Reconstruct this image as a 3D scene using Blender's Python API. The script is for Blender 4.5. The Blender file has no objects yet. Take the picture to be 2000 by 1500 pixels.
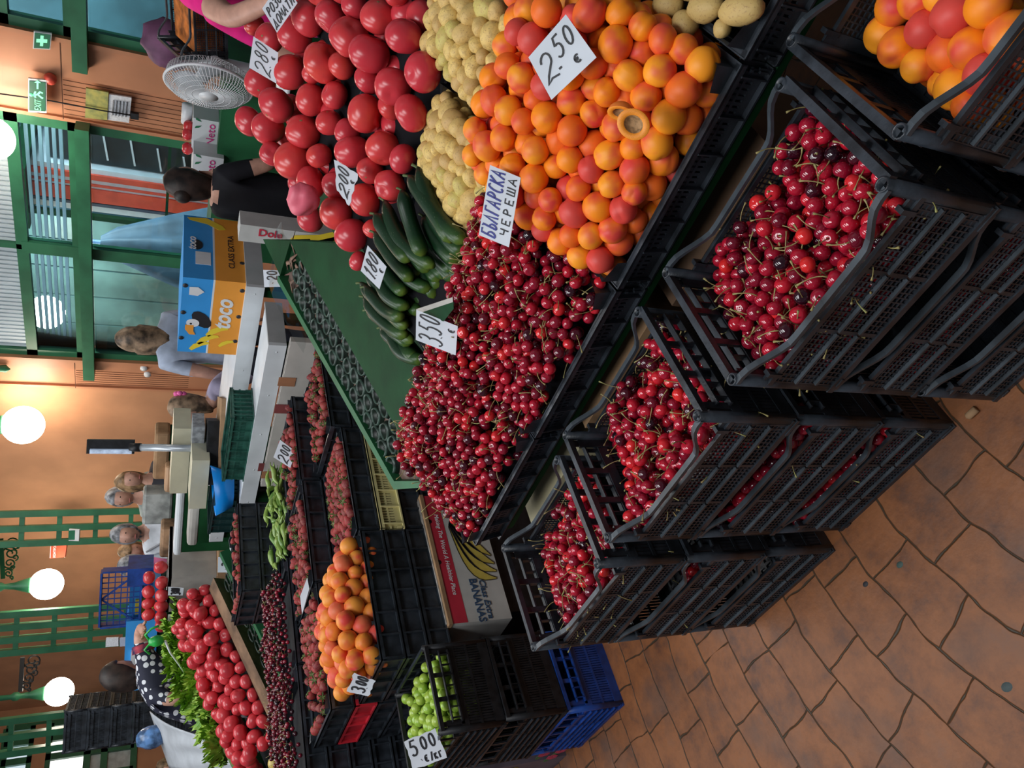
import bpy, bmesh, math, random
import numpy as np
from mathutils import Vector, Matrix, Quaternion, noise as mnoise
PI = math.pi
rnd = random.Random(7)
SC = bpy.context.scene
COL = SC.collection
# ------------------------------------------------------------------ camera model (the room is axis aligned, X along the stall, Y away from the aisle)
FPX, PITCH, ROLL, CAMH, HEAD = 1474.4, math.radians(25.38), math.radians(2.86), 1.549, math.radians(45)
F0 = np.array([-math.sin(HEAD), math.cos(HEAD), 0.0]); R0 = np.array([math.cos(HEAD), math.sin(HEAD), 0.0]); Z0 = np.array([0, 0, 1.0])
CF = math.cos(PITCH)*F0 - math.sin(PITCH)*Z0
CU0 = np.cross(R0, CF)
CR = math.cos(ROLL)*R0 + math.sin(ROLL)*CU0
CU = -math.sin(ROLL)*R0 + math.cos(ROLL)*CU0
CO = np.array([0, 0, CAMH])
def ray(x, y): return CF + CR*((1500-y-750)/FPX) - CU*((x-1000)/FPX)
def pz(x, y, z): d = ray(x, y); return Vector(CO + d*((z-CAMH)/d[2]))
def pb(x, y, b): d = ray(x, y); return Vector(CO + d*(b/d[1]))
def pa(x, y, a): d = ray(x, y); return Vector(CO + d*(a/d[0]))
def pd(x, y, dep): return Vector(CO + ray(x, y)*dep)
def pp(x, y, p0, n):
    d = ray(x, y); n = np.array(n); return Vector(CO + d*(((np.array(p0)-CO)@n)/(d@n)))
def proj(p):
    d = np.asarray(p, float)-CO; z = d@CF
    return np.stack([1000-FPX*(d@CU)/z, 750-FPX*(d@CR)/z], -1), z
cam = bpy.data.cameras.new('camera'); camo = bpy.data.objects.new('camera', cam); COL.objects.link(camo)
cam.sensor_fit = 'HORIZONTAL'; cam.sensor_width = 36; cam.lens = FPX/2000*36; cam.clip_start = .02; cam.clip_end = 200
M = Matrix.Identity(4)
for i, v in enumerate((-CU, CR, -CF)):
    for j in range(3): M[j][i] = v[j]
M.translation = Vector(CO); camo.matrix_world = M
SC.camera = camo

# ------------------------------------------------------------------ materials
MATS = {}
def ramp(nt, stops):
    r = nt.nodes.new('ShaderNodeValToRGB'); e = r.color_ramp.elements
    while len(e) < len(stops): e.new(.5)
    for el, (p, c) in zip(e, stops): el.position = p; el.color = (*c, 1)
    return r
def mat(name, col, rough=.5, spec=.5, metal=0, var=.12, scale=8, col2=None, bump=0, bscale=60, coat=0, emit=None, alpha=None, trans=0, objcol=False, sss=0):
    """noise driven plastic, paint, wood, skin ..."""
    if name in MATS: return MATS[name]
    m = bpy.data.materials.new(name); m.use_nodes = True; nt = m.node_tree; b = nt.nodes['Principled BSDF']
    tc = nt.nodes.new('ShaderNodeTexCoord'); nz = nt.nodes.new('ShaderNodeTexNoise'); nz.inputs['Scale'].default_value = scale; nz.inputs['Detail'].default_value = 3
    nt.links.new(tc.outputs['Object'], nz.inputs['Vector'])
    if objcol:
        oi = nt.nodes.new('ShaderNodeObjectInfo'); mx = nt.nodes.new('ShaderNodeMix'); mx.data_type = 'RGBA'
        rr = ramp(nt, [(.42, (0, 0, 0)), (.68, (1, 1, 1))]); nt.links.new(nz.outputs['Fac'], rr.inputs['Fac'])
        nt.links.new(rr.outputs['Color'], mx.inputs[0]); nt.links.new(oi.outputs['Color'], mx.inputs[6]); mx.inputs[7].default_value = (*(col2 or col), 1)
        nt.links.new(mx.outputs[2], b.inputs['Base Color'])
    else:
        c2 = col2 or tuple(max(0, c*(1-2*var)) for c in col); c1 = col if col2 else tuple(min(1, c*(1+var)) for c in col)
        rr = ramp(nt, [(.35, c2), (.65, c1)]); nt.links.new(nz.outputs['Fac'], rr.inputs['Fac']); nt.links.new(rr.outputs['Color'], b.inputs['Base Color'])
    b.inputs['Roughness'].default_value = rough; b.inputs['Specular IOR Level'].default_value = spec; b.inputs['Metallic'].default_value = metal
    b.inputs['Coat Weight'].default_value = coat; b.inputs['Coat Roughness'].default_value = .08
    if sss: b.inputs['Subsurface Weight'].default_value = sss; b.inputs['Subsurface Radius'].default_value = (.01, .004, .002)
    if trans: b.inputs['Transmission Weight'].default_value = trans
    if alpha is not None: b.inputs['Alpha'].default_value = alpha
    if emit: b.inputs['Emission Color'].default_value = (*emit[0], 1); b.inputs['Emission Strength'].default_value = emit[1]
    if bump:
        bn = nt.nodes.new('ShaderNodeBump'); n2 = nt.nodes.new('ShaderNodeTexNoise'); n2.inputs['Scale'].default_value = bscale; n2.inputs['Detail'].default_value = 2
        nt.links.new(tc.outputs['Object'], n2.inputs['Vector']); nt.links.new(n2.outputs['Fac'], bn.inputs['Height']); bn.inputs['Strength'].default_value = bump; bn.inputs['Distance'].default_value = .01
        nt.links.new(bn.outputs['Normal'], b.inputs['Normal'])
    MATS[name] = m
    return m
def glass_mat(name, tint=(.8, .9, .92), refl=.12):
    if name in MATS: return MATS[name]
    m = bpy.data.materials.new(name); m.use_nodes = True; nt = m.node_tree; nt.nodes.clear()
    o = nt.nodes.new('ShaderNodeOutputMaterial'); mx = nt.nodes.new('ShaderNodeMixShader'); t = nt.nodes.new('ShaderNodeBsdfTransparent'); g = nt.nodes.new('ShaderNodeBsdfGlossy')
    nz = nt.nodes.new('ShaderNodeTexNoise'); nz.inputs['Scale'].default_value = 2; rr = ramp(nt, [(.3, tuple(c*.92 for c in tint)), (.7, tint)])
    nt.links.new(nz.outputs['Fac'], rr.inputs['Fac']); nt.links.new(rr.outputs['Color'], t.inputs['Color'])
    g.inputs['Roughness'].default_value = .03; fr = nt.nodes.new('ShaderNodeFresnel'); fr.inputs['IOR'].default_value = 1.45
    nt.links.new(fr.outputs[0], mx.inputs[0]); nt.links.new(t.outputs[0], mx.inputs[1]); nt.links.new(g.outputs[0], mx.inputs[2]); nt.links.new(mx.outputs[0], o.inputs[0])
    MATS[name] = m
    return m

# ------------------------------------------------------------------ mesh builder
class MB:
    def __init__(s): s.v = []; s.f = []; s.m = []; s.sm = []; s.mi = 0
    def add(s, vs, fs, smooth=False):
        b = len(s.v); s.v += [tuple(p) for p in vs]
        for f in fs: s.f.append(tuple(b+i for i in f)); s.m.append(s.mi); s.sm.append(smooth)
        return s
    def box(s, x0, x1, y0, y1, z0, z1):
        v = [(x, y, z) for z in (z0, z1) for y in (y0, y1) for x in (x0, x1)]
        return s.add(v, [(0, 2, 3, 1), (4, 5, 7, 6), (0, 1, 5, 4), (2, 6, 7, 3), (0, 4, 6, 2), (1, 3, 7, 5)])
    def cbox(s, c, sx, sy, sz): return s.box(c[0]-sx/2, c[0]+sx/2, c[1]-sy/2, c[1]+sy/2, c[2]-sz/2, c[2]+sz/2)
    def hexa(s, bot, top):
        return s.add(list(bot)+list(top), [(3, 2, 1, 0), (4, 5, 6, 7), (0, 1, 5, 4), (1, 2, 6, 5), (2, 3, 7, 6), (3, 0, 4, 7)])
    def slab(s, quad, n, t):
        n = Vector(n).normalized()*t; q = [Vector(p) for p in quad]
        return s.hexa(q, [p+n for p in q])
    def bar(s, p0, p1, w, h, up=(0, 0, 1)):
        p0, p1 = Vector(p0), Vector(p1); d = (p1-p0).normalized(); u = Vector(up)
        if abs(d.dot(u)) > .99: u = Vector((0, 1, 0))
        sd = d.cross(u).normalized(); u = sd.cross(d)
        q = lambda p: [p+sd*a*w/2+u*b*h/2 for a, b in ((-1, -1), (1, -1), (1, 1), (-1, 1))]
        return s.hexa(q(p0), q(p1))
    def tube(s, pts, r, n=8, cap=True, smooth=True, flat=1.0):
        pts = [Vector(p) for p in pts]; k = len(pts); rs = r if isinstance(r, (list, tuple)) else [r]*k
        vs = []; prev = None
        for i, p in enumerate(pts):
            t = (pts[min(i+1, k-1)]-pts[max(i-1, 0)])
            t = t.normalized() if t.length > 1e-9 else Vector((0, 0, 1))
            a = prev if prev is not None else (Vector((0, 0, 1)) if abs(t.z) < .9 else Vector((1, 0, 0)))
            b1 = t.cross(a).normalized(); a = b1.cross(t).normalized(); prev = a
            for j in range(n):
                an = 2*PI*j/n; vs.append(p+(a*math.cos(an)*flat+b1*math.sin(an))*rs[i])
        fs = [(i*n+j, i*n+(j+1) % n, (i+1)*n+(j+1) % n, (i+1)*n+j) for i in range(k-1) for j in range(n)]
        if cap: fs += [tuple(reversed(range(n))), tuple((k-1)*n+j for j in range(n))]
        return s.add(vs, fs, smooth)
    def lathe(s, prof, c=(0, 0, 0), n=16, axis='z', smooth=True):
        vs = []
        for r, h in prof:
            for j in range(n):
                a = 2*PI*j/n; p = (r*math.cos(a), r*math.sin(a), h)
                if axis == 'y': p = (p[0], p[2], p[1])
                if axis == 'x': p = (p[2], p[0], p[1])
                vs.append((p[0]+c[0], p[1]+c[1], p[2]+c[2]))
        k = len(prof); fs = [(i*n+j, i*n+(j+1) % n, (i+1)*n+(j+1) % n, (i+1)*n+j) for i in range(k-1) for j in range(n)]
        return s.add(vs, fs, smooth)
    def ball(s, c, r, n=12, m=8, fn=None, smooth=True):
        rx, ry, rz = r if isinstance(r, (tuple, list)) else (r, r, r); vs = []
        for i in range(m+1):
            th = PI*i/m
            for j in range(n):
                ph = 2*PI*j/n; d = Vector((math.sin(th)*math.cos(ph), math.sin(th)*math.sin(ph), math.cos(th)))
                k = fn(d) if fn else 1
                vs.append((c[0]+d.x*rx*k, c[1]+d.y*ry*k, c[2]+d.z*rz*k))
        fs = []
        for i in range(m):
            for j in range(n):
                a, b, e, f = i*n+j, i*n+(j+1) % n, (i+1)*n+(j+1) % n, (i+1)*n+j
                if i == 0: fs.append((a, f, e))
                elif i == m-1: fs.append((a, f, b))
                else: fs.append((a, f, e, b))
        return s.add(vs, fs, smooth)
    def poly(s, pts, n=None, t=0):
        """flat polygon, optionally with thickness"""
        pts = [Vector(p) for p in pts]; k = len(pts)
        if not t: return s.add(pts, [tuple(range(k))])
        n = Vector(n)*t
        return s.add(pts+[p+n for p in pts], [tuple(reversed(range(k))), tuple(range(k, 2*k))]+[(i, (i+1) % k, k+(i+1) % k, k+i) for i in range(k)])
    def mesh(s, name, mats):
        me = bpy.data.meshes.new(name); me.from_pydata(s.v, [], s.f)
        for m in (mats if isinstance(mats, (list, tuple)) else [mats]): me.materials.append(m)
        me.polygons.foreach_set('material_index', s.m); me.polygons.foreach_set('use_smooth', s.sm); me.update()
        return me
    def build(s, name, mats, parent=None, loc=None):
        o = bpy.data.objects.new(name, s.mesh(name, mats)); COL.objects.link(o)
        if parent: o.parent = parent
        if loc is not None: o.location = loc
        return o
def tag(o, label=None, cat=None, group=None, kind=None):
    if label: o['label'] = label
    if cat: o['category'] = cat
    if group: o['group'] = group
    if kind: o['kind'] = kind
    return o
def struct(o): o['kind'] = 'structure'; return o
def empty(name, loc=(0, 0, 0), rz=0, label=None, cat=None, group=None):
    o = bpy.data.objects.new(name, None); COL.objects.link(o); o.location = loc; o.rotation_euler = (0, 0, rz); o.empty_display_size = .05
    return tag(o, label, cat, group)
def newobj(name, me, parent=None, mw=None, color=None):
    o = bpy.data.objects.new(name, me); COL.objects.link(o)
    if parent: o.parent = parent
    if mw is not None: o.matrix_world = mw
    if color: o.color = (*color, 1)
    return o
def copy_tree(o, parent=None):
    c = o.copy(); COL.objects.link(c)
    if parent: c.parent = parent
    for ch in list(o.children): copy_tree(ch, c)
    return c
def frame(o, x, y):
    """matrix with origin o, x axis along x and y axis near y"""
    x = Vector(x).normalized(); y = Vector(y); z = x.cross(y).normalized(); y = z.cross(x)
    m = Matrix((x, y, z)).transposed().to_4x4(); m.translation = Vector(o); return m
def text(body, size, mw, m, parent, name='lettering', align='LEFT', ext=.0006, sx=1, shear=0, bold=0):
    c = bpy.data.curves.new(name, 'FONT'); c.body = body; c.size = size; c.align_x = align; c.extrude = ext; c.shear = shear; c.offset = bold
    c.materials.append(m); c.resolution_u = 3
    t_ = bpy.data.objects.new(name, c); COL.objects.link(t_); bpy.context.view_layer.update()
    me = bpy.data.meshes.new_from_object(t_.evaluated_get(bpy.context.evaluated_depsgraph_get())); bpy.data.objects.remove(t_); me.name = name
    me.transform(mw @ Matrix.Diagonal((sx, 1, 1, 1)))
    o = bpy.data.objects.new(name, me); COL.objects.link(o); o.parent = parent
    bpy.context.view_layer.update(); o.matrix_parent_inverse = parent.matrix_world.inverted()
    return o
# the far stalls are laid out in a smaller model space and set back as a whole (uniform scale about one point)
KS = 1.17; FLZ = CAMH*(1-1/KS)
_mark = []
def far_begin(): _mark.append(set(o.name for o in bpy.data.objects))
def far_end():
    old = _mark.pop(); bpy.context.view_layer.update(); C0 = Vector(CO)
    T = Matrix.Translation(C0) @ Matrix.Scale(KS, 4) @ Matrix.Translation(-C0)
    for o in list(bpy.data.objects):
        if o.name not in old and o.parent is None and o.type in ('MESH', 'EMPTY'): o.matrix_world = T @ o.matrix_world
    bpy.context.view_layer.update()
def legs(pts, w, m, parent, z0=None):
    for x, y, z in pts:
        q = MB().box(x-w, x+w, y-w, y+w, 0 if z0 is None else z0, z).build('leg', m, parent)
        bpy.context.view_layer.update(); q.matrix_parent_inverse = parent.matrix_world.inverted()
# hand written strokes: polylines in a unit box (x right, y up)
def arc(cx, cy, rx, ry, a0, a1, n=9): return [(cx+rx*math.cos(math.radians(a0+(a1-a0)*i/n)), cy+ry*math.sin(math.radians(a0+(a1-a0)*i/n))) for i in range(n+1)]
GL = {
 '0': [arc(.5, .5, .34, .48, 100, 460, 14)], '1': [[(.15, .7), (.5, 1), (.5, 0)]],
 '2': [arc(.5, .72, .36, .27, 170, -30, 9)+[(.3, .25), (.08, .0), (.45, .1), (.95, .02)]],
 '3': [arc(.45, .75, .33, .24, 150, -80, 8)+arc(.45, .26, .4, .27, 80, -150, 9)],
 '5': [[(.85, .97), (.3, .97), (.2, .58)]+arc(.45, .3, .38, .31, 110, -140, 9)],
 '7': [[(.1, .95), (.9, .97), (.4, 0)], [(.3, .5), (.8, .52)]], '8': [arc(.5, .75, .28, .24, -90, 270, 10), arc(.5, .26, .37, .26, 90, 450, 10)],
 '.': [[(.4, .02), (.55, .06)]], '€': [arc(.6, .5, .4, .42, 55, 305, 8), [(.1, .58), (.7, .58)], [(.1, .42), (.65, .42)]], '/': [[(.2, -.05), (.8, 1.05)]],
 'К': [[(.15, 1), (.15, 0)], [(.8, 1), (.18, .5), (.85, 0)]], 'к': [[(.2, .65), (.2, 0)], [(.7, .65), (.22, .33), (.75, 0)]], 'г': [[(.2, 0), (.2, .65), (.75, .65)]],
 'Б': [[(.85, .98), (.18, .98), (.18, 0)]+arc(.3, .27, .5, .27, -90, 90, 6)+[(.18, .54)]], 'Ъ': [[(.0, .98), (.3, .98), (.3, 0)]+arc(.4, .25, .45, .25, -90, 90, 6)+[(.3, .5)]],
 'Л': [[(.05, 0), (.45, 1), (.85, 0)]], 'Г': [[(.2, 0), (.2, .98), (.85, .98)]], 'А': [[(.05, 0), (.45, 1), (.85, 0)], [(.22, .38), (.7, .38)]],
 'Р': [[(.2, 0), (.2, .98)]+arc(.3, .72, .45, .26, 90, -90, 6)+[(.2, .46)]], 'С': [arc(.55, .5, .42, .5, 50, 310, 9)],
 'Ч': [[(.15, 1), (.18, .55), (.8, .5)], [(.8, 1), (.8, 0)]], 'Е': [[(.8, .98), (.2, .98), (.2, 0), (.85, 0)], [(.2, .5), (.7, .5)]],
 'Ш': [[(.1, 1), (.1, 0), (.9, 0), (.9, 1)], [(.5, 1), (.5, 0)]], 'О': [arc(.5, .5, .38, .5, 90, 450, 12)],
 'З': [arc(.45, .75, .33, .24, 150, -80, 8)+arc(.45, .26, .4, .27, 80, -150, 9)], 'И': [[(.1, 1), (.1, 0), (.85, 1), (.85, 0)]], 'В': [[(.2, 0), (.2, 1)]+arc(.3, .75, .4, .25, 90, -90, 6)+arc(.3, .25, .5, .25, 90, -90, 6)+[(.2, 0)]],
 'Д': [[(.0, -.1), (.1, .05), (.9, .05), (1, -.1)], [(.2, .05), (.45, 1), (.8, .05)]], 'М': [[(.05, 0), (.15, 1), (.5, .3), (.85, 1), (.95, 0)]], 'Т': [[(.05, .98), (.95, .98)], [(.5, .98), (.5, 0)]], '-': [[(.2, .5), (.8, .5)]], '·': [[(.45, .48), (.55, .52)]],
}
def ribbon(mb, pts, w, lift):
    """flat pen stroke through 3D points, lifted off the card along lift"""
    lift = Vector(lift); pts = [Vector(p) for p in pts]; n = len(pts); vs = []
    for i, p in enumerate(pts):
        t = (pts[min(i+1, n-1)]-pts[max(i-1, 0)]).normalized(); s = t.cross(lift).normalized()*w/2
        vs += [p+s+lift*.0004, p-s+lift*.0004, p+s+lift*.0011, p-s+lift*.0011]
    fs = []
    for i in range(n-1):
        a, b = i*4, (i+1)*4
        fs += [(a+2, a+3, b+3, b+2), (a, a+2, b+2, b), (a+1, b+1, b+3, a+3)]
    mb.add(vs, fs)
def card(name, q, words, label, cat='price sign', m=None, ink=None, torn=0, t=.0012, group=None):
    """paper card with corners q (TL TR BR BL as read); words = [(string, x0, y0, char w, char h, pen)] in card units, y up"""
    q = [Vector(p) for p in q]; c = sum(q, Vector())/4; n = (q[1]-q[0]).cross(q[3]-q[0]).normalized()
    if n.dot(Vector(CO)-c) < 0: n = -n
    B = lambda u, v: (q[3]*(1-u)+q[2]*u)*(1-v)+(q[0]*(1-u)+q[1]*u)*v
    rr = random.Random(hash(label) % 9999 if False else sum(map(ord, label)))
    edge = []
    k = 6
    for (a, b) in (((0, 1), (1, 1)), ((1, 1), (1, 0)), ((1, 0), (0, 0)), ((0, 0), (0, 1))):
        for i in range(k):
            f = i/k; u = a[0]+(b[0]-a[0])*f; v = a[1]+(b[1]-a[1])*f
            j = (rr.uniform(-1, 1)*torn if i else 0)
            edge.append(B(u+(j if a[0] == b[0] else 0), v+(j if a[1] == b[1] else 0))-c)
    mb = MB(); mb.poly(edge, -n, t)
    o = mb.build(name, m or mat('white_card', (.72, .76, .82), .6, var=.05), loc=c); tag(o, label, cat, group)
    lb = MB()
    for w in words:
        s, x0, y0, cw, ch, pen = w[:6]; sl = w[6] if len(w) > 6 else 0
        for i, chx in enumerate(s):
            for st in GL.get(chx, []):
                ribbon(lb, [B(x0+(i*1.15+a)*cw+b*sl, y0+b*ch+(w[7]*i if len(w) > 7 else 0))-c for a, b in st], pen, n)
    if lb.v: lb.build('handwriting', ink or mat('black_ink', (.015, .015, .02), .5), o)
    return o
# ------------------------------------------------------------------ base materials
BLK = mat('black_plastic', (.012, .013, .016), .5, .4, var=.3, scale=30, bump=.05, bscale=300)
SHEEN = mat('scuffed_plastic', (.05, .062, .074), .4, .5, var=.25, scale=14)  # lighter copy of the black plastic: sheen on ribs and rims as colour
BLK2 = mat('black_plastic_worn', (.028, .035, .045), .36, .5, var=.3, scale=20, bump=.06, bscale=200)
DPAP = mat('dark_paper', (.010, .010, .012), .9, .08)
GRN = mat('green_paint', (.018, .12, .045), .5, .35, var=.15, scale=5, bump=.05, bscale=40)
GRNF = mat('green_frame_paint', (.03, .17, .08), .4, .5, var=.12, scale=5)
GRND = mat('dark_green_paint', (.0055, .048, .015), .62, .14, var=.15, scale=6, bump=.05, bscale=40)
WHT = mat('white_paint', (.66, .7, .73), .45, .5, var=.06, scale=6)
WHP = mat('white_plastic', (.7, .72, .74), .35, .5, var=.04)
CARD = mat('brown_cardboard', (.36, .22, .12), .8, .2, var=.12, scale=14)
GRYC = mat('grey_cardboard', (.4, .38, .35), .8, .2, var=.06, scale=10)
WOOD = mat('brown_wood', (.2, .12, .07), .6, .3, var=.25, scale=9, bump=.1, bscale=50)
OCH = mat('ochre_plaster', (.58, .29, .155), .75, .25, var=.07, scale=2.2, bump=.06, bscale=30)
PANEL = mat('orange_panel', (.55, .245, .13), .42, .4, var=.05, scale=3)
LINE = mat('dark_joint', (.12, .05, .03), .7, .2)
BLUEP = mat('blue_plastic', (.012, .06, .3), .38, .5, var=.2, scale=20)
INK = mat('black_ink', (.015, .015, .02), .5)
DKGLASS = glass_mat('window_glass', (.72, .86, .9))
SKIN = mat('skin', (.55, .3, .22), .5, .4, var=.08, scale=20)

# ------------------------------------------------------------------ floor: stamped terracotta paving in fanned rows
def floor_mat():
    m = bpy.data.materials.new('stamped_terracotta'); m.use_nodes = True; nt = m.node_tree; L = nt.links; N = nt.nodes; b = N['Principled BSDF']
    def mth(op, a, c=None, d=None):
        n = N.new('ShaderNodeMath'); n.operation = op
        for i, x in enumerate((a, c, d)):
            if x is None: continue
            if isinstance(x, (int, float)): n.inputs[i].default_value = x
            else: L.new(x, n.inputs[i])
        return n.outputs[0]
    tc = N.new('ShaderNodeTexCoord'); mp = N.new('ShaderNodeMapping'); mp.inputs['Location'].default_value = (.2, -.7, 0); L.new(tc.outputs['Object'], mp.inputs[0])
    wn = N.new('ShaderNodeTexNoise'); wn.inputs['Scale'].default_value = 6; wn.inputs['Detail'].default_value = 2; L.new(mp.outputs[0], wn.inputs['Vector'])
    wob = mth('MULTIPLY', mth('SUBTRACT', wn.outputs['Fac'], .5), .05)
    sx = N.new('ShaderNodeSeparateXYZ'); L.new(mp.outputs[0], sx.inputs[0])
    r = mth('ADD', mth('SQRT', mth('ADD', mth('MULTIPLY', sx.outputs[0], sx.outputs[0]), mth('MULTIPLY', sx.outputs[1], sx.outputs[1]))), wob)
    row = mth('DIVIDE', mth('SUBTRACT', r, .015), .1365); ri = mth('FLOOR', row); rf = mth('FRACT', row)
    wnz = N.new('ShaderNodeTexWhiteNoise'); wnz.noise_dimensions = '1D'; L.new(ri, wnz.inputs['W'])
    ang = mth('ARCTAN2', sx.outputs[1], sx.outputs[0])
    al = mth('ADD', mth('DIVIDE', mth('MULTIPLY', ang, mth('MULTIPLY', mth('ADD', ri, .5), .1365)), .185), mth('MULTIPLY', wnz.outputs['Value'], 7))
    al = mth('ADD', al, mth('MULTIPLY', wob, 5)); ai = mth('FLOOR', al); af = mth('FRACT', al)
    d1 = mth('MULTIPLY', mth('MINIMUM', rf, mth('SUBTRACT', 1, rf)), .1365)
    d2 = mth('MULTIPLY', mth('MINIMUM', af, mth('SUBTRACT', 1, af)), .185)
    n3 = N.new('ShaderNodeTexNoise'); n3.inputs['Scale'].default_value = 25; L.new(tc.outputs['Object'], n3.inputs['Vector'])
    d = mth('ADD', mth('MINIMUM', d1, d2), mth('MULTIPLY', mth('SUBTRACT', n3.outputs['Fac'], .5), .006))
    mr = N.new('ShaderNodeMapRange'); mr.interpolation_type = 'SMOOTHSTEP'; L.new(d, mr.inputs[0]); mr.inputs[1].default_value = .0002; mr.inputs[2].default_value = .0036
    joint = mr.outputs[0]
    cmb = N.new('ShaderNodeCombineXYZ'); L.new(ri, cmb.inputs[0]); L.new(ai, cmb.inputs[1])
    w3 = N.new('ShaderNodeTexWhiteNoise'); w3.noise_dimensions = '3D'; L.new(cmb.outputs[0], w3.inputs['Vector'])
    n1 = N.new('ShaderNodeTexNoise'); n1.inputs['Scale'].default_value = 11; n1.inputs['Detail'].default_value = 8; n1.inputs['Roughness'].default_value = .72; L.new(tc.outputs['Object'], n1.inputs['Vector'])
    r1 = ramp(nt, [(.3, (.085, .038, .024)), (.46, (.185, .068, .026)), (.6, (.24, .088, .031)), (.78, (.2, .086, .045))])
    L.new(mth('ADD', n1.outputs['Fac'], mth('MULTIPLY', mth('SUBTRACT', w3.outputs['Value'], .5), .1)), r1.inputs['Fac'])
    n4 = N.new('ShaderNodeTexNoise'); n4.inputs['Scale'].default_value = 5; n4.inputs['Detail'].default_value = 4; L.new(tc.outputs['Object'], n4.inputs['Vector'])
    r4 = ramp(nt, [(.5, (0, 0, 0)), (.72, (.55, .55, .55))]); L.new(n4.outputs['Fac'], r4.inputs['Fac'])
    mg = N.new('ShaderNodeMix'); mg.data_type = 'RGBA'; L.new(r4.outputs['Color'], mg.inputs[0]); L.new(r1.outputs['Color'], mg.inputs[6]); mg.inputs[7].default_value = (.09, .062, .052, 1)
    mx = N.new('ShaderNodeMix'); mx.data_type = 'RGBA'; L.new(joint, mx.inputs[0]); mx.inputs[6].default_value = (.04, .03, .018, 1); L.new(mg.outputs[2], mx.inputs[7])
    L.new(mx.outputs[2], b.inputs['Base Color']); b.inputs['Roughness'].default_value = .5; b.inputs['Specular IOR Level'].default_value = .35
    n5 = N.new('ShaderNodeTexNoise'); n5.inputs['Scale'].default_value = 45; n5.inputs['Detail'].default_value = 5; L.new(tc.outputs['Object'], n5.inputs['Vector'])
    bp = N.new('ShaderNodeBump'); bp.inputs['Strength'].default_value = .7; bp.inputs['Distance'].default_value = .006; L.new(mth('ADD', joint, mth('MULTIPLY', n5.outputs['Fac'], .35)), bp.inputs['Height']); L.new(bp.outputs[0], b.inputs['Normal'])
    return m
struct(MB().box(-16, 4, -3, 10, -.05, 0).build('floor', floor_mat()))
for (x, y, r, c) in ((1690, 1141, .009, (.02, .02, .024)), (1757, 1103, .010, (.04, .075, .065)), (1966, 1342, .013, (.045, .065, .065))):
    p = pz(x, y, .0005); o = MB().lathe([(0, .0018), (r*.7, .0016), (r, 0)], (0, 0, 0), 10).build('chewing_gum', mat('old_gum%d' % x, c, .7), loc=(p.x, p.y, 0))
    o.scale = (1, .7, 1)
    tag(o, {1690: 'flat dark spot of trodden chewing gum on a terracotta paver', 1757: 'small green blob stuck at a paver joint', 1966: 'grey green blob stuck on the paving far from the crates'}[x], 'gum')

p = pz(1897, 806, .011); tag(MB().lathe([(0, -.018), (.008, -.012), (.008, .012), (0, .012)], n=14, axis='x').build('cork', CARD, loc=(p.x, p.y, .0082)), 'small brown cork on the paving beside the bottom cherry crate', 'cork')
# ------------------------------------------------------------------ facade wall at Y = 6.3
YF = 6.3
def wall_rect(name, x0, x1, z0, z1, y0=YF, th=.12, m=PANEL):
    return struct(MB().box(min(x0, x1), max(x0, x1), y0, y0+th, z0, z1).build(name, m))
def pillar(name, x0, x1, x_step, m=PANEL):
    """panelled pillar with a stepped profile and fine joints"""
    mb = MB(); mb.box(x0, x1, YF, YF+.16, 0, 3.7)
    mb.box(x_step, x1, YF-.05, YF, 0, 3.7); mb.box(x1-.035, x1, YF-.075, YF-.05, 0, 3.7); mb.box(x0, x0+.03, YF-.03, YF, 0, 3.7)
    mb.mi = 1
    for z in (2.28,): mb.box(x0+.03, x1, YF-.053, YF-.0505, z, z+.006)
    n = 8
    for i in range(n):
        xx = x0+.05+(x_step-x0-.06)*i/n; mb.box(xx, xx+.0035, YF-.003, YF, 1.2, 2.28)
    return struct(mb.build(name, [m, LINE]))
pillar('trim_1', -3.58, -2.89, -3.2)
pillar('trim_2', -6.66, -6.2, -6.35)
wall_rect('wall_back', -16, -6.66, 0, 5.0, m=OCH)
wall_rect('wall_over_windows', -6.66, 3.5, 3.7, 5.0, m=OCH)
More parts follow.
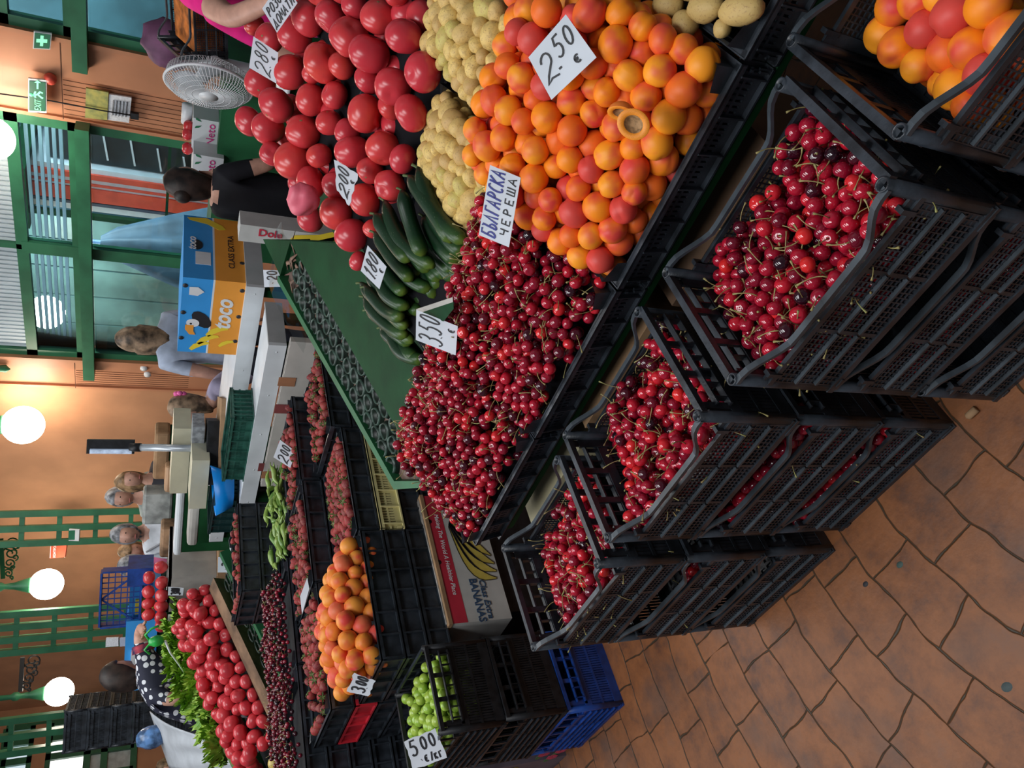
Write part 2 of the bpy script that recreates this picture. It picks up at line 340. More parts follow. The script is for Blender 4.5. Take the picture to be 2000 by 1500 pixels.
def window(n, x0, x1, mull, zt, zb0, zb1, zs, blinds):
    """green framed shop front: glazing bars, beam, panes"""
    mb = MB(); y0, y1 = YF-.03, YF+.05
    fr = .075
    mb.box(x0, x1, y0, y1, zt-.05, zt+.04)
    mb.box(x0, x1, y0, y1, zb1, zb1+.06); mb.box(x0, x1, y0, y1, zs-.08, zs)
    for x in (x0, x1-fr): mb.box(x, x+fr, y0, y1, zs, 3.7)
    for x in mull: mb.box(x-fr*.8, x+fr*.8, y0-.003, y1, zs, zt); mb.box(x-.025, x+.025, y0, y1, zt, 3.7)
    f = struct(mb.build('window_%d' % n, GRNF))
    b = MB().box(x0-.2, x1+.02, YF-.16, YF-.03, zb0, zb1).build('beam', GRNF, f)
    xs = [x0]+list(mull)+[x1]
    for a, c in zip(xs[:-1], xs[1:]):
        MB().box(a+.06, c-.06, YF+.004, YF+.012, zs, zb0).build('pane', DKGLASS, f)
        MB().box(a+.06, c-.06, YF+.004, YF+.012, zb1+.06, zt-.05).build('pane', DKGLASS, f)
        mb = MB(); k = 26
        for i in range(k):
            xx = a+.03+(c-a-.06)*i/k; mb.box(xx, xx+(c-a-.06)/k*.55, YF+.004, YF+.02, zt+.04, 3.7)
        mb.box(a+.03, c-.03, YF+.02, YF+.026, zt+.04, 3.7)
        MB2 = mb.build('ribbed_panel', mat('ribbed_translucent', (.62, .7, .74), .3, .5, var=.04, scale=4), f)
        if blinds:
            mb = MB(); nb = 6
            for i in range(nb):
                zz = zb1+.09+(zt-zb1-.16)*(i+.35)/nb; mb.slab([(a+.06, YF+.05, zz), (c-.06, YF+.05, zz), (c-.06, YF+.075, zz+.03), (a+.06, YF+.075, zz+.03)], (0, .4, -.5), .004)
            mb.build('blind', mat('slat_metal', (.55, .62, .66), .3, .5, var=.06, scale=3), f)
    return f
window(1, -2.89, 1.5, (-1.7, -.2), 2.65, 2.1, 2.2, .75, False)
window(2, -6.2, -3.58, (-4.87,), 2.65, 2.1, 2.2, .75, True)
wall_rect('wall_under_windows', -6.2, 3.5, 0, .67, m=PANEL)
# what stands in the street beyond the glass
TEAL = mat('teal_cladding', (.055, .125, .145), .5, .4, var=.15, scale=2)
ob = MB(); ob.box(-14, 5, 10.2, 10.4, 0, 4.6); ob.mi = 1
for i in range(14): ob.box(-11.5+i*1.1, -11.45+i*1.1, 10.15, 10.2, 0, 4.6)
struct(ob.build('wall_across_street', [TEAL, mat('teal_dark', (.03, .06, .07), .5)]))
struct(MB().box(-16, 5, 6.5, 12, -.06, -.02).build('street', mat('asphalt', (.12, .13, .14), .85, .2, var=.15, scale=20)))
k = empty('kiosk', (-5.3, 8.6, 0), 0, 'red and white banded kiosk seen through the shop window', 'kiosk')
mb = MB()
RED = mat('red_panel', (.85, .1, .05), .5, .4, var=.08); LGT = mat('pale_panel', (.8, .86, .9), .5, .4, var=.05)
for i, (z0, z1, mm) in enumerate(((.4, 1.2, 0), (1.2, 1.36, 1), (1.36, 1.62, 0), (1.62, 1.74, 2), (1.74, 2.05, 1), (2.05, 2.2, 0))):
    pass
kx = lambda y: pb(270, y, 8.6).x+5.3
mb.mi = 0; mb.box(kx(424), kx(343), 0, .9, .2, 2.9)
for i, (ya, yb) in enumerate(((352, 362), (371, 374), (380, 404))): mb.mi = 1; mb.box(kx(yb), kx(ya), -.03, 0, .2, 2.9)
mb.mi = 2; mb.box(kx(411), kx(406), -.03, 0, .2, 2.9)
mb.build('shutter', [LGT, RED, mat('slate_band', (.08, .1, .14), .5)], k)
MB().box(kx(424)-.1, kx(343)+.1, -.35, 1.1, 2.9, 3.05).build('canopy', GRND, k)
dk = empty('dark_stall', (0, 8.7, 0), 0, 'dark closed street stall seen through the shop window beside the red bands', 'stall')
MB().box(kx(340)-5.3, kx(238)-5.3, 0, .8, 0, 2.75).build('shutter', mat('dark_shutter', (.012, .02, .022), .5, var=.3, scale=3), dk)
for i in range(5): MB().bar((kx(338-i*3)-5.3, -.02, 1.3+i*.28), (kx(300-i*8)-5.3, -.02, 1.35+i*.28), .02, .02).build('bar', WHP, dk)
pv = empty('glass_pavilion', (0, 9.3, 0), 0, 'pale greenish glass pavilion seen behind the folded parasol', 'pavilion')
for i in range(5): MB().box(pb(270, 690-i*52, 9.3).x, pb(270, 690-i*52-49, 9.3).x, 0, .05, 0, 3.6).build('glass_wall', mat('pale_green_glass', (.2, .33, .3), .25, .5, var=.2, scale=1.5), pv)
mb = MB()
for x in (-.6, 1.05): mb.bar((x, -.3, 0), (x, -.3, 2.9), .06, .06)
for z in (.9, 1.5): mb.bar((-.6, -.3, z), (1.05, -.3, z), .03, .03)
mb.build('railing', GRND, k)
# closed grey parasol with folds, leaning beside the glass
u = empty('parasol', (-5.35, 7.1, 0), 0, 'folded slate blue market parasol behind the shop window', 'parasol')
mb = MB(); prof = [(.06, 2.1), (.16, 1.95), (.34, 1.45), (.5, .95), (.56, .8), (.5, .78)]
n = 22; vs = []
for r, z in prof:
    for j in range(n):
        a = 2*PI*j/n; q = r*(1+.16*math.sin(a*6)); vs.append((q*math.cos(a), q*math.sin(a), z))
mb.add(vs, [(i*n+j, i*n+(j+1) % n, (i+1)*n+(j+1) % n, (i+1)*n+j) for i in range(len(prof)-1) for j in range(n)], True)
mb.build('canopy', mat('slate_fabric', (.13, .2, .27), .45, .5, var=.15, scale=5, bump=.2, bscale=8), u)
MB().tube([(0, 0, 0), (0, 0, 2.25)], .022, 10).build('pole', mat('blue_pole', (.2, .36, .6), .3), u)

# end wall with bright windows on the far side of the hall
XE = -14.5
zz = lambda x: pa(x, 1455, XE).z
yy = lambda y: pa(150, y, XE).y
YA, YB = yy(1408), yy(1560)
mb = MB(); mb.box(XE-.1, XE, YA, 6.3, 0, 5); mb.box(XE-.1, XE, -3, YB, 0, 5); mb.box(XE-.1, XE, YB, YA, 0, zz(262)); mb.box(XE-.1, XE, YB, YA, zz(8), 5); mb.box(XE-.12, XE+.05, YB, YA, zz(92), zz(66))
struct(mb.build('wall_end', OCH))
mb = MB()
for y in (1408, 1436, 1472, 1520, 1558): mb.box(XE-.06, XE+.04, yy(y)-.05, yy(y)+.05, zz(262), zz(8))
for x in (262, 205, 172, 95, 63, 10): mb.box(XE-.06, XE+.04, YB, YA, zz(x)-.05, zz(x)+.05)
w3 = struct(mb.build('window_3', GRNF))
MB().box(XE-.04, XE-.03, YB, YA, zz(172), zz(95)).build('pane', mat('bright_frosted_glass', (.85, .8, .82), .3, .4, var=.03, emit=((1, .9, .93), 1.0)), w3)
MB().box(XE-.04, XE-.03, YB, YA, zz(63), zz(10)).build('pane', mat('ribbed_bright_glass', (.7, .8, .9), .3, .4, var=.1, scale=30, emit=((.75, .88, 1), .5)), w3)
MB().box(XE-.04, XE-.03, YB, YA, zz(262), zz(172)).build('pane', mat('pale_translucent', (.6, .66, .66), .4), w3)

# ------------------------------------------------------------------ iron lattice columns and brackets
def lattice(name, x, y, w, label, nrung=12, posts=3, ang=0.0):
    r = empty(name, (x, y, 0), ang, label, 'column')
    for i in range(posts):
        MB().box(-w/2+w*i/(posts-1)-.035, -w/2+w*i/(posts-1)+.035, -.035, .035, 0, 4.4).build('post', GRNF, r)
    mb = MB()
    for k in range(nrung):
        z = .25+k*.36
        for i in range(posts-1): mb.box(-w/2+w*i/(posts-1)+.035, -w/2+w*(i+1)/(posts-1)-.035, -.02, .02, z, z+.05)
    mb.build('rungs', GRNF, r)
    return r
def spiral(mb, c, r0, turns, sgn, a0, ux, uz, rr=.008):
    pts = []
    for i in range(int(14*turns)+1):
        t = i/14; q = r0*(1-t/turns*.85); an = a0+sgn*2*PI*t; pts.append(Vector(c)+Vector(ux)*q*math.cos(an)+Vector(uz)*q*math.sin(an))
    mb.tube(pts, rr, 6)
def bracket(p0, p1, h, label, m):
    p0, p1 = Vector(p0), Vector(p1); o = empty('scroll_bracket', p0, 0, label, 'bracket'); L = (p1-p0).length; ux = (p1-p0).normalized(); uz = Vector((0, 0, 1))
    mb = MB(); mb.bar((0, 0, 0), ux*L, .03, .04); mb.build('rail', m, o)
    mb = MB(); n = 4
    for i in range(n):
        c = ux*L*(i+.5)/n-uz*h*(.5-.08*i); r = h*(.46-.07*i)
        spiral(mb, c, r, 1.6, 1 if i % 2 else -1, PI/2, ux, uz); spiral(mb, c+ux*L*.11-uz*r*.5, r*.45, 1.2, -1 if i % 2 else 1, 0, ux, uz)
    mb.build('scrolls', m, o); return o

# ------------------------------------------------------------------ globe lamps
GLOBE = mat('opal_globe', (.95, .93, .9), .3, .4, var=.02, emit=((1, .88, .72), 20.0))
def globe(x, y, dep, r, label, energy, stem='up', warm=(1, .83, .62)):
    c = pd(x, y, dep); o = empty('globe_lamp', c, 0, label, 'lamp', 'opal globe lamps of the market hall')
    MB().ball((0, 0, 0), r, 28, 18).build('globe', GLOBE, o)
    pr = [(.0, r*1.5+.5), (.035, r*1.5+.5), (.03, r+.33), (.05, r+.3), (.05, r+.26), (.03, r+.23), (.04, r+.14), (r*.5, r*.98), (r*.48, r*.86), (0, r*.86)] if stem == 'up' else [(.0, r*.86), (r*.5, r*.86), (r*.45, r*1.02), (.05, r+.12), (.04, r+.5), (0, r+.5)]
    MB().lathe(pr, n=14).build('fitting', GRNF, o)
    return o
globe(45, 830, 7.6, .19, 'large lit globe lamp against the orange wall behind the scale', 75)
globe(91, 1141, 8.6, .172, 'lit globe lamp hanging on a green stem between the two lattice columns', 55)
globe(115, 1351, 9.2, .165, 'lit globe lamp beside the tall stack of black crates', 55)
globe(-18, 270, 5.55, .155, 'lit globe lamp at the picture edge above the exit sign', 25)
globe(91, 610, 9.6, .21, 'lit globe lamp glowing behind the blinds of the shop window', 5)  # reflection of a hall lamp, built as an extra glowing globe beyond the pane
# ------------------------------------------------------------------ plastic crates
def sm(a, b, x): t = max(0, min(1, (x-a)/(b-a))); return t*t*(3-2*t)
def lattice_panel(mb, x0, x1, z0, z1, y, th, nx, nz, bw):
    for i in range(nx+1):
        x = x0+(x1-x0)*i/nx; mb.box(x-bw/2, x+bw/2, y-th/2, y+th/2, z0, z1)
    for i in range(nz+1):
        z = z0+(z1-z0)*i/nz; mb.box(x0, x1, y-th/2+.0003, y+th/2-.0003, z-bw/2, z+bw/2)
def rot90(mb):
    mb.v = [(-y, x, z) for x, y, z in mb.v]; return mb
def deep_crate_meshes(W, D, H, m, wavy=True, slots=False, rimm=None):
    """parts of a deep stacking crate: {name: [meshes]}; long sides at y = +-D/2"""
    P = []
    hw, hd = W/2, D/2
    for s in (-1, 1):
        mb = MB(); y = s*(hd-.004)
        lattice_panel(mb, -hw+.02, hw-.02, .012, .15, y, .003, 36, 13, .0022)
        mb.box(-hw+.012, hw-.012, y-.004, y+.004, .148, .158)
        mb.box(-hw+.004, hw-.004, y-.005, y+.006*s if s > 0 else y+.005, 0, .013)
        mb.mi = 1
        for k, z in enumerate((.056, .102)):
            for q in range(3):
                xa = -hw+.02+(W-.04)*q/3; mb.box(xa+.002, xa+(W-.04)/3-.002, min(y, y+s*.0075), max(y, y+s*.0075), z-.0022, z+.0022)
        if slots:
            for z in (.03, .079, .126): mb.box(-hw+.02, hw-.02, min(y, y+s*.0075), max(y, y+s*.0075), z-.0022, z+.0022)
        mb.mi = 0
        for q in (1, 2):
            xa = -hw+.02+(W-.04)*q/3; mb.box(xa-.004, xa+.004, y-.0025, y+.0025, .012, .15)
        P.append(('long_side', mb))
        mb = MB(); pts = []
        for i in range(25):
            x = -hw+.012+(W-.024)*i/24
            z = H-.007-((.047*(1-sm(.085, .172, abs(x)))) if wavy else 0); pts.append((x, y+s*.001, z))
        for a, b in zip(pts[:-1], pts[1:]):
            w, h = .011, .0075
            mb.hexa([(a[0], y-w/2, a[2]-h/2), (b[0], y-w/2, b[2]-h/2), (b[0], y+w/2, b[2]-h/2), (a[0], y+w/2, a[2]-h/2)], [(a[0], y-w/2, a[2]+h/2), (b[0], y-w/2, b[2]+h/2), (b[0], y+w/2, b[2]+h/2), (a[0], y+w/2, a[2]+h/2)])
        if not wavy:
            for i in range(1, 6): x = -hw+W*i/6; mb.box(x-.004, x+.004, y-.003, y+.003, .155, H-.01)
        P.append(('rim', mb))
    for s in (-1, 1):
        mb = MB(); y = s*(hw-.004)   # built along x then turned
        n = 30
        for i in range(n): x = -hd+.02+(D-.04)*(i+.5)/n; mb.box(x-.003, x+.003, y-.002, y+.002, .03, .128)
        for z0, z1 in ((0, .034), (.076, .084), (.124, .15)): mb.box(-hd+.006, hd-.006, y-.003, y+.003, z0, z1)
        for i in range(4): x = -hd+.03+(D-.06)*i/3; mb.box(x-.007, x+.007, y-.003, y+.003, .14, H-.012)
        mb.box(-hd+.01, hd-.01, y-.008, y+.006, H-.016, H-.003)
        lo, hi = sorted((y, y+s*.012))
        mb.box(-hd+.03, hd-.03, lo, hi, .147, .152); mb.box(-hd+.03, hd-.03, lo, hi, H-.05, H-.046)
        for i in range(7): x = -hd+.045+(D-.09)*i/6; mb.box(x-.0012, x+.0012, lo, hi, .15, H-.046)
        P.append(('short_side', rot90(mb)))
    for sx in (-1, 1):
        for sy in (-1, 1):
            mb = MB(); c = (sx*(hw-.011), sy*(hd-.011), 0)
            mb.lathe([(.0085, H-.03), (.0085, H), (.0112, H), (.0112, .0), (.0085, 0), (.006, .02)], c, 12)
            mb.box(min(c[0], c[0]-sx*.03), max(c[0], c[0]-sx*.03), c[1]+sy*.004-.0025, c[1]+sy*.004+.0025, 0, H-.06)
            mb.box(c[0]+sx*.004-.0025, c[0]+sx*.004+.0025, min(c[1], c[1]-sy*.03), max(c[1], c[1]-sy*.03), 0, H-.03)
            lo, hi = sorted((c[1], c[1]+sy*.014)); mb.box(c[0]-sx*.026-.004, c[0]-sx*.026+.004, lo, hi, .148, .175); mb.box(c[0]-sx*.03-.002, c[0]+.01, lo, hi, 0, .006)
            P.append(('corner_post', mb))
    mb = MB(); lattice_panel(mb, -hw+.01, hw-.01, -hd+.01, hd-.01, 0, .004, 14, 10, .008)
    mb.v = [(x, z, y+.006) for x, y, z in mb.v]; mb.box(-hw+.012, hw-.012, -hd+.012, hd-.012, .001, .003)
    P.append(('base', mb))
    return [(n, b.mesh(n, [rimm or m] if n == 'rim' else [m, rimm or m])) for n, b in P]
def make_from(parts, name, mw, label, cat, group=None):
    o = empty(name, (0, 0, 0), 0, label, cat, group); o.matrix_world = mw
    prev = None
    for n, me in parts:
        c = bpy.data.objects.new(n, me); COL.objects.link(c); c.parent = prev if n == 'rim' and prev else o; prev = c
    return o
def TR(x, y, z, rz=0): return Matrix.Translation((x, y, z)) @ Matrix.Rotation(rz, 4, 'Z')
CW, CD, CH = .4, .3, .229
DEEP = deep_crate_meshes(CW, CD, CH, BLK2, rimm=SHEEN)
PLUMC = deep_crate_meshes(CW, CD, CH, BLK, wavy=False, slots=True, rimm=BLK2)
BLUC = deep_crate_meshes(CW, CD, CH, BLUEP, wavy=False, slots=True)
STACKS = {'A': (-.479, .843, -.013), 'B': (-.965, .857, .004), 'C': (-1.411, .838, -.003), 'D': (-.042, .872, .004)}
where = {'A': 'of the stack beside the apricot crate', 'B': 'of the middle cherry stack', 'C': 'of the stack beside the banana carton', 'D': 'of the stack nearest the camera'}
fill = {'A': ('heaped with cherries', 'with dark mesh', 'standing on the paving'), 'B': ('heaped with cherries', 'half full of cherries', 'of cherries on the paving'), 'C': ('heaped with cherries', 'partly see-through', 'standing on the paving'), 'D': ('of ripe apricots', 'under the apricot crate', 'standing on the paving')}
CRATES = {}
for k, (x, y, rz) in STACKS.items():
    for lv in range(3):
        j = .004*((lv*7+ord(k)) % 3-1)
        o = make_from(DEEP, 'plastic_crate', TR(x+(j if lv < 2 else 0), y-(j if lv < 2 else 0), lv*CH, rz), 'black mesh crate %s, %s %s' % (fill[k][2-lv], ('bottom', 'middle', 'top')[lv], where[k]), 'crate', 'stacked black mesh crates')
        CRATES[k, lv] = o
XP, YP = -2.345, .775
for lv in range(3):
    par, lab = ((BLUC, 'blue plastic crate at the bottom of the green plum stack'), (PLUMC, 'empty looking black crate in the middle of the green plum stack'), (PLUMC, 'black slatted crate full of green plums with the 5.00 sign'))[lv]
    make_from(par, 'plastic_crate', TR(XP-.2, YP+.155, lv*CH, (.0, .03, -.01)[lv]), lab, 'crate', 'crates under the green plums')

# ------------------------------------------------------------------ shallow trays
def tray_meshes(W, D, H, m, ribs=False, ear=.042, th=.006, mesh_end=False):
    hw, hd = W/2, D/2; P = []
    for ax in (0, 1):
        a, b = (hw, hd) if ax == 0 else (hd, hw)
        for s in (-1, 1):
            mb = MB(); y = s*(b-.01); lo, hi = sorted((y, y+s*.012))
            if ribs:
                mb.box(-a+.004, a-.004, y-.002, y+.002, 0, H-.008); n = max(4, int(a*2/.065))
                for i in range(n+1): x = -a+.006+(2*a-.012)*i/n; mb.box(x-.0025, x+.0025, lo, hi-.003 if s > 0 else hi, .004, H-.008)
                if mesh_end and ax == 1:
                    pass
            else:
                mb.box(-a+.004, a-.004, y-.002, y+.002, 0, H*.3); mb.box(-a+.004, a-.004, y-.002, y+.002, H*.82, H)
                n = int(a*2/.011)
                for i in range(n): x = -a+.01+(2*a-.02)*(i+.5)/n; mb.box(x-.0032, x+.0032, y-.002, y+.002, H*.3, H*.82)
                mb.box(-a+.004, a-.004, y-.0025, y+.0025, H*.52, H*.6)
                for i in range(7): x = -a+.02+(2*a-.04)*i/6; mb.box(x-.0015, x+.0015, lo, hi, .005, H-.012)
            mb.box(-a, a, min(y-s*.004, y+s*.010), max(y-s*.004, y+s*.010), H-.004, H); mb.box(-a, a, lo, hi, 0, .005); mb.box(-a, a, min(y+s*.0075, y+s*.010), max(y+s*.0075, y+s*.010), H-.014, H+.002)
            P.append(('side_panel', rot90(mb) if ax else mb))
    if ear:
        for sx in (-1, 1):
            for sy in (-1, 1):
                mb = MB(); x, y = sx*(hw-.012), sy*(hd-.012)
                mb.hexa([(x, y, H*.3), (x-sx*.045, y, H*.3), (x-sx*.004, y-sy*.004, H*.3), (x, y-sy*.045, H*.3)], [(x, y, H+ear), (x-sx*.045, y, H+ear*.6), (x-sx*.004, y-sy*.004, H+ear*.8), (x, y-sy*.045, H+ear*.6)])
                P.append(('corner_ear', mb))
    P.append(('base', MB().box(-hw+.012, hw-.012, -hd+.012, hd-.012, .002, .006)))
    return [(n, b.mesh(n, m)) for n, b in P]
# the sloped stall: origin on the front edge, v runs up the slope
SL = math.radians(14); S0 = Vector((0, 1.03, .73)); SV = Vector((0, math.cos(SL), math.sin(SL))); SN = Vector((0, -math.sin(SL), math.cos(SL))); SX = Vector((1, 0, 0))
def S(u, v, w=0): return S0+SX*u+SV*v+SN*w
def slope_m(u, v, w=0, rz=0):
    m = Matrix((SX, SV, SN)).transposed().to_4x4(); m.translation = S(u, v, w); return m @ Matrix.Rotation(rz, 4, 'Z')
TH = .082
TRAYS = [ # name, u0, u1, v0, v1, label
 ('c1', -1.665, -1.212, 0, .365, 'black tray under the cherry heap, at the end beside the banana carton'),
 ('c2', -1.208, -.757, 0, .365, 'black tray of the cherry heap, between the apricot tray and the other cherry tray'),
 ('ap', -.752, -.29, 0, .365, 'black tray heaped with apricots under the 2.50 sign'),
 ('bp', -.284, .17, 0, .365, 'black tray of large potatoes beside the apricot tray'),
 ('cu', -1.405, -.975, .385, .76, 'black tray heaped with cucumbers'),
 ('p1', -.97, -.715, .385, .765, 'narrow black tray of small potatoes beside the cucumbers'),
 ('p2', -.71, -.455, .385, .765, 'narrow black tray of small potatoes behind the apricot heap'),
 ('a2', -.45, .0, .385, .765, 'black tray of apricots behind the front apricot tray'),
 ('t2', -1.40, -1.0, .785, 1.16, 'black tray of pink tomatoes with the 2.00 sign'),
 ('t1', -.99, -.59, .785, 1.16, 'black tray of pink tomatoes beside the potato trays'),
 ('t3', -1.40, -1.0, 1.175, 1.55, 'black tray of pink tomatoes with the 2.80 sign'),
 ('t4', -.99, -.59, 1.175, 1.55, 'black tray of pink tomatoes at the back of the slope'),
 ('e1', -.58, -.3, .785, 1.16, 'empty black tray behind the small potatoes'),
]
cache = {}
for n, u0, u1, v0, v1, lab in TRAYS:
    key = (round(u1-u0, 3), round(v1-v0, 3))
    if key not in cache: cache[key] = tray_meshes(u1-u0, v1-v0, TH, BLK2)
    make_from(cache[key], 'produce_tray', slope_m((u0+u1)/2, (v0+v1)/2, -TH), lab, 'tray', 'black trays on the sloped stall')
# green stall under the trays
st = empty('green_stall', (-.9, 1.6, 0), 0, 'green painted sloping market stall carrying the cherry, cucumber and tomato trays', 'stall')
def sub(mb, name, m, parent): 
    bpy.context.view_layer.update(); o = mb.build(name, m, parent); o.matrix_parent_inverse = parent.matrix_world.inverted(); return o
bpy.context.view_layer.update()
zb = -TH-.004
sub(MB().slab([S(-1.62, .0, zb), S(.6, .0, zb), S(.6, 1.75, zb), S(-1.62, 1.75, zb)], -SN, .02), 'sloping_top', GRND, st)
gw = -.05
# bare green panel at the end of the stall, with trough and rim
sub(MB().slab([S(-1.615, .17, gw), S(-1.415, .37, gw), S(-1.415, 1.62, gw), S(-1.84, 1.62, gw), S(-1.80, .30, gw)], -SN, .018) if False else MB().poly([S(-1.66, .2, gw), S(-1.405, .385, gw-.01), S(-1.405, 1.0, gw), S(-1.56, 1.22, gw), S(-2.06, 1.9, gw), S(-2.07, 1.66, gw), S(-1.85, 1.62, gw), S(-1.80, .33, gw)], -SN, .018), 'bare_panel', GRND, st)
def strip(u0, v0, u1, v1, u2, v2, u3, v3, w, t): return MB().poly([S(u0, v0, w), S(u1, v1, w), S(u2, v2, w), S(u3, v3, w)], -SN, t)
sub(MB().poly([S(-1.80, .33, gw-.022), S(-1.85, 1.62, gw-.022), S(-2.07, 1.62, gw-.022), S(-1.99, .45, gw-.022)], -SN, .015), 'trough_floor', mat('stained_board', (.1, .06, .045), .6, var=.3, scale=14), st)
sub(MB().hexa([S(-1.815, .34, gw-.08), S(-1.80, .33, gw-.08), S(-1.85, 1.62, gw-.08), S(-1.865, 1.62, gw-.08)], [S(-1.815, .34, gw), S(-1.80, .33, gw), S(-1.85, 1.62, gw), S(-1.865, 1.62, gw)]), 'trough_side', GRND, st)
sub(MB().hexa([S(-2.015, .46, gw-.2), S(-1.985, .45, gw-.2), S(-2.07, 1.66, gw-.2), S(-2.1, 1.66, gw-.2)], [S(-2.015, .46, gw+.008), S(-1.985, .45, gw+.008), S(-2.07, 1.66, gw+.008), S(-2.1, 1.66, gw+.008)]), 'rim_board', GRN, st)
sub(MB().hexa([S(-2.015, .455, gw-.16), S(-1.64, .185, gw-.16), S(-1.655, .21, gw-.16), S(-2.0, .48, gw-.16)], [S(-2.015, .455, gw+.008), S(-1.64, .185, gw+.006), S(-1.655, .21, gw+.006), S(-2.0, .48, gw+.008)]), 'end_board', GRN, st)
legs([tuple(S(u, v, -.14)) for u, v in ((-1.58, .22), (.4, .1), (-1.95, 1.58), (.4, 1.6), (-1.93, .6))], .03, GRND, st)
# dark plastic fruit liner with round cups lying in the trough
CLR = mat('smoky_plastic_liner', (.008, .018, .011), .42, .35, var=.4, scale=30); RIMC = mat('liner_rims', (.03, .06, .045), .4, .4, var=.3, scale=40)
def liner_cups(mb, c, ex, ey, en, R, k=12, ph=0):
    vs = []
    for rr_, hh in ((R*1.25, .0), (R*1.05, .012), (R*.95, .02), (R*.85, .014), (R*.55, .002), (R*.3, .0), (R*.22, .006), (.002, .009)):
        for a in range(k): an = 2*PI*a/k; q = 1+.07*math.sin(an*3+ph); vs.append(c+ex*rr_*q*math.cos(an)+ey*rr_*q*math.sin(an)+en*hh)
    m0 = mb.mi; fs = [(q*k+a, q*k+(a+1) % k, (q+1)*k+(a+1) % k, (q+1)*k+a) for q in range(7) for a in range(k)]; b0 = len(mb.f); mb.add(vs, fs, True)
    for i in range(b0, len(mb.f)): mb.m[i] = 1 if (i-b0)//k in (1, 2) else 0
mb = MB(); r2 = random.Random(3)
for i in range(15):
    for j in range(3):
        v = .53+i*.068+r2.uniform(-.008, .008)+(.034 if j == 1 else 0); f = (v-.33)/1.29
        if v-.2*(j/2.) < .33: continue
        u = -1.80-.05*f-.03-j*.066-.01*f*j+r2.uniform(-.006, .006)
        liner_cups(mb, S(u, v, gw-.02), SX, SV, SN, .031, 12, i+j)
tag(mb.build('fruit_liner', [CLR, RIMC]), 'crumpled smoky plastic fruit liner with round cups lying in the green trough', 'liner')
r2 = random.Random(5); mb = MB()
for i in range(7):
    c = S(-1.93+r2.uniform(-.05, .05), 1.55+r2.uniform(-.08, .06), gw-.02); a = r2.uniform(0, 3)
    mb.tube([c, c+Vector((.05*math.cos(a), .05*math.sin(a), .02)), c+Vector((.1*math.cos(a+.4), .1*math.sin(a+.4), .005))], [.004, .012, .003], 5, flat=.3)
tag(mb.build('dry_husks', mat('dry_husk', (.22, .13, .09), .7, var=.25, scale=30)), 'dry brown husks in the far end of the green trough by the 20 tag', 'husks')
# ------------------------------------------------------------------ packing of heaps
def pack(n, init, clamp, r, seed, iters=110):
    """push overlapping spheres apart inside a clamped region"""
    rg = np.random.default_rng(seed); P = np.array([init(rg) for _ in range(n)], float)
    R = r(rg, n) if callable(r) else np.full(n, r); P = clamp(P, R)
    for it in range(iters):
        D = P[:, None, :]-P[None, :, :]; d2 = (D*D).sum(-1); np.fill_diagonal(d2, 9)
        rs = (R[:, None]+R[None, :])*.985; mk = d2 < rs*rs
        i, j = np.nonzero(mk); d = np.sqrt(d2[i, j])+1e-9
        push = ((rs[i, j]-d)*.5/d)[:, None]*D[i, j]
        acc = np.zeros_like(P); cnt = np.zeros(n); np.add.at(acc, i, push); np.add.at(cnt, i, 1)
        P = P+acc/np.maximum(1, cnt*.55)[:, None]; P = clamp(P, R)
    return P, R
def local(P): return [S(*p) for p in P]
def rand_rot(rg): return Quaternion((rg.gauss(0, 1), rg.gauss(0, 1), rg.gauss(0, 1), rg.gauss(0, 1))).normalized()
def idbuffer(P, R, W=1000, H=750):
    """visible pixels of every sphere of a set (half size image)"""
    px, z = proj(P); px = px/2; rr = FPX/2*R/z; buf = np.full((H, W), -1, int); order = np.argsort(-z)
    for k in order:
        x, y, r = px[k, 0], px[k, 1], rr[k]; x0, x1, y0, y1 = int(x-r), int(x+r)+2, int(y-r), int(y+r)+2
        if x1 < 0 or y1 < 0 or x0 >= W or y0 >= H: continue
        x0, y0 = max(0, x0), max(0, y0); x1, y1 = min(W, x1), min(H, y1)
        if x1 <= x0 or y1 <= y0: continue
        yy, xx = np.mgrid[y0:y1, x0:x1]; m = (xx-x)**2+(yy-y)**2 < r*r; buf[y0:y1, x0:x1][m] = k
    c = np.bincount(buf[buf >= 0], minlength=len(P)); return c

# ------------------------------------------------------------------ cherries
def cherry_color_nodes(m, attr):
    nt = m.node_tree; L = nt.links; b = nt.nodes['Principled BSDF']
    if attr: a = nt.nodes.new('ShaderNodeAttribute'); a.attribute_name = 'tone'; src = a.outputs['Fac']
    else: a = nt.nodes.new('ShaderNodeObjectInfo'); src = a.outputs['Color']; s = nt.nodes.new('ShaderNodeSeparateColor'); L.new(src, s.inputs[0]); src = s.outputs[0]
    tc = nt.nodes.new('ShaderNodeTexCoord'); nz = nt.nodes.new('ShaderNodeTexNoise'); nz.inputs['Scale'].default_value = 90; L.new(tc.outputs['Object'], nz.inputs['Vector'])
    ad = nt.nodes.new('ShaderNodeMath'); ad.operation = 'MULTIPLY_ADD'; L.new(nz.outputs['Fac'], ad.inputs[0]); ad.inputs[1].default_value = .12; L.new(src, ad.inputs[2])
    rr = ramp(nt, [(.08, (.014, .003, .008)), (.28, (.075, .003, .012)), (.55, (.26, .005, .023)), (.8, (.45, .009, .027)), (1, (.66, .022, .022))]); L.new(ad.outputs[0], rr.inputs['Fac']); L.new(rr.outputs['Color'], b.inputs['Base Color'])
    b.inputs['Roughness'].default_value = .13; b.inputs['Specular IOR Level'].default_value = .55; b.inputs['Coat Weight'].default_value = .35; b.inputs['Coat Roughness'].default_value = .05
CHM = bpy.data.materials.new('cherry_skin'); CHM.use_nodes = True; cherry_color_nodes(CHM, False)
CHS = bpy.data.materials.new('cherry_heap_skin'); CHS.use_nodes = True; cherry_color_nodes(CHS, True)
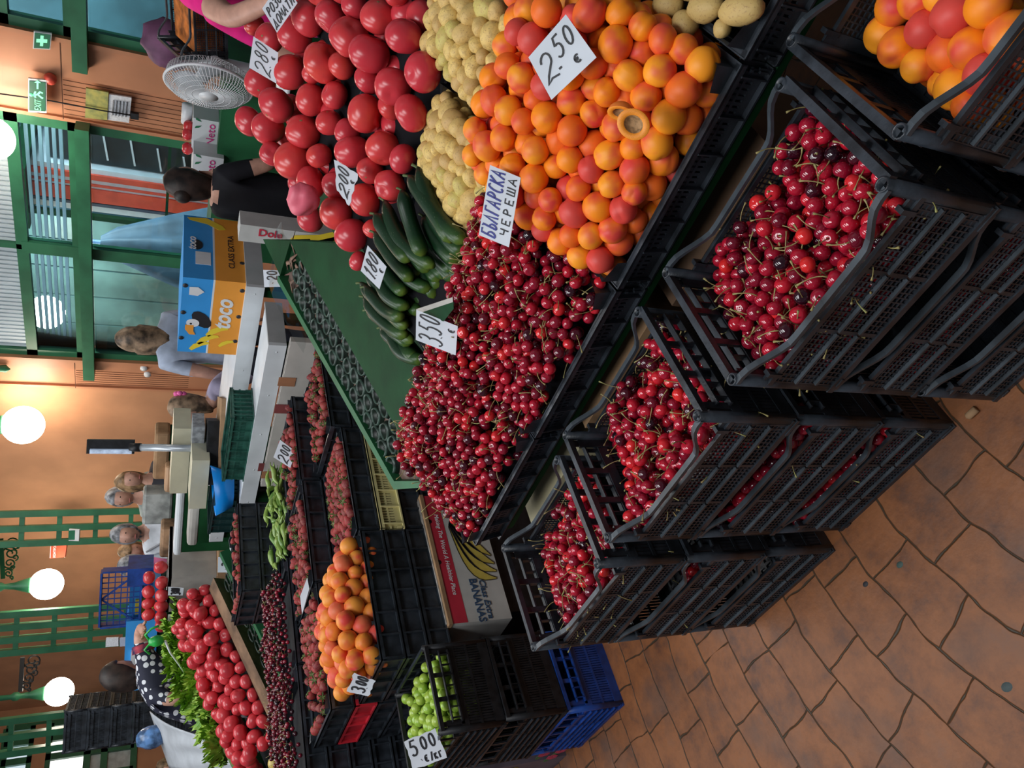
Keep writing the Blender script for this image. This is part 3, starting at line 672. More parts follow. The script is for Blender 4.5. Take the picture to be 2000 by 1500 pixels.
STEM = mat('cherry_stem', (.3, .3, .1), .5, .4, var=.3, scale=60, col2=(.24, .16, .07))
def cherry_shape(d):
    dim = math.exp(-((1-d.z)/.09)); return 1-.22*dim-.03*max(0, -d.z)**4
def cherry_mesh(n, m): return MB().ball((0, 0, 0), (1, .97, .95), n, m, cherry_shape)
CH_ME = cherry_mesh(18, 12).mesh('cherry', CHM)
def stem_pts(k):
    r = random.Random(k); a = r.uniform(0, 6.3); b = r.uniform(.4, 1.3); L = r.uniform(2.3, 3.4); pts = []
    for i in range(6): t = i/5; q = b*t*t*L*.5; pts.append((q*math.cos(a), q*math.sin(a), .72+t*L*.85))
    return pts
STEM_ME = []
for k in range(5): 
    mb = MB(); p = stem_pts(k); mb.tube(p, [.11, .075, .065, .065, .07, .15], 5); STEM_ME.append(mb.mesh('stem', STEM))
cherP, cherR, cherW = [], [], []
def add_cherries(P, R, tagk):
    for p, r in zip(P, R): cherP.append(np.array(p)); cherR.append(r); cherW.append(tagk)
cr = lambda rg, n: rg.uniform(.0128, .0153, n)
# heap on the two sloped trays
def TC(u, v):
    edge = np.clip((u+1.70)/.10, 0, 1)*np.clip((-.745-u)/.05, 0, 1)
    return (.012+.115*np.clip((v+.01)/.30, 0, 1)**.8+.012*np.sin(u*17)*np.sin(v*14+1))*(.35+.65*edge)*(1-.75*np.clip((v-.36)/.07, 0, 1))
def clampC(P, R):
    P[:, 0] = np.clip(P[:, 0], -1.665+R, -.752-R); P[:, 1] = np.clip(P[:, 1], .016+R, .43-R)
    T = TC(P[:, 0], P[:, 1]); P[:, 2] = np.minimum(P[:, 2], T-R*.4); P[:, 2] = np.maximum(P[:, 2], T-.05); return P
P, R = pack(900, lambda g: (g.uniform(-1.66, -.755), g.uniform(.02, .42), g.uniform(-.03, .1)), clampC, cr, 1, 90)
add_cherries(local(P), R, 'heap')
liner_specs = [('c', -1.655, -.765, .02, .36, TC, .068)]
# in the stacked crates
def crate_heap(k, lv, Tf, n, seed, front=False):
    x, y, rz = STACKS[k]; c, s = math.cos(rz), math.sin(rz)
    x0, x1, y0, y1 = -CW/2+.012, CW/2-.012, -CD/2+.010, CD/2-.012
    def clamp(P, R):
        P[:, 0] = np.clip(P[:, 0], x0+R, x1-R); P[:, 1] = np.clip(P[:, 1], y0+R, (y0+.06 if front else y1)-R)
        T = Tf(P[:, 0], P[:, 1]); P[:, 2] = np.minimum(P[:, 2], T-R*.5); P[:, 2] = np.maximum(P[:, 2], .007+R if front else T-.052); return P
    P, R = pack(n, lambda g: (g.uniform(x0, x1), g.uniform(y0, y1), g.uniform(.02, .2)), clamp, cr, seed, 90)
    add_cherries([(x+p[0]*c-p[1]*s, y+p[0]*s+p[1]*c, lv*CH+p[2]) for p in P], R, k+str(lv))
bump = lambda X, Y, a: .008*np.sin(X*31+a)*np.sin(Y*27+a*2)
TA = lambda X, Y: .178-.03*np.clip((-.08-X)/.12, 0, 1)-.02*np.clip((Y-.05)/.1, 0, 1)+bump(X, Y, 1)
TB = lambda X, Y: .178-.075*np.clip((-.07-X)/.12, 0, 1)*np.clip((Y+.12)/.15, 0, 1)+bump(X, Y, 2)
TCc = lambda X, Y: .18-.07*np.clip((-.08-X)/.12, 0, 1)-.03*np.clip((Y-.05)/.1, 0, 1)+bump(X, Y, 3)
for k, T, sd in (('A', TA, 11), ('B', TB, 12), ('C', TCc, 13)):
    crate_heap(k, 2, T, 300, sd)
    crate_heap(k, 2, lambda X, Y, T=T: T(X, Y)-.045, 120, sd+20, True)
crate_heap('B', 1, lambda X, Y: .17+0*X, 175, 41, True); crate_heap('B', 0, lambda X, Y: .165+0*X, 170, 42, True)
crate_heap('C', 1, lambda X, Y: .05+.10*np.clip((X+.02)/.1, 0, 1), 125, 43, True); crate_heap('A', 1, lambda X, Y: .06+0*X, 60, 44, True)
# small far heap on the second stall
def TF(u, v): return .02+.055*np.sin(np.clip((u+3.08)/.30, 0, 1)*PI)**.7+.008*np.sin(v*19)
def clampF(P, R):
    P[:, 0] = np.clip(P[:, 0], -3.08+R, -2.78-R); P[:, 1] = np.clip(P[:, 1], .80+R, 1.66-R); T = 1.04+TF(P[:, 0], P[:, 1])
    P[:, 2] = np.clip(P[:, 2], T-.03, T-R*.4); return P
PF_, RF_ = pack(720, lambda g: (g.uniform(-3.08, -2.78), g.uniform(.8, 1.66), g.uniform(1.03, 1.1)), clampF, lambda g, n: g.uniform(.0105, .0125, n), 5, 60)
PF_ = CO+(PF_-CO)*KS
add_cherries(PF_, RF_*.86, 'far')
cherP = np.array(cherP); cherR = np.array(cherR)
cnt = idbuffer(cherP, cherR)
low = np.array([not (w == 'heap' or w[-1] == '2') for w in cherW]); cs = np.where(low, cnt*.15, cnt)
pick = np.argsort(-cs)[:300]; pickset = set(pick.tolist())
names = {'heap': 'in the sloped heap behind the crates', 'A2': 'in the crate beside the apricot crate', 'B2': 'in the middle cherry crate', 'C2': 'in the crate by the banana carton'}
rg = random.Random(21); tones = np.array([min(1, max(0, rg.choice((rg.gauss(.6, .13), rg.gauss(.78, .1), rg.gauss(.42, .12), rg.gauss(.15, .07) if rg.random() < .55 else .6)))) for _ in cherP])
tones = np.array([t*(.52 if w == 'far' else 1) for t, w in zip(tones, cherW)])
def tonename(t): return 'nearly black' if t < .2 else 'dark maroon' if t < .42 else 'deep red' if t < .68 else 'bright red'
quats = []
for i in range(len(cherP)):
    q = rand_rot(rg); up = q @ Vector((0, 0, 1))
    if up.z < 0 and rg.random() < .75: q = Quaternion((1, 0, 0), PI) @ q
    quats.append(q)
for i in pick:
    w = cherW[i]; mw = Matrix.Translation(Vector(cherP[i])) @ quats[i].to_matrix().to_4x4() @ Matrix.Scale(cherR[i], 4)
    hs = rg.random() < .8
    o = newobj('cherry', CH_ME, None, mw, (tones[i], 0, 0))
    wn = names.get(w, 'in the crates')
    tag(o, 'glossy %s cherry %s %s' % (tonename(tones[i]), 'with its thin stem' if hs else 'without stem', wn), 'cherry', '%s cherries %s %s' % (tonename(tones[i]), 'with stems' if hs else 'without stems', wn))
    if hs: c = bpy.data.objects.new('stem', STEM_ME[rg.randrange(5)]); COL.objects.link(c); c.parent = o
def merge_stuff(name, idx, base, extra, mats, label, cat):
    """many small fruits of one heap as one uncounted mass"""
    V, F, Mi, T = [], [], [], []; bv = np.array(base.v); off = 0
    ex = [(np.array(e.v), e.f) for e in extra]
    for i in idx:
        Rm = np.array(quats[i].to_matrix())*cherR[i]; V.append(bv@Rm.T+cherP[i]); F += [tuple(a+off for a in f) for f in base.f]; Mi += [0]*len(base.f); off += len(bv); T.append(np.full(len(bv), tones[i]))
        if cnt[i] > 0 and rg.random() < (.8 if not low[i] else .5 if cherW[i] == 'far' else .12):
            ev, ef = ex[i % len(ex)]; V.append(ev@Rm.T+cherP[i]); F += [tuple(a+off for a in f) for f in ef]; Mi += [1]*len(ef); off += len(ev); T.append(np.zeros(len(ev)))
    me = bpy.data.meshes.new(name); me.from_pydata(np.concatenate(V).tolist(), [], F)
    for m in mats: me.materials.append(m)
    me.polygons.foreach_set('material_index', Mi); me.polygons.foreach_set('use_smooth', [True]*len(F))
    at = me.attributes.new('tone', 'FLOAT', 'POINT'); at.data.foreach_set('value', np.concatenate(T).astype(np.float32)); me.update()
    o = bpy.data.objects.new(name, me); COL.objects.link(o); return tag(o, label, cat, kind='stuff')
exst = []
for k in range(5): mb = MB(); mb.tube(stem_pts(k), [.1, .07, .065, .065, .07, .14], 4); exst.append(mb)
rest = [i for i in range(len(cherP)) if i not in pickset and (cnt[i] > 0 or rg.random() < .5)]
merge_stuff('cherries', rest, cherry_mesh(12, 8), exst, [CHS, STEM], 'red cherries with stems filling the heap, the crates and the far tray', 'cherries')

# ------------------------------------------------------------------ dark paper beds under the heaps, belonging to the stall
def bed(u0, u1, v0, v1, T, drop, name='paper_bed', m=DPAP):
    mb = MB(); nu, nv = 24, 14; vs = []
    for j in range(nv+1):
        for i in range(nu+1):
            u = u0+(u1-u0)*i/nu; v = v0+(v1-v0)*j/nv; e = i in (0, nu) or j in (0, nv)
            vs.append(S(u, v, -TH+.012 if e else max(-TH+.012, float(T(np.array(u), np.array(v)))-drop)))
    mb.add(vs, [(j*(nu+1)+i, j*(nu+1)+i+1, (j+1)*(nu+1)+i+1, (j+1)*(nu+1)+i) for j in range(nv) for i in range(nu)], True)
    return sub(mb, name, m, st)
for a in liner_specs: bed(*a[1:])

# ------------------------------------------------------------------ apricots
APM = bpy.data.materials.new('apricot_skin'); APM.use_nodes = True
def fruit_mat(m, stops_scale, blush, rough, var_scale=.9, lo=.40, hi=.72, dark=None, bump=0):
    nt = m.node_tree; L = nt.links; b = nt.nodes['Principled BSDF']; oi = nt.nodes.new('ShaderNodeObjectInfo'); tc = nt.nodes.new('ShaderNodeTexCoord')
    ad = nt.nodes.new('ShaderNodeVectorMath'); ad.operation = 'ADD'; L.new(tc.outputs['Object'], ad.inputs[0]); sc = nt.nodes.new('ShaderNodeVectorMath'); sc.operation = 'SCALE'; cb = nt.nodes.new('ShaderNodeCombineXYZ'); L.new(oi.outputs['Random'], cb.inputs[0]); L.new(oi.outputs['Random'], cb.inputs[1]); L.new(cb.outputs[0], sc.inputs[0]); sc.inputs['Scale'].default_value = 57; L.new(sc.outputs[0], ad.inputs[1])
    nz = nt.nodes.new('ShaderNodeTexNoise'); nz.inputs['Scale'].default_value = var_scale; nz.inputs['Detail'].default_value = 2; L.new(ad.outputs[0], nz.inputs['Vector'])
    rr = ramp(nt, [(lo, (0, 0, 0)), (hi, (1, 1, 1))]); L.new(nz.outputs['Fac'], rr.inputs['Fac'])
    mx = nt.nodes.new('ShaderNodeMix'); mx.data_type = 'RGBA'; L.new(rr.outputs['Color'], mx.inputs[0]); L.new(oi.outputs['Color'], mx.inputs[6]); mx.inputs[7].default_value = (*blush, 1); out = mx.outputs[2]
    n2 = nt.nodes.new('ShaderNodeTexNoise'); n2.inputs['Scale'].default_value = stops_scale; n2.inputs['Detail'].default_value = 4; L.new(ad.outputs[0], n2.inputs['Vector'])
    if dark:
        r2_ = ramp(nt, [(.56, (0, 0, 0)), (.72, (1, 1, 1))]); L.new(n2.outputs['Fac'], r2_.inputs['Fac']); m2 = nt.nodes.new('ShaderNodeMix'); m2.data_type = 'RGBA'; L.new(r2_.outputs['Color'], m2.inputs[0]); L.new(out, m2.inputs[6]); m2.inputs[7].default_value = (*dark, 1); out = m2.outputs[2]
    L.new(out, b.inputs['Base Color']); b.inputs['Roughness'].default_value = rough
    if bump: bn = nt.nodes.new('ShaderNodeBump'); bn.inputs['Strength'].default_value = bump; bn.inputs['Distance'].default_value = .1; L.new(n2.outputs['Fac'], bn.inputs['Height']); L.new(bn.outputs[0], b.inputs['Normal'])
    return m
fruit_mat(APM, 30, (.7, .06, .045), .46, .6, .45, .70); APM.node_tree.nodes['Principled BSDF'].inputs['Specular IOR Level'].default_value = .3
def apr_shape(k):
    r = random.Random(k); dp = r.uniform(.05, .10); w = r.uniform(.16, .24); a = r.uniform(.93, 1.02)
    def f(d):
        g = math.exp(-(d.y/w)**2)*(1 if d.x > 0 else 0)*dp*min(1, max(0, d.x*1.8))
        return (1-g-.12*math.exp(-((1-d.z)/.06)))*(1+.02*d.x)
    return f, a
AP_ME = []
for k in range(5):
    f, a = apr_shape(k); AP_ME.append(MB().ball((0, 0, 0), (1, a, .98+.03*k), 28, 18, f).mesh('apricot', APM))
APC = {'plain orange': (.9, .25, .010), 'yellow orange': (.92, .32, .018), 'red blushed': (.82, .15, .015), 'deep pinkish red': (.62, .065, .05)}
def apricots(P, R, place, seed, lab, grp, weights=(4, 3, 3, 1), pals=None):
    g = random.Random(seed); ks = list(APC); out = []
    for p, r in zip(P, R):
        k = g.choices(ks, weights)[0]; c = APC[k]
        mw = Matrix.Translation(Vector(p)) @ rand_rot(g).to_matrix().to_4x4() @ Matrix.Scale(r, 4)
        o = newobj('apricot', AP_ME[g.randrange(5)], None, mw, c); out.append(o)
        tag(o, '%s apricot %s' % (k, lab), 'apricot', '%s apricots %s' % (k, grp))
    return out
def shown(P, R, mn=6):
    c = idbuffer(np.array(P), np.array(R)); px, z = proj(np.array(P)); return [i for i in range(len(P)) if c[i] >= mn and -40 < px[i][0] < 2040 and -40 < px[i][1] < 1540]
arad = lambda g, n: g.uniform(.0235, .0295, n)
def TAp(u, v):
    ed = np.clip((u+.775)/.09, 0, 1)**.6*np.clip((-.265-u)/.07, 0, 1)**.6
    return (.025+.145*np.clip((v+.0)/.27, 0, 1)**.8)*(.3+.7*ed)*(1-.6*np.clip((v-.4)/.08, 0, 1))
def clampA(P, R):
    P[:, 0] = np.clip(P[:, 0], -.758+R, -.288-R); P[:, 1] = np.clip(P[:, 1], .014+R, .47-R); T = TAp(P[:, 0], P[:, 1]); P[:, 2] = np.clip(P[:, 2], T-.085, T-R*.3); return P
P, R = pack(235, lambda g: (g.uniform(-.75, -.29), g.uniform(.02, .46), g.uniform(0, .12)), clampA, arad, 3, 140)
P = local(P); vis = shown(P, R)
apricots([P[i] for i in vis], [R[i] for i in vis], None, 8, 'in the sloped heap with the 2.50 sign', 'in the sloped heap', (5, 3, 4, 2))
bed(-.74, -.30, .02, .36, TAp, .088)
def TA2(u, v): return .05+.07*np.clip((v-.42)/.2, 0, 1)
def clampA2(P, R):
    P[:, 0] = np.clip(P[:, 0], -.45+R, .0-R); P[:, 1] = np.clip(P[:, 1], .42+R, .765-R); T = TA2(P[:, 0], P[:, 1]); P[:, 2] = np.clip(P[:, 2], T-.07, T-R*.4); return P
P, R = pack(110, lambda g: (g.uniform(-.45, .0), g.uniform(.42, .76), g.uniform(0, .1)), clampA2, arad, 4, 100)
P = local(P); vis = shown(P, R, 12)
apricots([P[i] for i in vis], [R[i] for i in vis], None, 9, 'in the tray behind the sloped apricot heap', 'in the tray behind', (3, 2, 4, 2))
bed(-.44, -.01, .40, .75, TA2, .075)
# right hand crate
xd, yd, rzd = STACKS['D']
TDf = lambda X, Y: .105+.085*np.clip((X+.13)/.19, 0, 1)+.012*np.sin(X*40)*np.sin(Y*37)
def clampD(P, R):
    P[:, 0] = np.clip(P[:, 0], -CW/2+.035+R, CW/2-.012-R); P[:, 1] = np.clip(P[:, 1], -CD/2+.011+R, CD/2-.012-R); T = TDf(P[:, 0], P[:, 1]); P[:, 2] = np.clip(P[:, 2], .008+R, T); return P
P, R = pack(128, lambda g: (g.uniform(-.15, .18), g.uniform(-.13, .13), g.uniform(.03, .15)), clampD, lambda g, n: g.uniform(.024, .031, n), 6, 140)
P = [Vector((xd+p[0], yd+p[1], 2*CH+p[2])) for p in P]; vis = shown(P, R, 14)
apricots([P[i] for i in vis], [R[i] for i in vis], None, 10, 'in the deep mesh crate nearest the camera', 'in the nearest crate', (3, 3, 3, 3))
# the split fruit lying on the heap
FLESH = mat('apricot_flesh', (.9, .3, .025), .5, .4, var=.1, scale=40)
def split_half(p, q, label, r=.027):
    mb = MB(); n, m = 24, 8; vs = []; 
    prof = [(1.0*math.sin(PI/2*i/m), -math.cos(PI/2*i/m)) for i in range(m+1)]
    mb.lathe(prof, n=n); mb.mi = 1
    mb.lathe([(1.0, 0), (.95, .04), (.66, .03), (.58, -.05)], n=n); mb.mi = 2; mb.lathe([(.58, -.05), (.45, -.3), (.22, -.42), (0, -.44)], n=n)
    o = mb.build('apricot_half', [APM, FLESH, mat('stone_hollow', (.42, .25, .12), .7, .3, var=.2, scale=4)]); o.color = (.8, .2, .03, 1)
    o.matrix_world = Matrix.Translation(Vector(p)) @ q.to_matrix().to_4x4() @ Matrix.Diagonal((r*.85, r, r*.9, 1)); return tag(o, label, 'apricot')
hp = pp(1237, 243, S(-.5, .25, .15), SN); tv = (Vector(CO)-hp).normalized()
split_half(hp+tv*.012, Vector((0, 0, 1)).rotation_difference((tv+Vector((-.1, -.35, .35))).normalized()), 'split apricot half showing its brown stone hollow on top of the sloped heap')
hp = pp(1212, 222, S(-.5, .25, .145), SN); split_half(hp+tv*.006, Vector((0, 0, 1)).rotation_difference((tv*.45+Vector((-.75, -.45, .1))).normalized()), 'torn apricot half turned edge on beside the hollow half in the heap', .022)
ORD = ['nearest', 'second nearest', 'third nearest', 'fourth nearest', 'fifth nearest', 'sixth nearest', 'seventh nearest', 'eighth nearest', 'ninth nearest', 'tenth nearest', 'eleventh nearest', 'twelfth nearest', 'thirteenth nearest', 'fourteenth nearest', 'fifteenth nearest', 'sixteenth nearest', 'seventeenth nearest', 'eighteenth nearest']
# ------------------------------------------------------------------ big pink tomatoes, each laid where it sits on the slope
TOM = bpy.data.materials.new('tomato_skin'); TOM.use_nodes = True; fruit_mat(TOM, 8, (.55, .035, .05), .27, .8, .3, .75); TOM.node_tree.nodes['Principled BSDF'].inputs['Specular IOR Level'].default_value = .5
SCAR = mat('corky_scar', (.3, .2, .1), .8, .2, var=.2, scale=200)
def tom_shape(k):
    r = random.Random(k); n = r.choice((4, 5, 6)); a = r.uniform(.012, .035); ph = r.uniform(0, 6)
    return lambda d: 1+a*math.cos(n*math.atan2(d.y, d.x)+ph)*(1-d.z*d.z)-.17*math.exp(-((1-d.z)/.06))-.04*math.exp(-((1+d.z)/.05))
TOM_ME = [MB().ball((0, 0, 0), (1, 1, .86+.03*(k % 3)), 32, 20, tom_shape(k)).mesh('tomato', TOM) for k in range(5)]
def scar_mesh():
    mb = MB(); k = 9; r = random.Random(2); mb.add([(.0, 0, -.845)]+[(.075*r.uniform(.6, 1.3)*math.cos(2*PI*i/k), .075*r.uniform(.6, 1.3)*math.sin(2*PI*i/k), -.832) for i in range(k)], [(0, 1+(i+1) % k, 1+i) for i in range(k)]); return mb.mesh('blossom_scar', SCAR)
SCAR_ME = scar_mesh()
Z5 = lambda x, y: (400+x*.3, y*.3)
raw = [(670,120,108),(820,110,105),(585,230,110),(990,55,85),(1160,110,115),(1300,235,120),(945,235,125),(1075,355,132),(770,410,125),(890,430,85),(555,470,108),(700,470,70),(475,690,110),(690,650,100),(360,540,95),(420,250,90),(1420,470,122),(1225,565,117),(1345,740,117),(1080,520,90),(1205,700,80),(640,860,108),(845,620,88),(285,790,90),(420,850,102),(810,800,85),(580,1040,122),(745,1015,82),(435,985,75),(700,1190,100),(1045,740,120),(935,870,85),(962,980,112),(1165,965,112),(1290,1035,92),(850,1210,85),(858,1385,106),(1045,1300,106),(1205,1210,100),(1090,1120,85),(960,1533,110),(1000,1700,62),(1092,1490,60),(600,20,70),(750,-60,100),(900,-80,100),(1250,-40,80)]
tp, tr = [], []
for zx, zy, zr in raw:
    x, y = Z5(zx, zy)
    P0 = pp(x, y, S(0, 0, .05), SN); v = (P0-S0).dot(SV)
    w = .055+.02*min(1, max(0, (v-.8)/.5))+(.02 if zr > 115 else 0); P0 = pp(x, y, S(0, 0, w), SN)
    d = (np.array(P0)-CO)@CF; tp.append(np.array(P0)); tr.append(min(.068, zr*.3*d/FPX*1.05))
gx = random.Random(77)
for k in range(60):      # the lower layer that shows in the gaps
    x, y = gx.uniform(490, 850), gx.uniform(-20, 470)
    if not (x > 470+.33*y-20 and x < 860-.27*y): continue
    P0 = pp(x, y, S(0, 0, .012), SN); tp.append(np.array(P0)); tr.append(gx.uniform(.04, .05))
tp = np.array(tp); tr = np.array(tr); NU = len(raw)
rays_ = (tp-CO)/np.linalg.norm(tp-CO, axis=1)[:, None]
for it in range(60):      # settle them apart, mostly along the line of sight and up the slope
    D = tp[:, None]-tp[None]; d = np.linalg.norm(D, axis=2)+np.eye(len(tp))*9; rs = (tr[:, None]+tr[None])*.88; ov = np.maximum(0, rs-d)*.5
    acc = ((ov/d)[:, :, None]*D).sum(1)*.5; along = (acc*rays_).sum(1)[:, None]*rays_; tp = tp+along+.12*(acc-along)
g = random.Random(4); tcent = {'2.80': (514, 118), '2.00': (673, 356)}; tom_objs = []
cv = idbuffer(tp, tr)
for q_, (p, r) in enumerate(zip(tp, tr)):
    if q_ >= NU and cv[q_] < 12: continue
    L_ = ((p-np.array(S0))@np.array(SV), p[0])
    o = newobj('tomato', TOM_ME[g.randrange(5)], None, Matrix.Translation(Vector(p)) @ rand_rot(g).to_matrix().to_4x4() @ Matrix.Scale(r, 4), g.choice(((.6, .04, .05), (.66, .05, .05), (.55, .035, .05), (.68, .06, .045))))
    c = bpy.data.objects.new('blossom_scar', SCAR_ME); COL.objects.link(c); c.parent = o; tom_objs.append((o, Vector(p)))
SIGN_PX = {'2.80 sign': (514, 118), '2.00 sign': (673, 356), 'small potatoes': (870, 190), 'pink cloth': (592, 388), 'cucumbers': (760, 420), 'lettered sign at the picture edge': (546, 15), 'empty black tray': (860, 40)}
def rank_labels(objs, fmt, cat, grp, marks):
    """names every thing by how near it lies to a mark one can find"""
    px = {id(o): proj(p)[0] for o, p in objs}; best = {}
    for o, p in objs:
        m = min(marks, key=lambda k: (px[id(o)][0]-marks[k][0])**2+(px[id(o)][1]-marks[k][1])**2); best.setdefault(m, []).append(o)
    for m, L_ in best.items():
        L_.sort(key=lambda o: (px[id(o)][0]-marks[m][0])**2+(px[id(o)][1]-marks[m][1])**2)
        for i, o in enumerate(L_): tag(o, fmt % (ORD[i] if i < len(ORD) else 'far from', m) if i < len(ORD) else fmt % ('number %d away from' % (i+1), m), cat, grp)
rank_labels(tom_objs, 'large pink tomato on the slope, %s to the %s', 'tomato', 'large pink tomatoes on the slope', SIGN_PX)
Tb = lambda u, v: .06+0*u
bed(-1.39, -.6, .79, 1.54, lambda u, v: .035+0*u, 0)
# ------------------------------------------------------------------ cucumbers
CUM = bpy.data.materials.new('cucumber_skin'); CUM.use_nodes = True; nt = CUM.node_tree; L = nt.links; b = nt.nodes['Principled BSDF']
tc = nt.nodes.new('ShaderNodeTexCoord'); sx = nt.nodes.new('ShaderNodeSeparateXYZ'); L.new(tc.outputs['Generated'], sx.inputs[0])
r1 = ramp(nt, [(.0, (.12, .19, .025)), (.08, (.025, .07, .015)), (.3, (.006, .03, .010)), (1, (.005, .022, .009))]); L.new(sx.outputs[0], r1.inputs['Fac'])
vz = nt.nodes.new('ShaderNodeTexVoronoi'); vz.inputs['Scale'].default_value = 110; L.new(tc.outputs['Object'], vz.inputs['Vector']); r2n = ramp(nt, [(.0, (1, 1, 1)), (.14, (0, 0, 0))]); L.new(vz.outputs['Distance'], r2n.inputs['Fac'])
mx = nt.nodes.new('ShaderNodeMix'); mx.data_type = 'RGBA'; mfac = nt.nodes.new('ShaderNodeMath'); mfac.operation = 'MULTIPLY'; L.new(r2n.outputs['Color'], mfac.inputs[0]); mfac.inputs[1].default_value = .35; L.new(mfac.outputs[0], mx.inputs[0]); L.new(r1.outputs['Color'], mx.inputs[6]); mx.inputs[7].default_value = (.16, .22, .08, 1); L.new(mx.outputs[2], b.inputs['Base Color'])
b.inputs['Roughness'].default_value = .36; b.inputs['Specular IOR Level'].default_value = .35; bn = nt.nodes.new('ShaderNodeBump'); bn.inputs['Strength'].default_value = .4; bn.inputs['Distance'].default_value = .002; L.new(r2n.outputs['Color'], bn.inputs['Height']); L.new(bn.outputs[0], b.inputs['Normal'])
def cucumber(k, bend, R=.0215, Ln=.29):
    mb = MB(); n = 16; pts, rs = [], []
    for i in range(n+1):
        t = i/n; pts.append((Ln*t, bend*math.sin(PI*t), 0)); rs.append(R*(max(.12, 1-(max(0, .13-t)/.13)**2.2))**.5*(1-(max(0, t-.8)/.2)**2*.72)*(1+.04*math.sin(t*9+k)))
    mb.tube(pts, rs, 14); return mb.mesh('cucumber', CUM)
CU_ME = [cucumber(k, bnd) for k, bnd in enumerate((.012, .022, -.01, .03, .004))]
mb = MB(); mb.tube([(.288, 0, 0), (.298, .002, .003), (.308, .004, .01)], [.005, .0035, .004], 6); CUE = mb.mesh('stalk_end', mat('cucumber_stalk', (.09, .13, .04), .7))
cu = [((907,472),(817,328),.085),((883,472),(799,345),.09),((826,499),(785,372),.1),((847,520),(752,393),.075),((799,508),(733,418),.1),((803,547),(733,455),.085),((790,571),(730,490),.08),((796,601),(742,520),.07),((784,619),(713,560),.085),((793,637),(705,553),.06),((793,655),(712,580),.05),((805,667),(718,605),.035),((826,703),(760,640),.02),((838,529),(790,450),.05),((820,538),(770,470),.05),((840,566),(800,510),.045),((850,580),(810,520),.03),((820,610),(775,545),.04),((859,548),(815,480),.03),((907,495),(850,420),.045),((895,511),(845,445),.04),((906,525),(850,455),.025),((874,538),(830,480),.025),((892,547),(850,490),.015),((812,700),(745,640),.03),((830,712),(790,665),.0),((918,478),(870,400),.035),((775,600),(722,535),.06),((925,492),(868,425),.02),((901,545),(842,480),.012),((905,527),(848,460),.018),((842,566),(790,505),.035),((888,531),(832,466),.02),((861,557),(808,495),.025),((811,613),(762,552),.03),((832,592),(780,530),.02),((850,600),(800,545),.008),((870,565),(815,500),.008),((800,672),(745,620),.03)]
cob = []; g = random.Random(9)
for (a, b_, w) in cu:
    A = pp(*a, S(0, 0, w-.012), SN); B = pp(*b_, S(0, 0, w+.0), SN); d = B-A; Ln = d.length; k = g.randrange(5); sc = min(1.15, max(.62, Ln/.29))
    d.normalize(); y = SN.cross(d).normalized(); mw = Matrix((d, y, d.cross(y))).transposed().to_4x4(); mw.translation = A
    o = newobj('cucumber', CU_ME[k], None, mw @ Matrix.Rotation(g.uniform(-.6, .6), 4, 'X') @ Matrix.Diagonal((sc, .98, .98, 1)))
    c = bpy.data.objects.new('stalk_end', CUE); COL.objects.link(c); c.parent = o; cob.append((o, A))
rank_labels(cob, 'dark green cucumber whose tip lies %s to the %s', 'cucumber', 'cucumbers heaped in the tray', {'1.80 sign': (735, 522), 'folded 3.50 sign': (840, 620), 'potato tray corner': (930, 470)})
bed(-1.395, -.98, .39, .75, lambda u, v: .0+.03*np.clip((v-.4)/.2, 0, 1), 0)
# ------------------------------------------------------------------ potatoes
POT = bpy.data.materials.new('potato_skin'); POT.use_nodes = True; fruit_mat(POT, 7, (.52, .35, .12), .55, 2.2, .45, .75, dark=(.36, .22, .085), bump=.06); POT.node_tree.nodes['Principled BSDF'].inputs['Specular IOR Level'].default_value = .35
def pot_shape(k):
    r = random.Random(k); o = Vector((r.uniform(0, 9), r.uniform(0, 9), r.uniform(0, 9))); return lambda d: 1+.11*mnoise.noise(d*1.3+o)+.02*mnoise.noise(d*4+o)
PO_ME = [MB().ball((0, 0, 0), (1.22-.05*(k % 3), .95, .92), 20, 14, pot_shape(k)).mesh('potato', POT) for k in range(6)]
PC = {'pale yellow': (.72, .51, .17), 'sandy': (.63, .43, .15), 'greenish yellow': (.58, .48, .14), 'brownish': (.55, .35, .13)}
def potatoes(u0, u1, v0, v1, T, n, rad, seed, lab, mn=5):
    def cl(P, R):
        P[:, 0] = np.clip(P[:, 0], u0+R, u1-R); P[:, 1] = np.clip(P[:, 1], v0+R, v1-R); t = T(P[:, 0], P[:, 1]); P[:, 2] = np.clip(P[:, 2], t-.075, t-R*.4); return P
    P, R = pack(n, lambda g: (g.uniform(u0, u1), g.uniform(v0, v1), g.uniform(-.02, .1)), cl, rad, seed, 110); P = local(P); g = random.Random(seed)
    for i in shown(P, R, mn):
        k = g.choices(list(PC), (4, 3, 1, 2))[0]; tag(newobj('potato', PO_ME[g.randrange(6)], None, Matrix.Translation(P[i]) @ rand_rot(g).to_matrix().to_4x4() @ Matrix.Scale(R[i], 4), PC[k]), 'small %s potato heaped %s' % (k, lab), 'potato', '%s small potatoes %s' % (k, lab))
    bed(u0+.01, u1-.01, v0+.01, v1-.01, T, .08)
prad = lambda g, n: np.clip(g.normal(.0225, .0045, n), .015, .034)
potatoes(-.955, -.73, .395, .765, lambda u, v: .012+.065*np.sin(np.clip((v-.37)/.41, 0, 1)*PI)**.6*np.sin(np.clip((u+.985)/.285, 0, 1)*PI)**.5, 150, prad, 31, 'in the tray beside the cucumbers')
potatoes(-.695, -.468, .395, .86, lambda u, v: .012+.072*np.sin(np.clip((v-.37)/.6, 0, 1)*PI)**.6*np.sin(np.clip((u+.725)/.285, 0, 1)*PI)**.5, 190, prad, 32, 'in the tray behind the 2.50 sign')
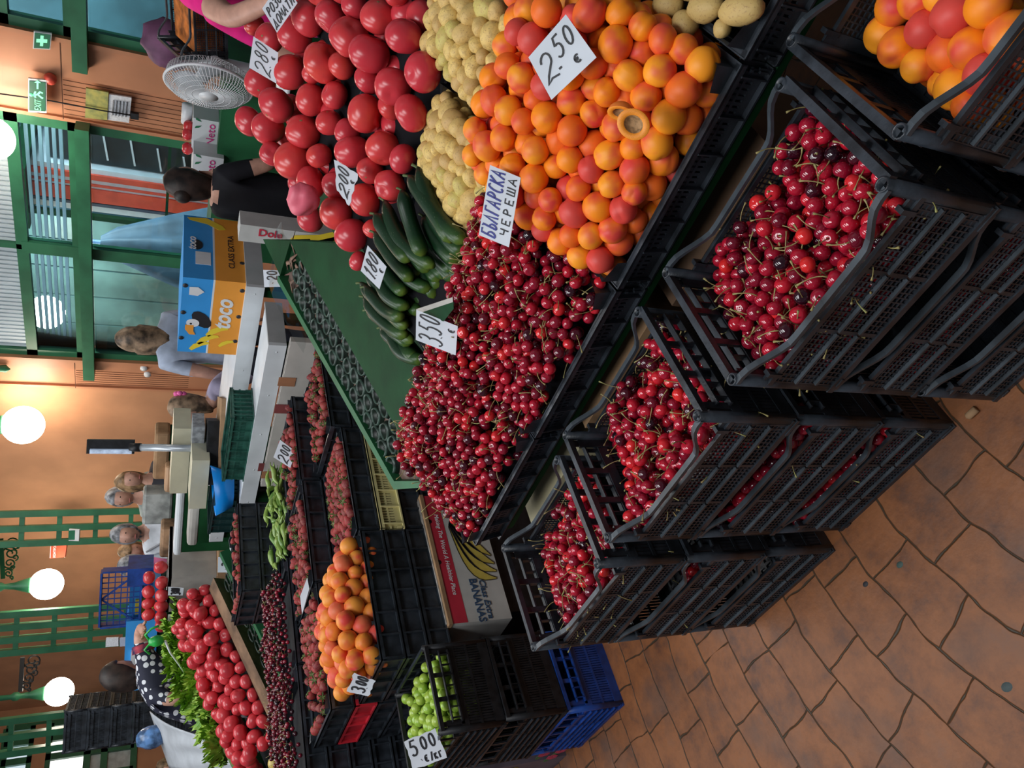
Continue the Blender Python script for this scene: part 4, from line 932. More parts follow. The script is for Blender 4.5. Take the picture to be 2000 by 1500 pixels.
BIG = [((1305, 10), .026, (1.15, 1, .95), 'round large potato at the picture edge beside the apricots'), ((1338, 47), .024, (1, 1, 1), 'roundest large potato, lowest beside the apricot tray'), ((1378, 14), .026, (1.5, .95, .9), 'long large potato in the middle of the large potatoes'), ((1447, 20), .026, (1.6, .95, .9), 'long large potato nearest the rim of its tray'), ((1411, 55), .016, (1, 1, .9), 'small potato half hidden between the two long ones'), ((1350, -34), .028, (1.2, 1, .9), 'large potato half out of the picture behind the long ones')]
for i, ((x, y), r, s_, lab) in enumerate(BIG):
    A = pp(x, y, S(0, 0, .03), SN); d = pp(x+40, y-6, S(0, 0, .03), SN)-A; mw = frame(A, d, SX)
    tag(newobj('potato', PO_ME[i % 6], None, mw @ Matrix.Diagonal((r*s_[0]*.8, r*s_[1], r*s_[2], 1)), (.52, .36, .13)), lab, 'potato', 'large potatoes')
bed(-.27, .16, .02, .36, lambda u, v: .0+0*u, 0)

# ------------------------------------------------------------------ second stall: stacks of trays on a flat table
far_begin()
tb = empty('produce_table', (-2.6, 1.6, 0), 0, 'dark green table under the stacked strawberry, cherry and pepper trays', 'table')
MB().box(-.53, .18, -.86, 1.2, .555, .585).build('table_top', GRND, tb)
legs([(x, y, .555) for x in (-3.1, -2.45) for y in (.78, 2.74)], .03, GRND, tb, FLZ)
RIB = {}
def ribtray(x0, x1, y0, y1, z, h, lab, m=BLK2, cat='tray', grp='stacked shallow black trays', rz=0):
    key = (round(x1-x0, 3), round(y1-y0, 3), h, m.name)
    if key not in RIB: RIB[key] = tray_meshes(x1-x0, y1-y0, h, m, ribs=True, ear=.016)
    return make_from(RIB[key], 'produce_tray', TR((x0+x1)/2, (y0+y1)/2, z, rz), lab, cat, grp)
HT = .0755
REDP = mat('red_plastic', (.6, .03, .05), .35, .5, var=.15); YELP = mat('pale_yellow_plastic', (.62, .56, .27), .4, .5, var=.08)
def column(x0, x1, y0, y1, top, n, lab, special={}):
    for i in range(n):
        z = top-HT*(i+1)
        if z < .585: break
        m, nm = special.get(i, (BLK2, None))
        ribtray(x0, x1, y0, y1, z, HT-.002, nm or (lab % ('top' if i == 0 else ('second', 'third', 'fourth', 'fifth', 'sixth')[i-1])), m)
column(-2.405, -2.10, .93, 1.38, .912, 3, 'black shallow tray, %s from the top under the apricots with the 3.00 sign')
column(-2.405, -2.10, 1.385, 1.83, .92, 1, 'black tray of strawberries, %s, lying on the pale yellow crate'.replace('%s, ', '%.0s'))
column(-2.405, -2.10, 1.835, 2.28, .955, 1, 'black tray of strawberries behind the one on the yellow crate%.0s')
column(-2.405, -2.10, 1.835, 2.28, .955-HT, 3, 'black tray, %s of those under the strawberries nearest the green trough')
yc = tray_meshes(.32, .455, .082, YELP, ear=.0)
make_from(yc, 'plastic_crate', TR(-2.2525, 1.6075, .758), 'pale yellow slotted plastic crate under the strawberry tray', 'crate')
column(-2.405, -2.10, 1.385, 1.83, .755, 2, 'black tray, %s of those under the pale yellow crate')
for y, z in ((1.6075, .60), (2.0575, .650)): tag(MB().box(-.14, .14, -.2, .2, FLZ, z).build('packing_crate', BLK, loc=(-2.2525, y, 0)), 'dark crate under the trays %s' % ('with the pale yellow crate' if y < 2 else 'nearest the green trough'), 'crate')
column(-2.735, -2.42, .93, 1.38, 1.0, 5, 'black ribbed tray, %s of the stack holding the red tray', {1: (REDP, 'red plastic tray in the stack of black trays beside the 3.00 sign')})
column(-2.735, -2.42, 1.385, 1.83, 1.01, 5, 'black ribbed tray, %s of the stack behind the red tray')
column(-2.735, -2.42, 1.835, 2.28, 1.015, 5, 'black ribbed tray, %s of the strawberry stack beside the peppers')
column(-3.09, -2.745, .78, 1.235, 1.03, 5, 'black tray, %s of the stack with dark small cherries')
column(-3.09, -2.745, 1.24, 1.69, 1.03, 5, 'black tray, %s of the stack with small cherries next to the peppers')
column(-3.09, -2.745, 1.78, 2.26, .985, 5, 'black tray, %s of the stack holding green peppers')
# strawberries: one mesh with its leafy cap (too small in the photo to part)
STR = mat('strawberry', (.5, .05, .06), .5, .3, objcol=True, col2=(.25, .08, .05), scale=3.5, bump=.3, bscale=9); CAL = mat('strawberry_cap', (.1, .16, .035), .6, var=.2)
mb = MB(); mb.lathe([(0, -1.15), (.3, -1.02), (.62, -.6), (.86, 0), (.8, .4), (.5, .66), (0, .72)], n=12); mb.mi = 1
for i in range(6): a = i*PI/3; mb.add([(.1*math.cos(a-1), .1*math.sin(a-1), .72), (.1*math.cos(a+1), .1*math.sin(a+1), .72), (.55*math.cos(a+.25), .55*math.sin(a+.25), .82), (.9*math.cos(a), .9*math.sin(a), .62), (.55*math.cos(a-.25), .55*math.sin(a-.25), .82)], [(0, 1, 2, 3, 4)])
ST_ME = mb.mesh('strawberry', [STR, CAL])
sb = []
for (x0, x1, y0, y1, z, n, lab) in ((-2.39, -2.115, 1.40, 1.815, .92, 88, 'in the tray over the yellow crate'), (-2.39, -2.115, 1.85, 2.265, .955, 60, 'in the tray nearest the green trough'), (-2.72, -2.435, .945, 1.365, 1.0, 62, 'in the tray over the red tray'), (-2.72, -2.435, 1.40, 1.815, 1.01, 70, 'in the tray with the flat paper sign'), (-2.72, -2.435, 1.85, 2.265, 1.015, 50, 'in the tray beside the peppers'), (-3.4, -3.17, 1.79, 2.24, 1.157, 46, 'in the tall far stack by the 30 tag')):
    def cl(P, R):
        P[:, 0] = np.clip(P[:, 0], x0+R, x1-R); P[:, 1] = np.clip(P[:, 1], y0+R, y1-R); P[:, 2] = np.clip(P[:, 2], z-.03, z+.012+.012*np.sin(P[:, 1]*23)*np.sin(P[:, 0]*31)); return P
    P, R = pack(n, lambda g: (g.uniform(x0, x1), g.uniform(y0, y1), z), cl, lambda g, n: g.uniform(.0165, .021, n), 50+n, 60)
    for p, r in zip(P, R): sb.append((p, r, lab))
vis = idbuffer(np.array([a[0] for a in sb]), np.array([a[1] for a in sb])); keep = sorted(range(len(sb)), key=lambda i: -vis[i])[:300]; g = random.Random(6)
for i in keep:
    p, r, lab = sb[i]; q = rand_rot(g); dk = g.random() < .4
    tag(newobj('strawberry', ST_ME, None, Matrix.Translation(Vector(p)) @ q.to_matrix().to_4x4() @ Matrix.Scale(r*1.05, 4), (.2, .016, .028) if dk else (.36, .028, .035)), '%s strawberry with leafy cap %s' % ('dark red' if dk else 'light red', lab), 'strawberry', '%s strawberries %s' % ('dark red' if dk else 'light red', lab))
# cardboard beds under the strawberries, part of the table
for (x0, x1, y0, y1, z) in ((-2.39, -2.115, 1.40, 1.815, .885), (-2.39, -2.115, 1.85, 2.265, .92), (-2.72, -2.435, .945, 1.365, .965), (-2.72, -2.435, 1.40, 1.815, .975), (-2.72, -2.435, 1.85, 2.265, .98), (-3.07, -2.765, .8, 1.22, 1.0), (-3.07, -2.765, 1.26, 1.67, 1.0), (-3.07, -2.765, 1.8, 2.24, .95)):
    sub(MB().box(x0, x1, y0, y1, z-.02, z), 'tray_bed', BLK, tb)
    sub(MB().box((x0+x1)/2-.004, (x0+x1)/2+.004, y0, y1, z, z+.033), 'divider', BLK, tb) if z < .99 and z > .88 and x0 > -2.8 else None
# green peppers
PEP = mat('green_pepper', (.2, .33, .06), .3, .5, objcol=True, col2=(.28, .4, .1), scale=2); g = random.Random(12); PEM = []
for k in range(3):
    mb = MB(); n = 8; bd = (.25, -.3, .4)[k]; mb.tube([(i/n, bd*math.sin(PI*i/n)*.3, .05*math.sin(i)) for i in range(n+1)], [.035, .10, .125, .12, .105, .085, .06, .035, .008], 8); mb.tube([(-.18, .03, .03), (-.06, 0, 0), (.02, 0, 0)], [.018, .018, .05], 5); PEM.append(mb.mesh('green_pepper', PEP))
for i in range(62):
    x, y = g.uniform(-3.05, -2.8), g.uniform(1.8, 2.26); z = .985+.006+g.uniform(0, .055); a = g.uniform(-.9, .9)+(PI if g.random() < .5 else 0)+PI/2
    mw = Matrix.Translation((x, y, z)) @ Matrix.Rotation(a, 4, 'Z') @ Matrix.Rotation(g.uniform(-.35, .35), 4, 'Y') @ Matrix.Rotation(g.uniform(0, 6), 4, 'X') @ Matrix.Translation((-.045, 0, 0)) @ Matrix.Scale(g.uniform(.085, .115), 4)
    pale = g.random() < .5
    tag(newobj('green_pepper', PEM[g.randrange(3)], None, mw, (.24, .36, .07) if pale else (.13, .26, .05)), '%s slim green pepper in the tray with the 2.00 tag' % ('pale' if pale else 'darker'), 'pepper', '%s slim peppers' % ('pale' if pale else 'darker'))
# apricots with the 3.00 sign
def TL_(X, Y): return .915+.115*np.sin(np.clip((Y-.87)/.52, 0, 1)*PI)**.6*np.sin(np.clip((X+2.45)/.37, 0, 1)*PI*.86+.2)**.6
def clampL(P, R):
    P[:, 0] = np.clip(P[:, 0], -2.40+R, -2.105-R); P[:, 1] = np.clip(P[:, 1], .935+R, 1.375-R); T = TL_(P[:, 0], P[:, 1]); P[:, 2] = np.clip(P[:, 2], np.maximum(.86, T-.09), T-R*.3); return P
P, R = pack(125, lambda g: (g.uniform(-2.4, -2.1), g.uniform(.94, 1.37), g.uniform(.88, 1.0)), clampL, lambda g, n: g.uniform(.025, .031, n), 16, 130)
vis = shown(P, R, 10); APC_save = dict(APC); APC.clear(); APC.update({'plain orange': (.78, .25, .035), 'yellow orange': (.8, .3, .045), 'pinkish orange': (.72, .17, .07), 'pink cheeked': (.68, .1, .07)})
apricots([Vector(P[i]) for i in vis], [R[i] for i in vis], None, 18, 'in the heap with the 3.00 sign', 'in the heap with the 3.00 sign', (4, 4, 3, 1))
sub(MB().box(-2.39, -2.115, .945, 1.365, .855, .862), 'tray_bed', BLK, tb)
far_end()
# green plums
PLM = mat('green_plum', (.27, .42, .045), .3, .5, objcol=True, col2=(.36, .5, .08), scale=1.4)
PL_ME = MB().ball((0, 0, 0), 1, 22, 14, lambda d: 1-.12*math.exp(-((1-d.z)/.05))).mesh('green_plum', PLM)
xc, yc_, zc = XP-.2, YP+.155, 2*CH
def clampP(P, R):
    P[:, 0] = np.clip(P[:, 0], xc-.186+R, xc+.184-R); P[:, 1] = np.clip(P[:, 1], yc_-.136+R, yc_+.136-R); T = zc+.205-.015*np.clip((P[:, 0]-xc)/.15, 0, 1)+.012*np.sin(P[:, 0]*25)*np.sin(P[:, 1]*30); P[:, 2] = np.clip(P[:, 2], zc+.06, T-R*.4); return P
P, R = pack(245, lambda g: (g.uniform(xc-.18, xc+.18), g.uniform(yc_-.13, yc_+.13), g.uniform(zc+.07, zc+.19)), clampP, lambda g, n: g.uniform(.0175, .0205, n), 19, 110); g = random.Random(13)
for i in shown(P, R, 4):
    k = g.random() < .5; tag(newobj('green_plum', PL_ME, None, Matrix.Translation(Vector(P[i])) @ rand_rot(g).to_matrix().to_4x4() @ Matrix.Scale(R[i], 4), (.25, .42, .04) if k else (.33, .46, .06)), '%s round green plum in the slatted crate with the 5.00 sign' % ('deep' if k else 'pale'), 'plum', '%s green plums' % ('deep' if k else 'pale'))
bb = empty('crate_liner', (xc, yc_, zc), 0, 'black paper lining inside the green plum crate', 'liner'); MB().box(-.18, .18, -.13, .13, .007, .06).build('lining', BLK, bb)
# ------------------------------------------------------------------ price signs
CARDM = mat('white_card', (.7, .75, .82), .6, var=.05); MARK = mat('blue_marker', (.03, .04, .3), .5); 
TEMP = Vector((.2, -.55, .8)).normalized()
def qpx(cs, anchor, n): return [pp(x, y, anchor, n) for x, y in cs]
def tilt(anchor, up=.5): return ((Vector(CO)-Vector(anchor)).normalized()+Vector((0, 0, 1))*up).normalized()
def sgn(name, cs, anchor, words, label, up=.35, **k):
    a = Vector(anchor); return card(name, qpx(cs, a, tilt(a, up)), words, label, **k)
PEN = .0032
sgn('price_sign', [(1032, 112), (1105, 28), (1165, 112), (1077, 195)], pp(1098, 110, S(0, 0, .19), SN), [('2', .06, .26, .3, .55, PEN, .05), ('5', .45, .5, .2, .4, PEN, .05), ('0', .7, .52, .2, .36, PEN, .05), ('€', .66, .16, .14, .17, PEN), ('-', .36, .3, .1, .1, PEN)], 'white diamond-wise price card reading 2.50 stuck in the apricot heap')
o = sgn('price_sign', [(812, 664), (813, 605), (894, 637), (890, 694)], pp(850, 650, S(0, 0, .15), SN), [('3', .06, .35, .24, .58, .0034, .04), ('.', .34, .36, .1, .3, .004), ('5', .42, .38, .22, .56, .0034, .04), ('0', .72, .42, .22, .5, .0034, .04), ('€', .68, .06, .13, .17, .0028)], 'folded white price card reading 3.50 between cucumbers and cherry heap')
c0 = Vector(o.location); an = pp(848, 610, S(0, 0, .148), SN); nn = Vector((-.4, -.5, .75)).normalized()
for nm, cs, m in (('folded_flap', [(813, 605), (885, 581), (886, 603), (866, 628)], GRND), ('flap_edge', [(813, 604), (884, 580.5), (884.5, 590), (815, 613)], GRYC)):
    q = qpx(cs, an+(nn*.002 if nm == 'flap_edge' else nn*0), nn); f = MB().poly([p-c0 for p in q], -nn, .001).build(nm, m, o)
sgn('price_sign', [(704.5, 529), (718, 479), (755, 521), (741, 565)], pp(735, 520, S(0, 0, .165), SN), [('1', .12, .3, .16, .6, .0034, .06), ('.', .3, .3, .1, .3, .004), ('8', .38, .34, .2, .56, .0034, .06), ('0', .66, .38, .22, .5, .0034, .06), ('€', .6, .06, .13, .2, .0026)], 'white price card reading 1.80 standing on the cucumbers')
sgn('price_sign', [(658, 372), (652, 312), (699, 340), (682, 402)], pp(676, 356, S(0, 0, .17), SN), [('2', .08, .2, .3, .6, .0036, .06), ('.', .36, .2, .1, .3, .004), ('0', .45, .32, .2, .5, .0036, .06), ('0', .7, .34, .2, .5, .0036, .06), ('€', .62, .05, .12, .18, .0026)], 'white price card reading 2.00 on the pink tomatoes', torn=.05)
sgn('price_sign', [(486.4, 132), (495, 71), (543.4, 103), (539.5, 163)], pp(514, 118, S(0, 0, .16), SN), [('2', .04, .22, .3, .6, .0036, .06), ('.', .34, .25, .1, .3, .004), ('8', .42, .36, .22, .52, .0036, .06), ('0', .7, .4, .22, .5, .0036, .06), ('€', .66, .1, .12, .15, .0026)], 'white price card reading 2.80 on the pink tomatoes by the fan')
sgn('price_sign', [(512, 17), (551, -42), (581, 6), (541, 64)], pp(546, 15, S(0, 0, .17), SN), [('РОЗОВИ', .06, .55, .13, .32, .0036, .03), ('ДОМАТИ', .04, .1, .135, .32, .0036, .03)], 'white price card lettered for pink tomatoes at the picture edge')
sgn('price_sign', [(935, 459), (957, 322), (1017, 347), (994, 483)], pp(976, 400, S(0, 0, .19), SN), [('БЪЛГАРСКА', .03, .48, .092, .46, .0034, .02)], 'long white sign lettered in blue naming the cherries', ink=MARK)
o = [x for x in bpy.data.objects if x.get('label', '').startswith('long white sign')][0]; q = qpx([(935, 459), (957, 322), (1017, 347), (994, 483)], pp(976, 400, S(0, 0, .19), SN), tilt(pp(976, 400, S(0, 0, .19), SN), .35)); c = sum(q, Vector())/4; n = tilt(pp(976, 400, S(0, 0, .19), SN), .35); mb = MB()
for i, ch in enumerate('ЧЕРЕША'):
    for s_ in GL[ch]:
        f = lambda u, v: (q[3]*(1-u)+q[2]*u)*(1-v)+(q[0]*(1-u)+q[1]*u)*v
        ribbon(mb, [f(.12+i*.145+a*.11, .1+b_*.26)-c for a, b_ in s_], .0024, n)
mb.build('second_line', INK, o)
far_begin(); sgn('price_sign', [(677, 1350), (692, 1314), (734, 1330), (719, 1360)], pb(705, 1338, .90), [('3', .1, .25, .28, .6, .005), ('.', .38, .2, .1, .3, .005), ('0', .5, .3, .2, .5, .005), ('0', .75, .3, .2, .5, .005)], 'white price card reading 3.00 on the corner of the apricot trays', up=.1, torn=.05); far_end()
sgn('price_sign', [(789, 1449), (850, 1422), (873, 1480), (806, 1503)], pb(830, 1463, .765), [('5', .08, .42, .24, .52, .006), ('0', .42, .5, .2, .42, .006), ('0', .68, .5, .2, .42, .006), ('.', .28, .2, .08, .2, .007), ('€', .4, .08, .12, .24, .005), ('/', .57, .08, .1, .26, .005), ('кг', .68, .08, .12, .3, .005)], 'white price card reading 5.00 per kilo on the green plum crate', up=.1, torn=.03)
far_begin(); sgn('price_sign', [(534, 893), (547, 859), (578, 882), (567, 914)], pz(556, 886, 1.05), [('2', .06, .2, .3, .6, .005), ('0', .45, .3, .2, .5, .005), ('0', .72, .3, .2, .5, .005), ('.', .34, .2, .1, .2, .005)], 'white price card reading 2.00 stuck in the green peppers', up=.2); far_end()
far_begin(); sgn('price_sign', [(586, 1165), (600, 1128), (604, 1150), (590, 1200)], pz(595, 1160, 1.04), [], 'thin folded paper sign lying on the strawberries above the apricots', up=.3); far_end()
# ------------------------------------------------------------------ banana carton between the stacks and the plums
def carton(name, x0, x1, y0, y1, z0, z1, label, m, cat='carton', lidh=None, mlid=None, holes=True):
    o = empty(name, ((x0+x1)/2, (y0+y1)/2, z0), 0, label, cat); hx, hy, h = (x1-x0)/2, (y1-y0)/2, z1-z0
    mb = MB(); t = .006
    mb.box(-hx, hx, -hy, -hy+t, 0, h); mb.box(-hx, hx, hy-t, hy, 0, h); mb.box(-hx, -hx+t, -hy+t, hy-t, 0, h); mb.box(hx-t, hx, -hy+t, hy-t, 0, h); mb.box(-hx+t, hx-t, -hy+t, hy-t, 0, t)
    mb.build('box_body', m, o); return o, hx, hy, h
def art(o, nm, m, polys, place, n, t=.0006):
    mb = MB()
    for p in polys: mb.poly([place(*a) for a in p], n, t)
    return mb.build(nm, m, o)
BX = -2.435; CARW = mat('white_printed_card', (.55, .56, .54), .6, .3, var=.05, scale=12); CARR = mat('red_print', (.55, .03, .06), .5, var=.05); BANY = mat('banana_print', (.62, .5, .1), .5, var=.08, scale=20); NAVY = mat('navy_print', (.03, .07, .14), .5)
yb0, yb1, zt = 1.185, 1.755, .528
o, hx, hy, h = carton('banana_carton', BX-.38, BX, yb0, yb1, .285, zt, 'white and red banana carton with drawn bananas wedged behind the cherry stacks', CARW)
yb = (yb0+yb1)/2
pl = lambda u, v: (hx+.0004, -hy+u*2*hy, h-v*(h))       # u along the face from its near end, v down from the top
art(o, 'red_band', CARR, [[(.0, .02), (1, .02), (1, .26), (0, .26)]], pl, (1, 0, 0))
def banana_poly(A, B, bulge, w, n=9):
    A, B = Vector((*A, 0)), Vector((*B, 0)); d = B-A; nn = Vector((-d.y, d.x, 0)); top, bot = [], []
    for i in range(n+1):
        t = i/n; c = A+d*t+nn*bulge*math.sin(PI*t); ww = w*max(.16, math.sin(max(.05, min(1, t*1.02+.02))*PI)**.6); top.append((c.x+nn.x/d.length*ww, c.y+nn.y/d.length*ww)); bot.append((c.x-nn.x/d.length*ww, c.y-nn.y/d.length*ww))
    return top+bot[::-1]
# drawn upside down like the whole carton: f runs from the far end, v from the upper edge
bun = [banana_poly((.235, .37), (.52, .94), -.03, .045), banana_poly((.24, .36), (.585, .96), -.09, .05), banana_poly((.25, .35), (.645, .96), -.15, .05), banana_poly((.26, .34), (.70, .93), -.21, .05)]
fp = lambda f, v, dx=.0006: Vector((hx+dx, hy-f*2*hy, h-v*h))
art(o, 'drawn_bananas', BANY, bun, fp, (1, 0, 0))
mb = MB()
for b in bun: ribbon(mb, [fp(u, v, .0012) for u, v in b+[b[0]]], .003, (1, 0, 0))
mb.build('drawn_outlines', INK, o)
for yy in (.22, .55): MB().lathe([(0, .0008), (.011, .0008), (.011, 0)], tuple(fp(yy, .02)), 12, 'x').build('hand_hole', INK, o)
MB().box(-hx-.004, hx+.0045, -hy-.004, hy+.004, h-.002, h+.012).build('lid_edge', CARD, o)
MB().box(-hx-.002, hx-.012, -hy+.008, hy-.008, h+.012, h+.016).build('lid_top', mat('stained_card', (.33, .3, .27), .7, var=.25, scale=20), o)
fy = lambda y, z, dx=.0018: frame((BX+dx, y, z), (0, 1, 0), (0, 0, 1))
bpy.context.view_layer.update()
fz_ = lambda f, v, dx=.0018: frame(Vector(o.location)+fp(f, v, dx), (0, -1, 0), (0, 0, -1)); text('Making The World A Healthier Place', .0255, fz_(.16, .13), WHP, o, 'slogan', shear=.2, sx=.95)
text('Class Extra', .036, fz_(.70, .61), NAVY, o, 'grade_text', shear=.25, bold=.0005); text('BANANAS', .043, fz_(.69, .45), NAVY, o, 'banana_text', bold=.001, sx=.92)
mb = MB(); c = fp(.13, .62, .001); ribbon(mb, [c+Vector((0, .06*math.cos(a), .07*math.sin(a))) for a in [i*.3 for i in range(22)]], .007, (1, 0, 0)); mb.build('oval_emblem', mat('blue_print', (.03, .08, .25), .5), o)
# cardboard cartons under the sloped stall, seen between crates and trays
for (x0, x1, z1, lab, m) in ((-1.62, -1.28, .56, 'pale yellow and white carton under the sloped stall behind the cherry crates', mat('cream_card', (.45, .4, .25), .7, var=.1)), (-1.2, -.86, .58, 'brown carton under the sloped stall behind the middle cherry crate', CARD), (-.8, -.42, .55, 'dark brown carton under the apricot tray', mat('dark_card', (.16, .09, .05), .8))):
    oo, a, b_, c_ = carton('carton', x0, x1, 1.06, 1.4, .2, z1, lab, m)
    MB().box(-a, a, -b_, b_, c_, c_+.006).build('lid', m, oo); MB().box(-a+.02, a-.02, -b_+.02, b_-.02, -.2, 0).build('lower_box', m, oo)
# support under the banana carton
tag(MB().box(-.18, .18, -.25, .25, 0, .282).build('packing_crate', BLK, loc=(BX-.2, yb, 0)), 'dark crate under the white and red banana carton', 'crate')
# deluxe carton at the picture edge
o, hx, hy, h = carton('flower_carton', -3.3, -2.865, .795, 1.06, 0, .47, 'purple grey carton with gold lettering and roses by the blue crate', mat('purple_card', (.12, .1, .13), .6, var=.15)); bpy.context.view_layer.update(); oc = o.location
MB().box(-hx, hx, -hy, hy, h, h+.004).build('lid', mat('purple_card', (.12, .1, .13)), o)
t0 = pb(918, 1502, .7925); text('DELUXE', .062, frame((-2.935, .7925, t0.z), (0, 0, -1), (1, 0, 0)), mat('gold_print', (.6, .45, .05), .5), o, 'gold_lettering', shear=.2)
for k, (x, y) in enumerate(((1062, 1473), (1095, 1466), (1078, 1478))):
    p = pb(x, y, .794)-oc; mb = MB()
    for q in range(6): a = q*1.05; mb.poly([p+Vector((.013*math.cos(a)+.011*math.cos(b_), -.0004*q, .013*math.sin(a)+.011*math.sin(b_))) for b_ in [i*.7 for i in range(9)]], (0, -1, 0), .0008)
    mb.build('printed_rose', mat('rose_print', (.55, .05, .12), .5), o); mb = MB(); mb.poly([p+Vector((-.03+.02*math.cos(b_), .0004, .012+.011*math.sin(b_))) for b_ in [i*.7 for i in range(9)]], (0, -1, 0), .0008); mb.build('printed_leaf', mat('leaf_print', (.05, .16, .06), .5), o)
far_begin()
# ------------------------------------------------------------------ white stepped bench and what stands on it
TABG = GRND
def board_box(name, x0, x1, y0, y1, z0, z1, label, cat, front=WHT, body=WHT):
    o = empty(name, ((x0+x1)/2, (y0+y1)/2, 0), 0, label, cat); hx, hy = (x1-x0)/2, (y1-y0)/2
    MB().box(-hx, hx-.0185, -hy+.0185, hy-.02, z1-.02, z1).build('top_board', body, o); mb = MB(); mb.box(-hx, hx, -hy, -hy+.018, z0, z1+.002)
    for i in range(5): x = -hx+.04+(2*hx-.08)*i/4; mb.lathe([(0, -.001), (.004, -.001), (.004, 0)], (x, -hy, (z0+z1)/2), 8, 'y')
    mb.build('front_board', front, o); MB().box(hx-.018, hx, -hy+.019, hy, z0, z1+.001).build('end_board', mat('grey_board', (.42, .44, .45), .5, var=.06), o)  # end board is white too, its shade is put into the grey colour
    legs([((x0+x1)/2+x, (y0+y1)/2+y, z1-.02) for x in (-hx+.03, hx-.05) for y in (-hy+.04, hy-.05)], .02, GRND, o, FLZ); return o
board_box('white_step', -3.42, -2.26, 2.42, 2.70, 1.045, 1.118, 'lower white painted display step behind the strawberry trays', 'display step')
board_box('white_step', -4.2, -2.2, 2.72, 3.25, 1.125, 1.2, 'upper white painted display step carrying the blue and orange banana carton', 'display step')
o, hx, hy, h = carton('printed_carton', -3.2, -2.2, 2.385, 2.415, .72, 1.04, 'whitish printed carton sheet with brown squares below the lower white step', mat('offwhite_card', (.5, .47, .43), .7, var=.06)); c = o.location
for k_, (a, b_) in enumerate((((545, 737), (575, 755)), ((512, 921), (540, 934)), ((538, 790), (568, 808)), ((506, 905), (514, 920)))):
    p, q = pb(*a, 2.383), pb(*b_, 2.383); MB().box(q.x-c.x, p.x-c.x, 2.3825-c.y, 2.3845-c.y, q.z-c.z, p.z-c.z).build('printed_square', mat('brown_print', (.36, .16, .08), .6) if k_ < 2 else mat('maroon_print', (.22, .05, .05), .6), o)
# blue and orange banana carton
x0, x1, y0, y1, z0, z1 = -2.655, -2.215, 2.76, 3.22, 1.2, 1.452
SKYB = mat('sky_blue_card', (.035, .3, .72), .5, var=.03); ORG = mat('orange_card', (.8, .32, .04), .5, var=.03); YEL = mat('yellow_print', (.8, .6, .04), .5, var=.05)
o, hx, hy, h = carton('banana_carton', x0, x1, y0, y1, z0, z1, 'blue and orange banana carton with a toucan standing on the white steps', SKYB); bpy.context.view_layer.update()
MB().box(-hx, hx, -hy, hy, h, h+.004).build('lid', SKYB, o)
mb = MB(); mb.box(-hx-.001, hx+.001, -hy-.0012, -hy+.001, 0, h*.5); mb.box(hx-.001, hx+.0012, -hy, hy+.001, 0, h*.5); mb.build('orange_band', ORG, o)
mb = MB(); mb.box(-hx-.001, hx+.001, -hy-.0014, -hy, h*.5, h*.53); mb.box(hx, hx+.0014, -hy, hy, h*.5, h*.53); mb.build('white_line', WHP, o)
fr_ = lambda u, v: Vector((-hx+u*2*hx, -hy-.0018, v*h)); en_ = lambda u, v: Vector((hx+.0018, -hy+u*2*hy, v*h))
for (x, z, s) in ((.03, .78, .9), (.12, .66, 1), (.24, .52, 1), (.1, .3, .7)):
    MB().poly([fr_(x+a*s, z+b_*s) for a, b_ in ((.0, .0), (.03, .05), (.10, -.02), (.15, -.16), (.15, -.3), (.12, -.33), (.09, -.2), (.04, -.08))], (0, -1, 0), .0008).build('drawn_banana', YEL, o)
mb = MB(); mb.poly([en_(.62+a, .72+b_) for a, b_ in ((.3, .2), (.34, .24), (.36, -.1), (.26, -.36), (.2, -.42), (.18, -.3), (.26, -.1))], (1, 0, 0), .0008); mb.build('drawn_banana', YEL, o)
mb = MB(); mb.poly([fr_(.47+.11*math.cos(a), .66+.15*math.sin(a)+.08*math.cos(a)) for a in [i*.5 for i in range(13)]], (0, -1, 0), .001); mb.mi = 1
mb.poly([fr_(.42+.055*math.cos(a), .8+.11*math.sin(a)) for a in [i*.5 for i in range(13)]], (0, -1, 0), .0016); mb.mi = 2
mb.poly([fr_(.39+a, .84+b_) for a, b_ in ((0, .08), (-.06, .08), (-.13, -.0), (-.13, -.1), (-.08, -.06), (0, -.06))], (0, -1, 0), .002); mb.mi = 0
mb.poly([fr_(.41+.012*math.cos(a), .83+.02*math.sin(a)) for a in [i*.7 for i in range(9)]], (0, -1, 0), .0022)
MB().poly([en_(.52+.08*math.cos(a)*(1+.1*math.sin(3*a)), .78+.08*math.sin(a)) for a in [i*.5 for i in range(13)]], (1, 0, 0), .001).build('dark_print', INK, o)
mb.build('drawn_toucan', [INK, WHP, ORG], o)
MB().box(hx, hx+.0016, -hy+.1, -hy+.19, h*.57, h*.82).build('white_label', WHP, o); mb = MB(); mb.poly([fr_(.84+a, .78+b_) for a, b_ in ((-.05, .12), (.05, .12), (.055, -.02), (0, -.12), (-.055, -.02))], (0, -1, 0), .001); mb.build('white_badge', WHP, o)
for u in (.2, .55, .9):
    for z in (.97*h, .012): MB().lathe([(0, -.0022), (.011, -.0022), (.011, 0)], (-hx+u*2*hx, -hy, z), 10, 'y').build('hand_hole', INK, o)
for u in (.3, .8): MB().lathe([(0, .0022), (.011, .0022), (.011, 0)], (hx, -hy+u*2*hy, .012), 10, 'x').build('hand_hole', INK, o)
text('toco', .105, frame((x0+.16, y0-.003, z0+.045), (1, 0, 0), (0, 0, 1)), WHP, o, 'brand_lettering', shear=.2, bold=.003, sx=.9)
text('CLASS EXTRA', .036, frame((x1+.003, y0+.09, z0+.045), (0, 1, 0), (0, 0, 1)), INK, o, 'grade_text', sx=1.1); text('toco', .05, frame((x1+.003, y0+.2, z0+.205), (0, 1, 0), (0, 0, 1)), WHP, o, 'small_lettering', shear=.2, bold=.001)
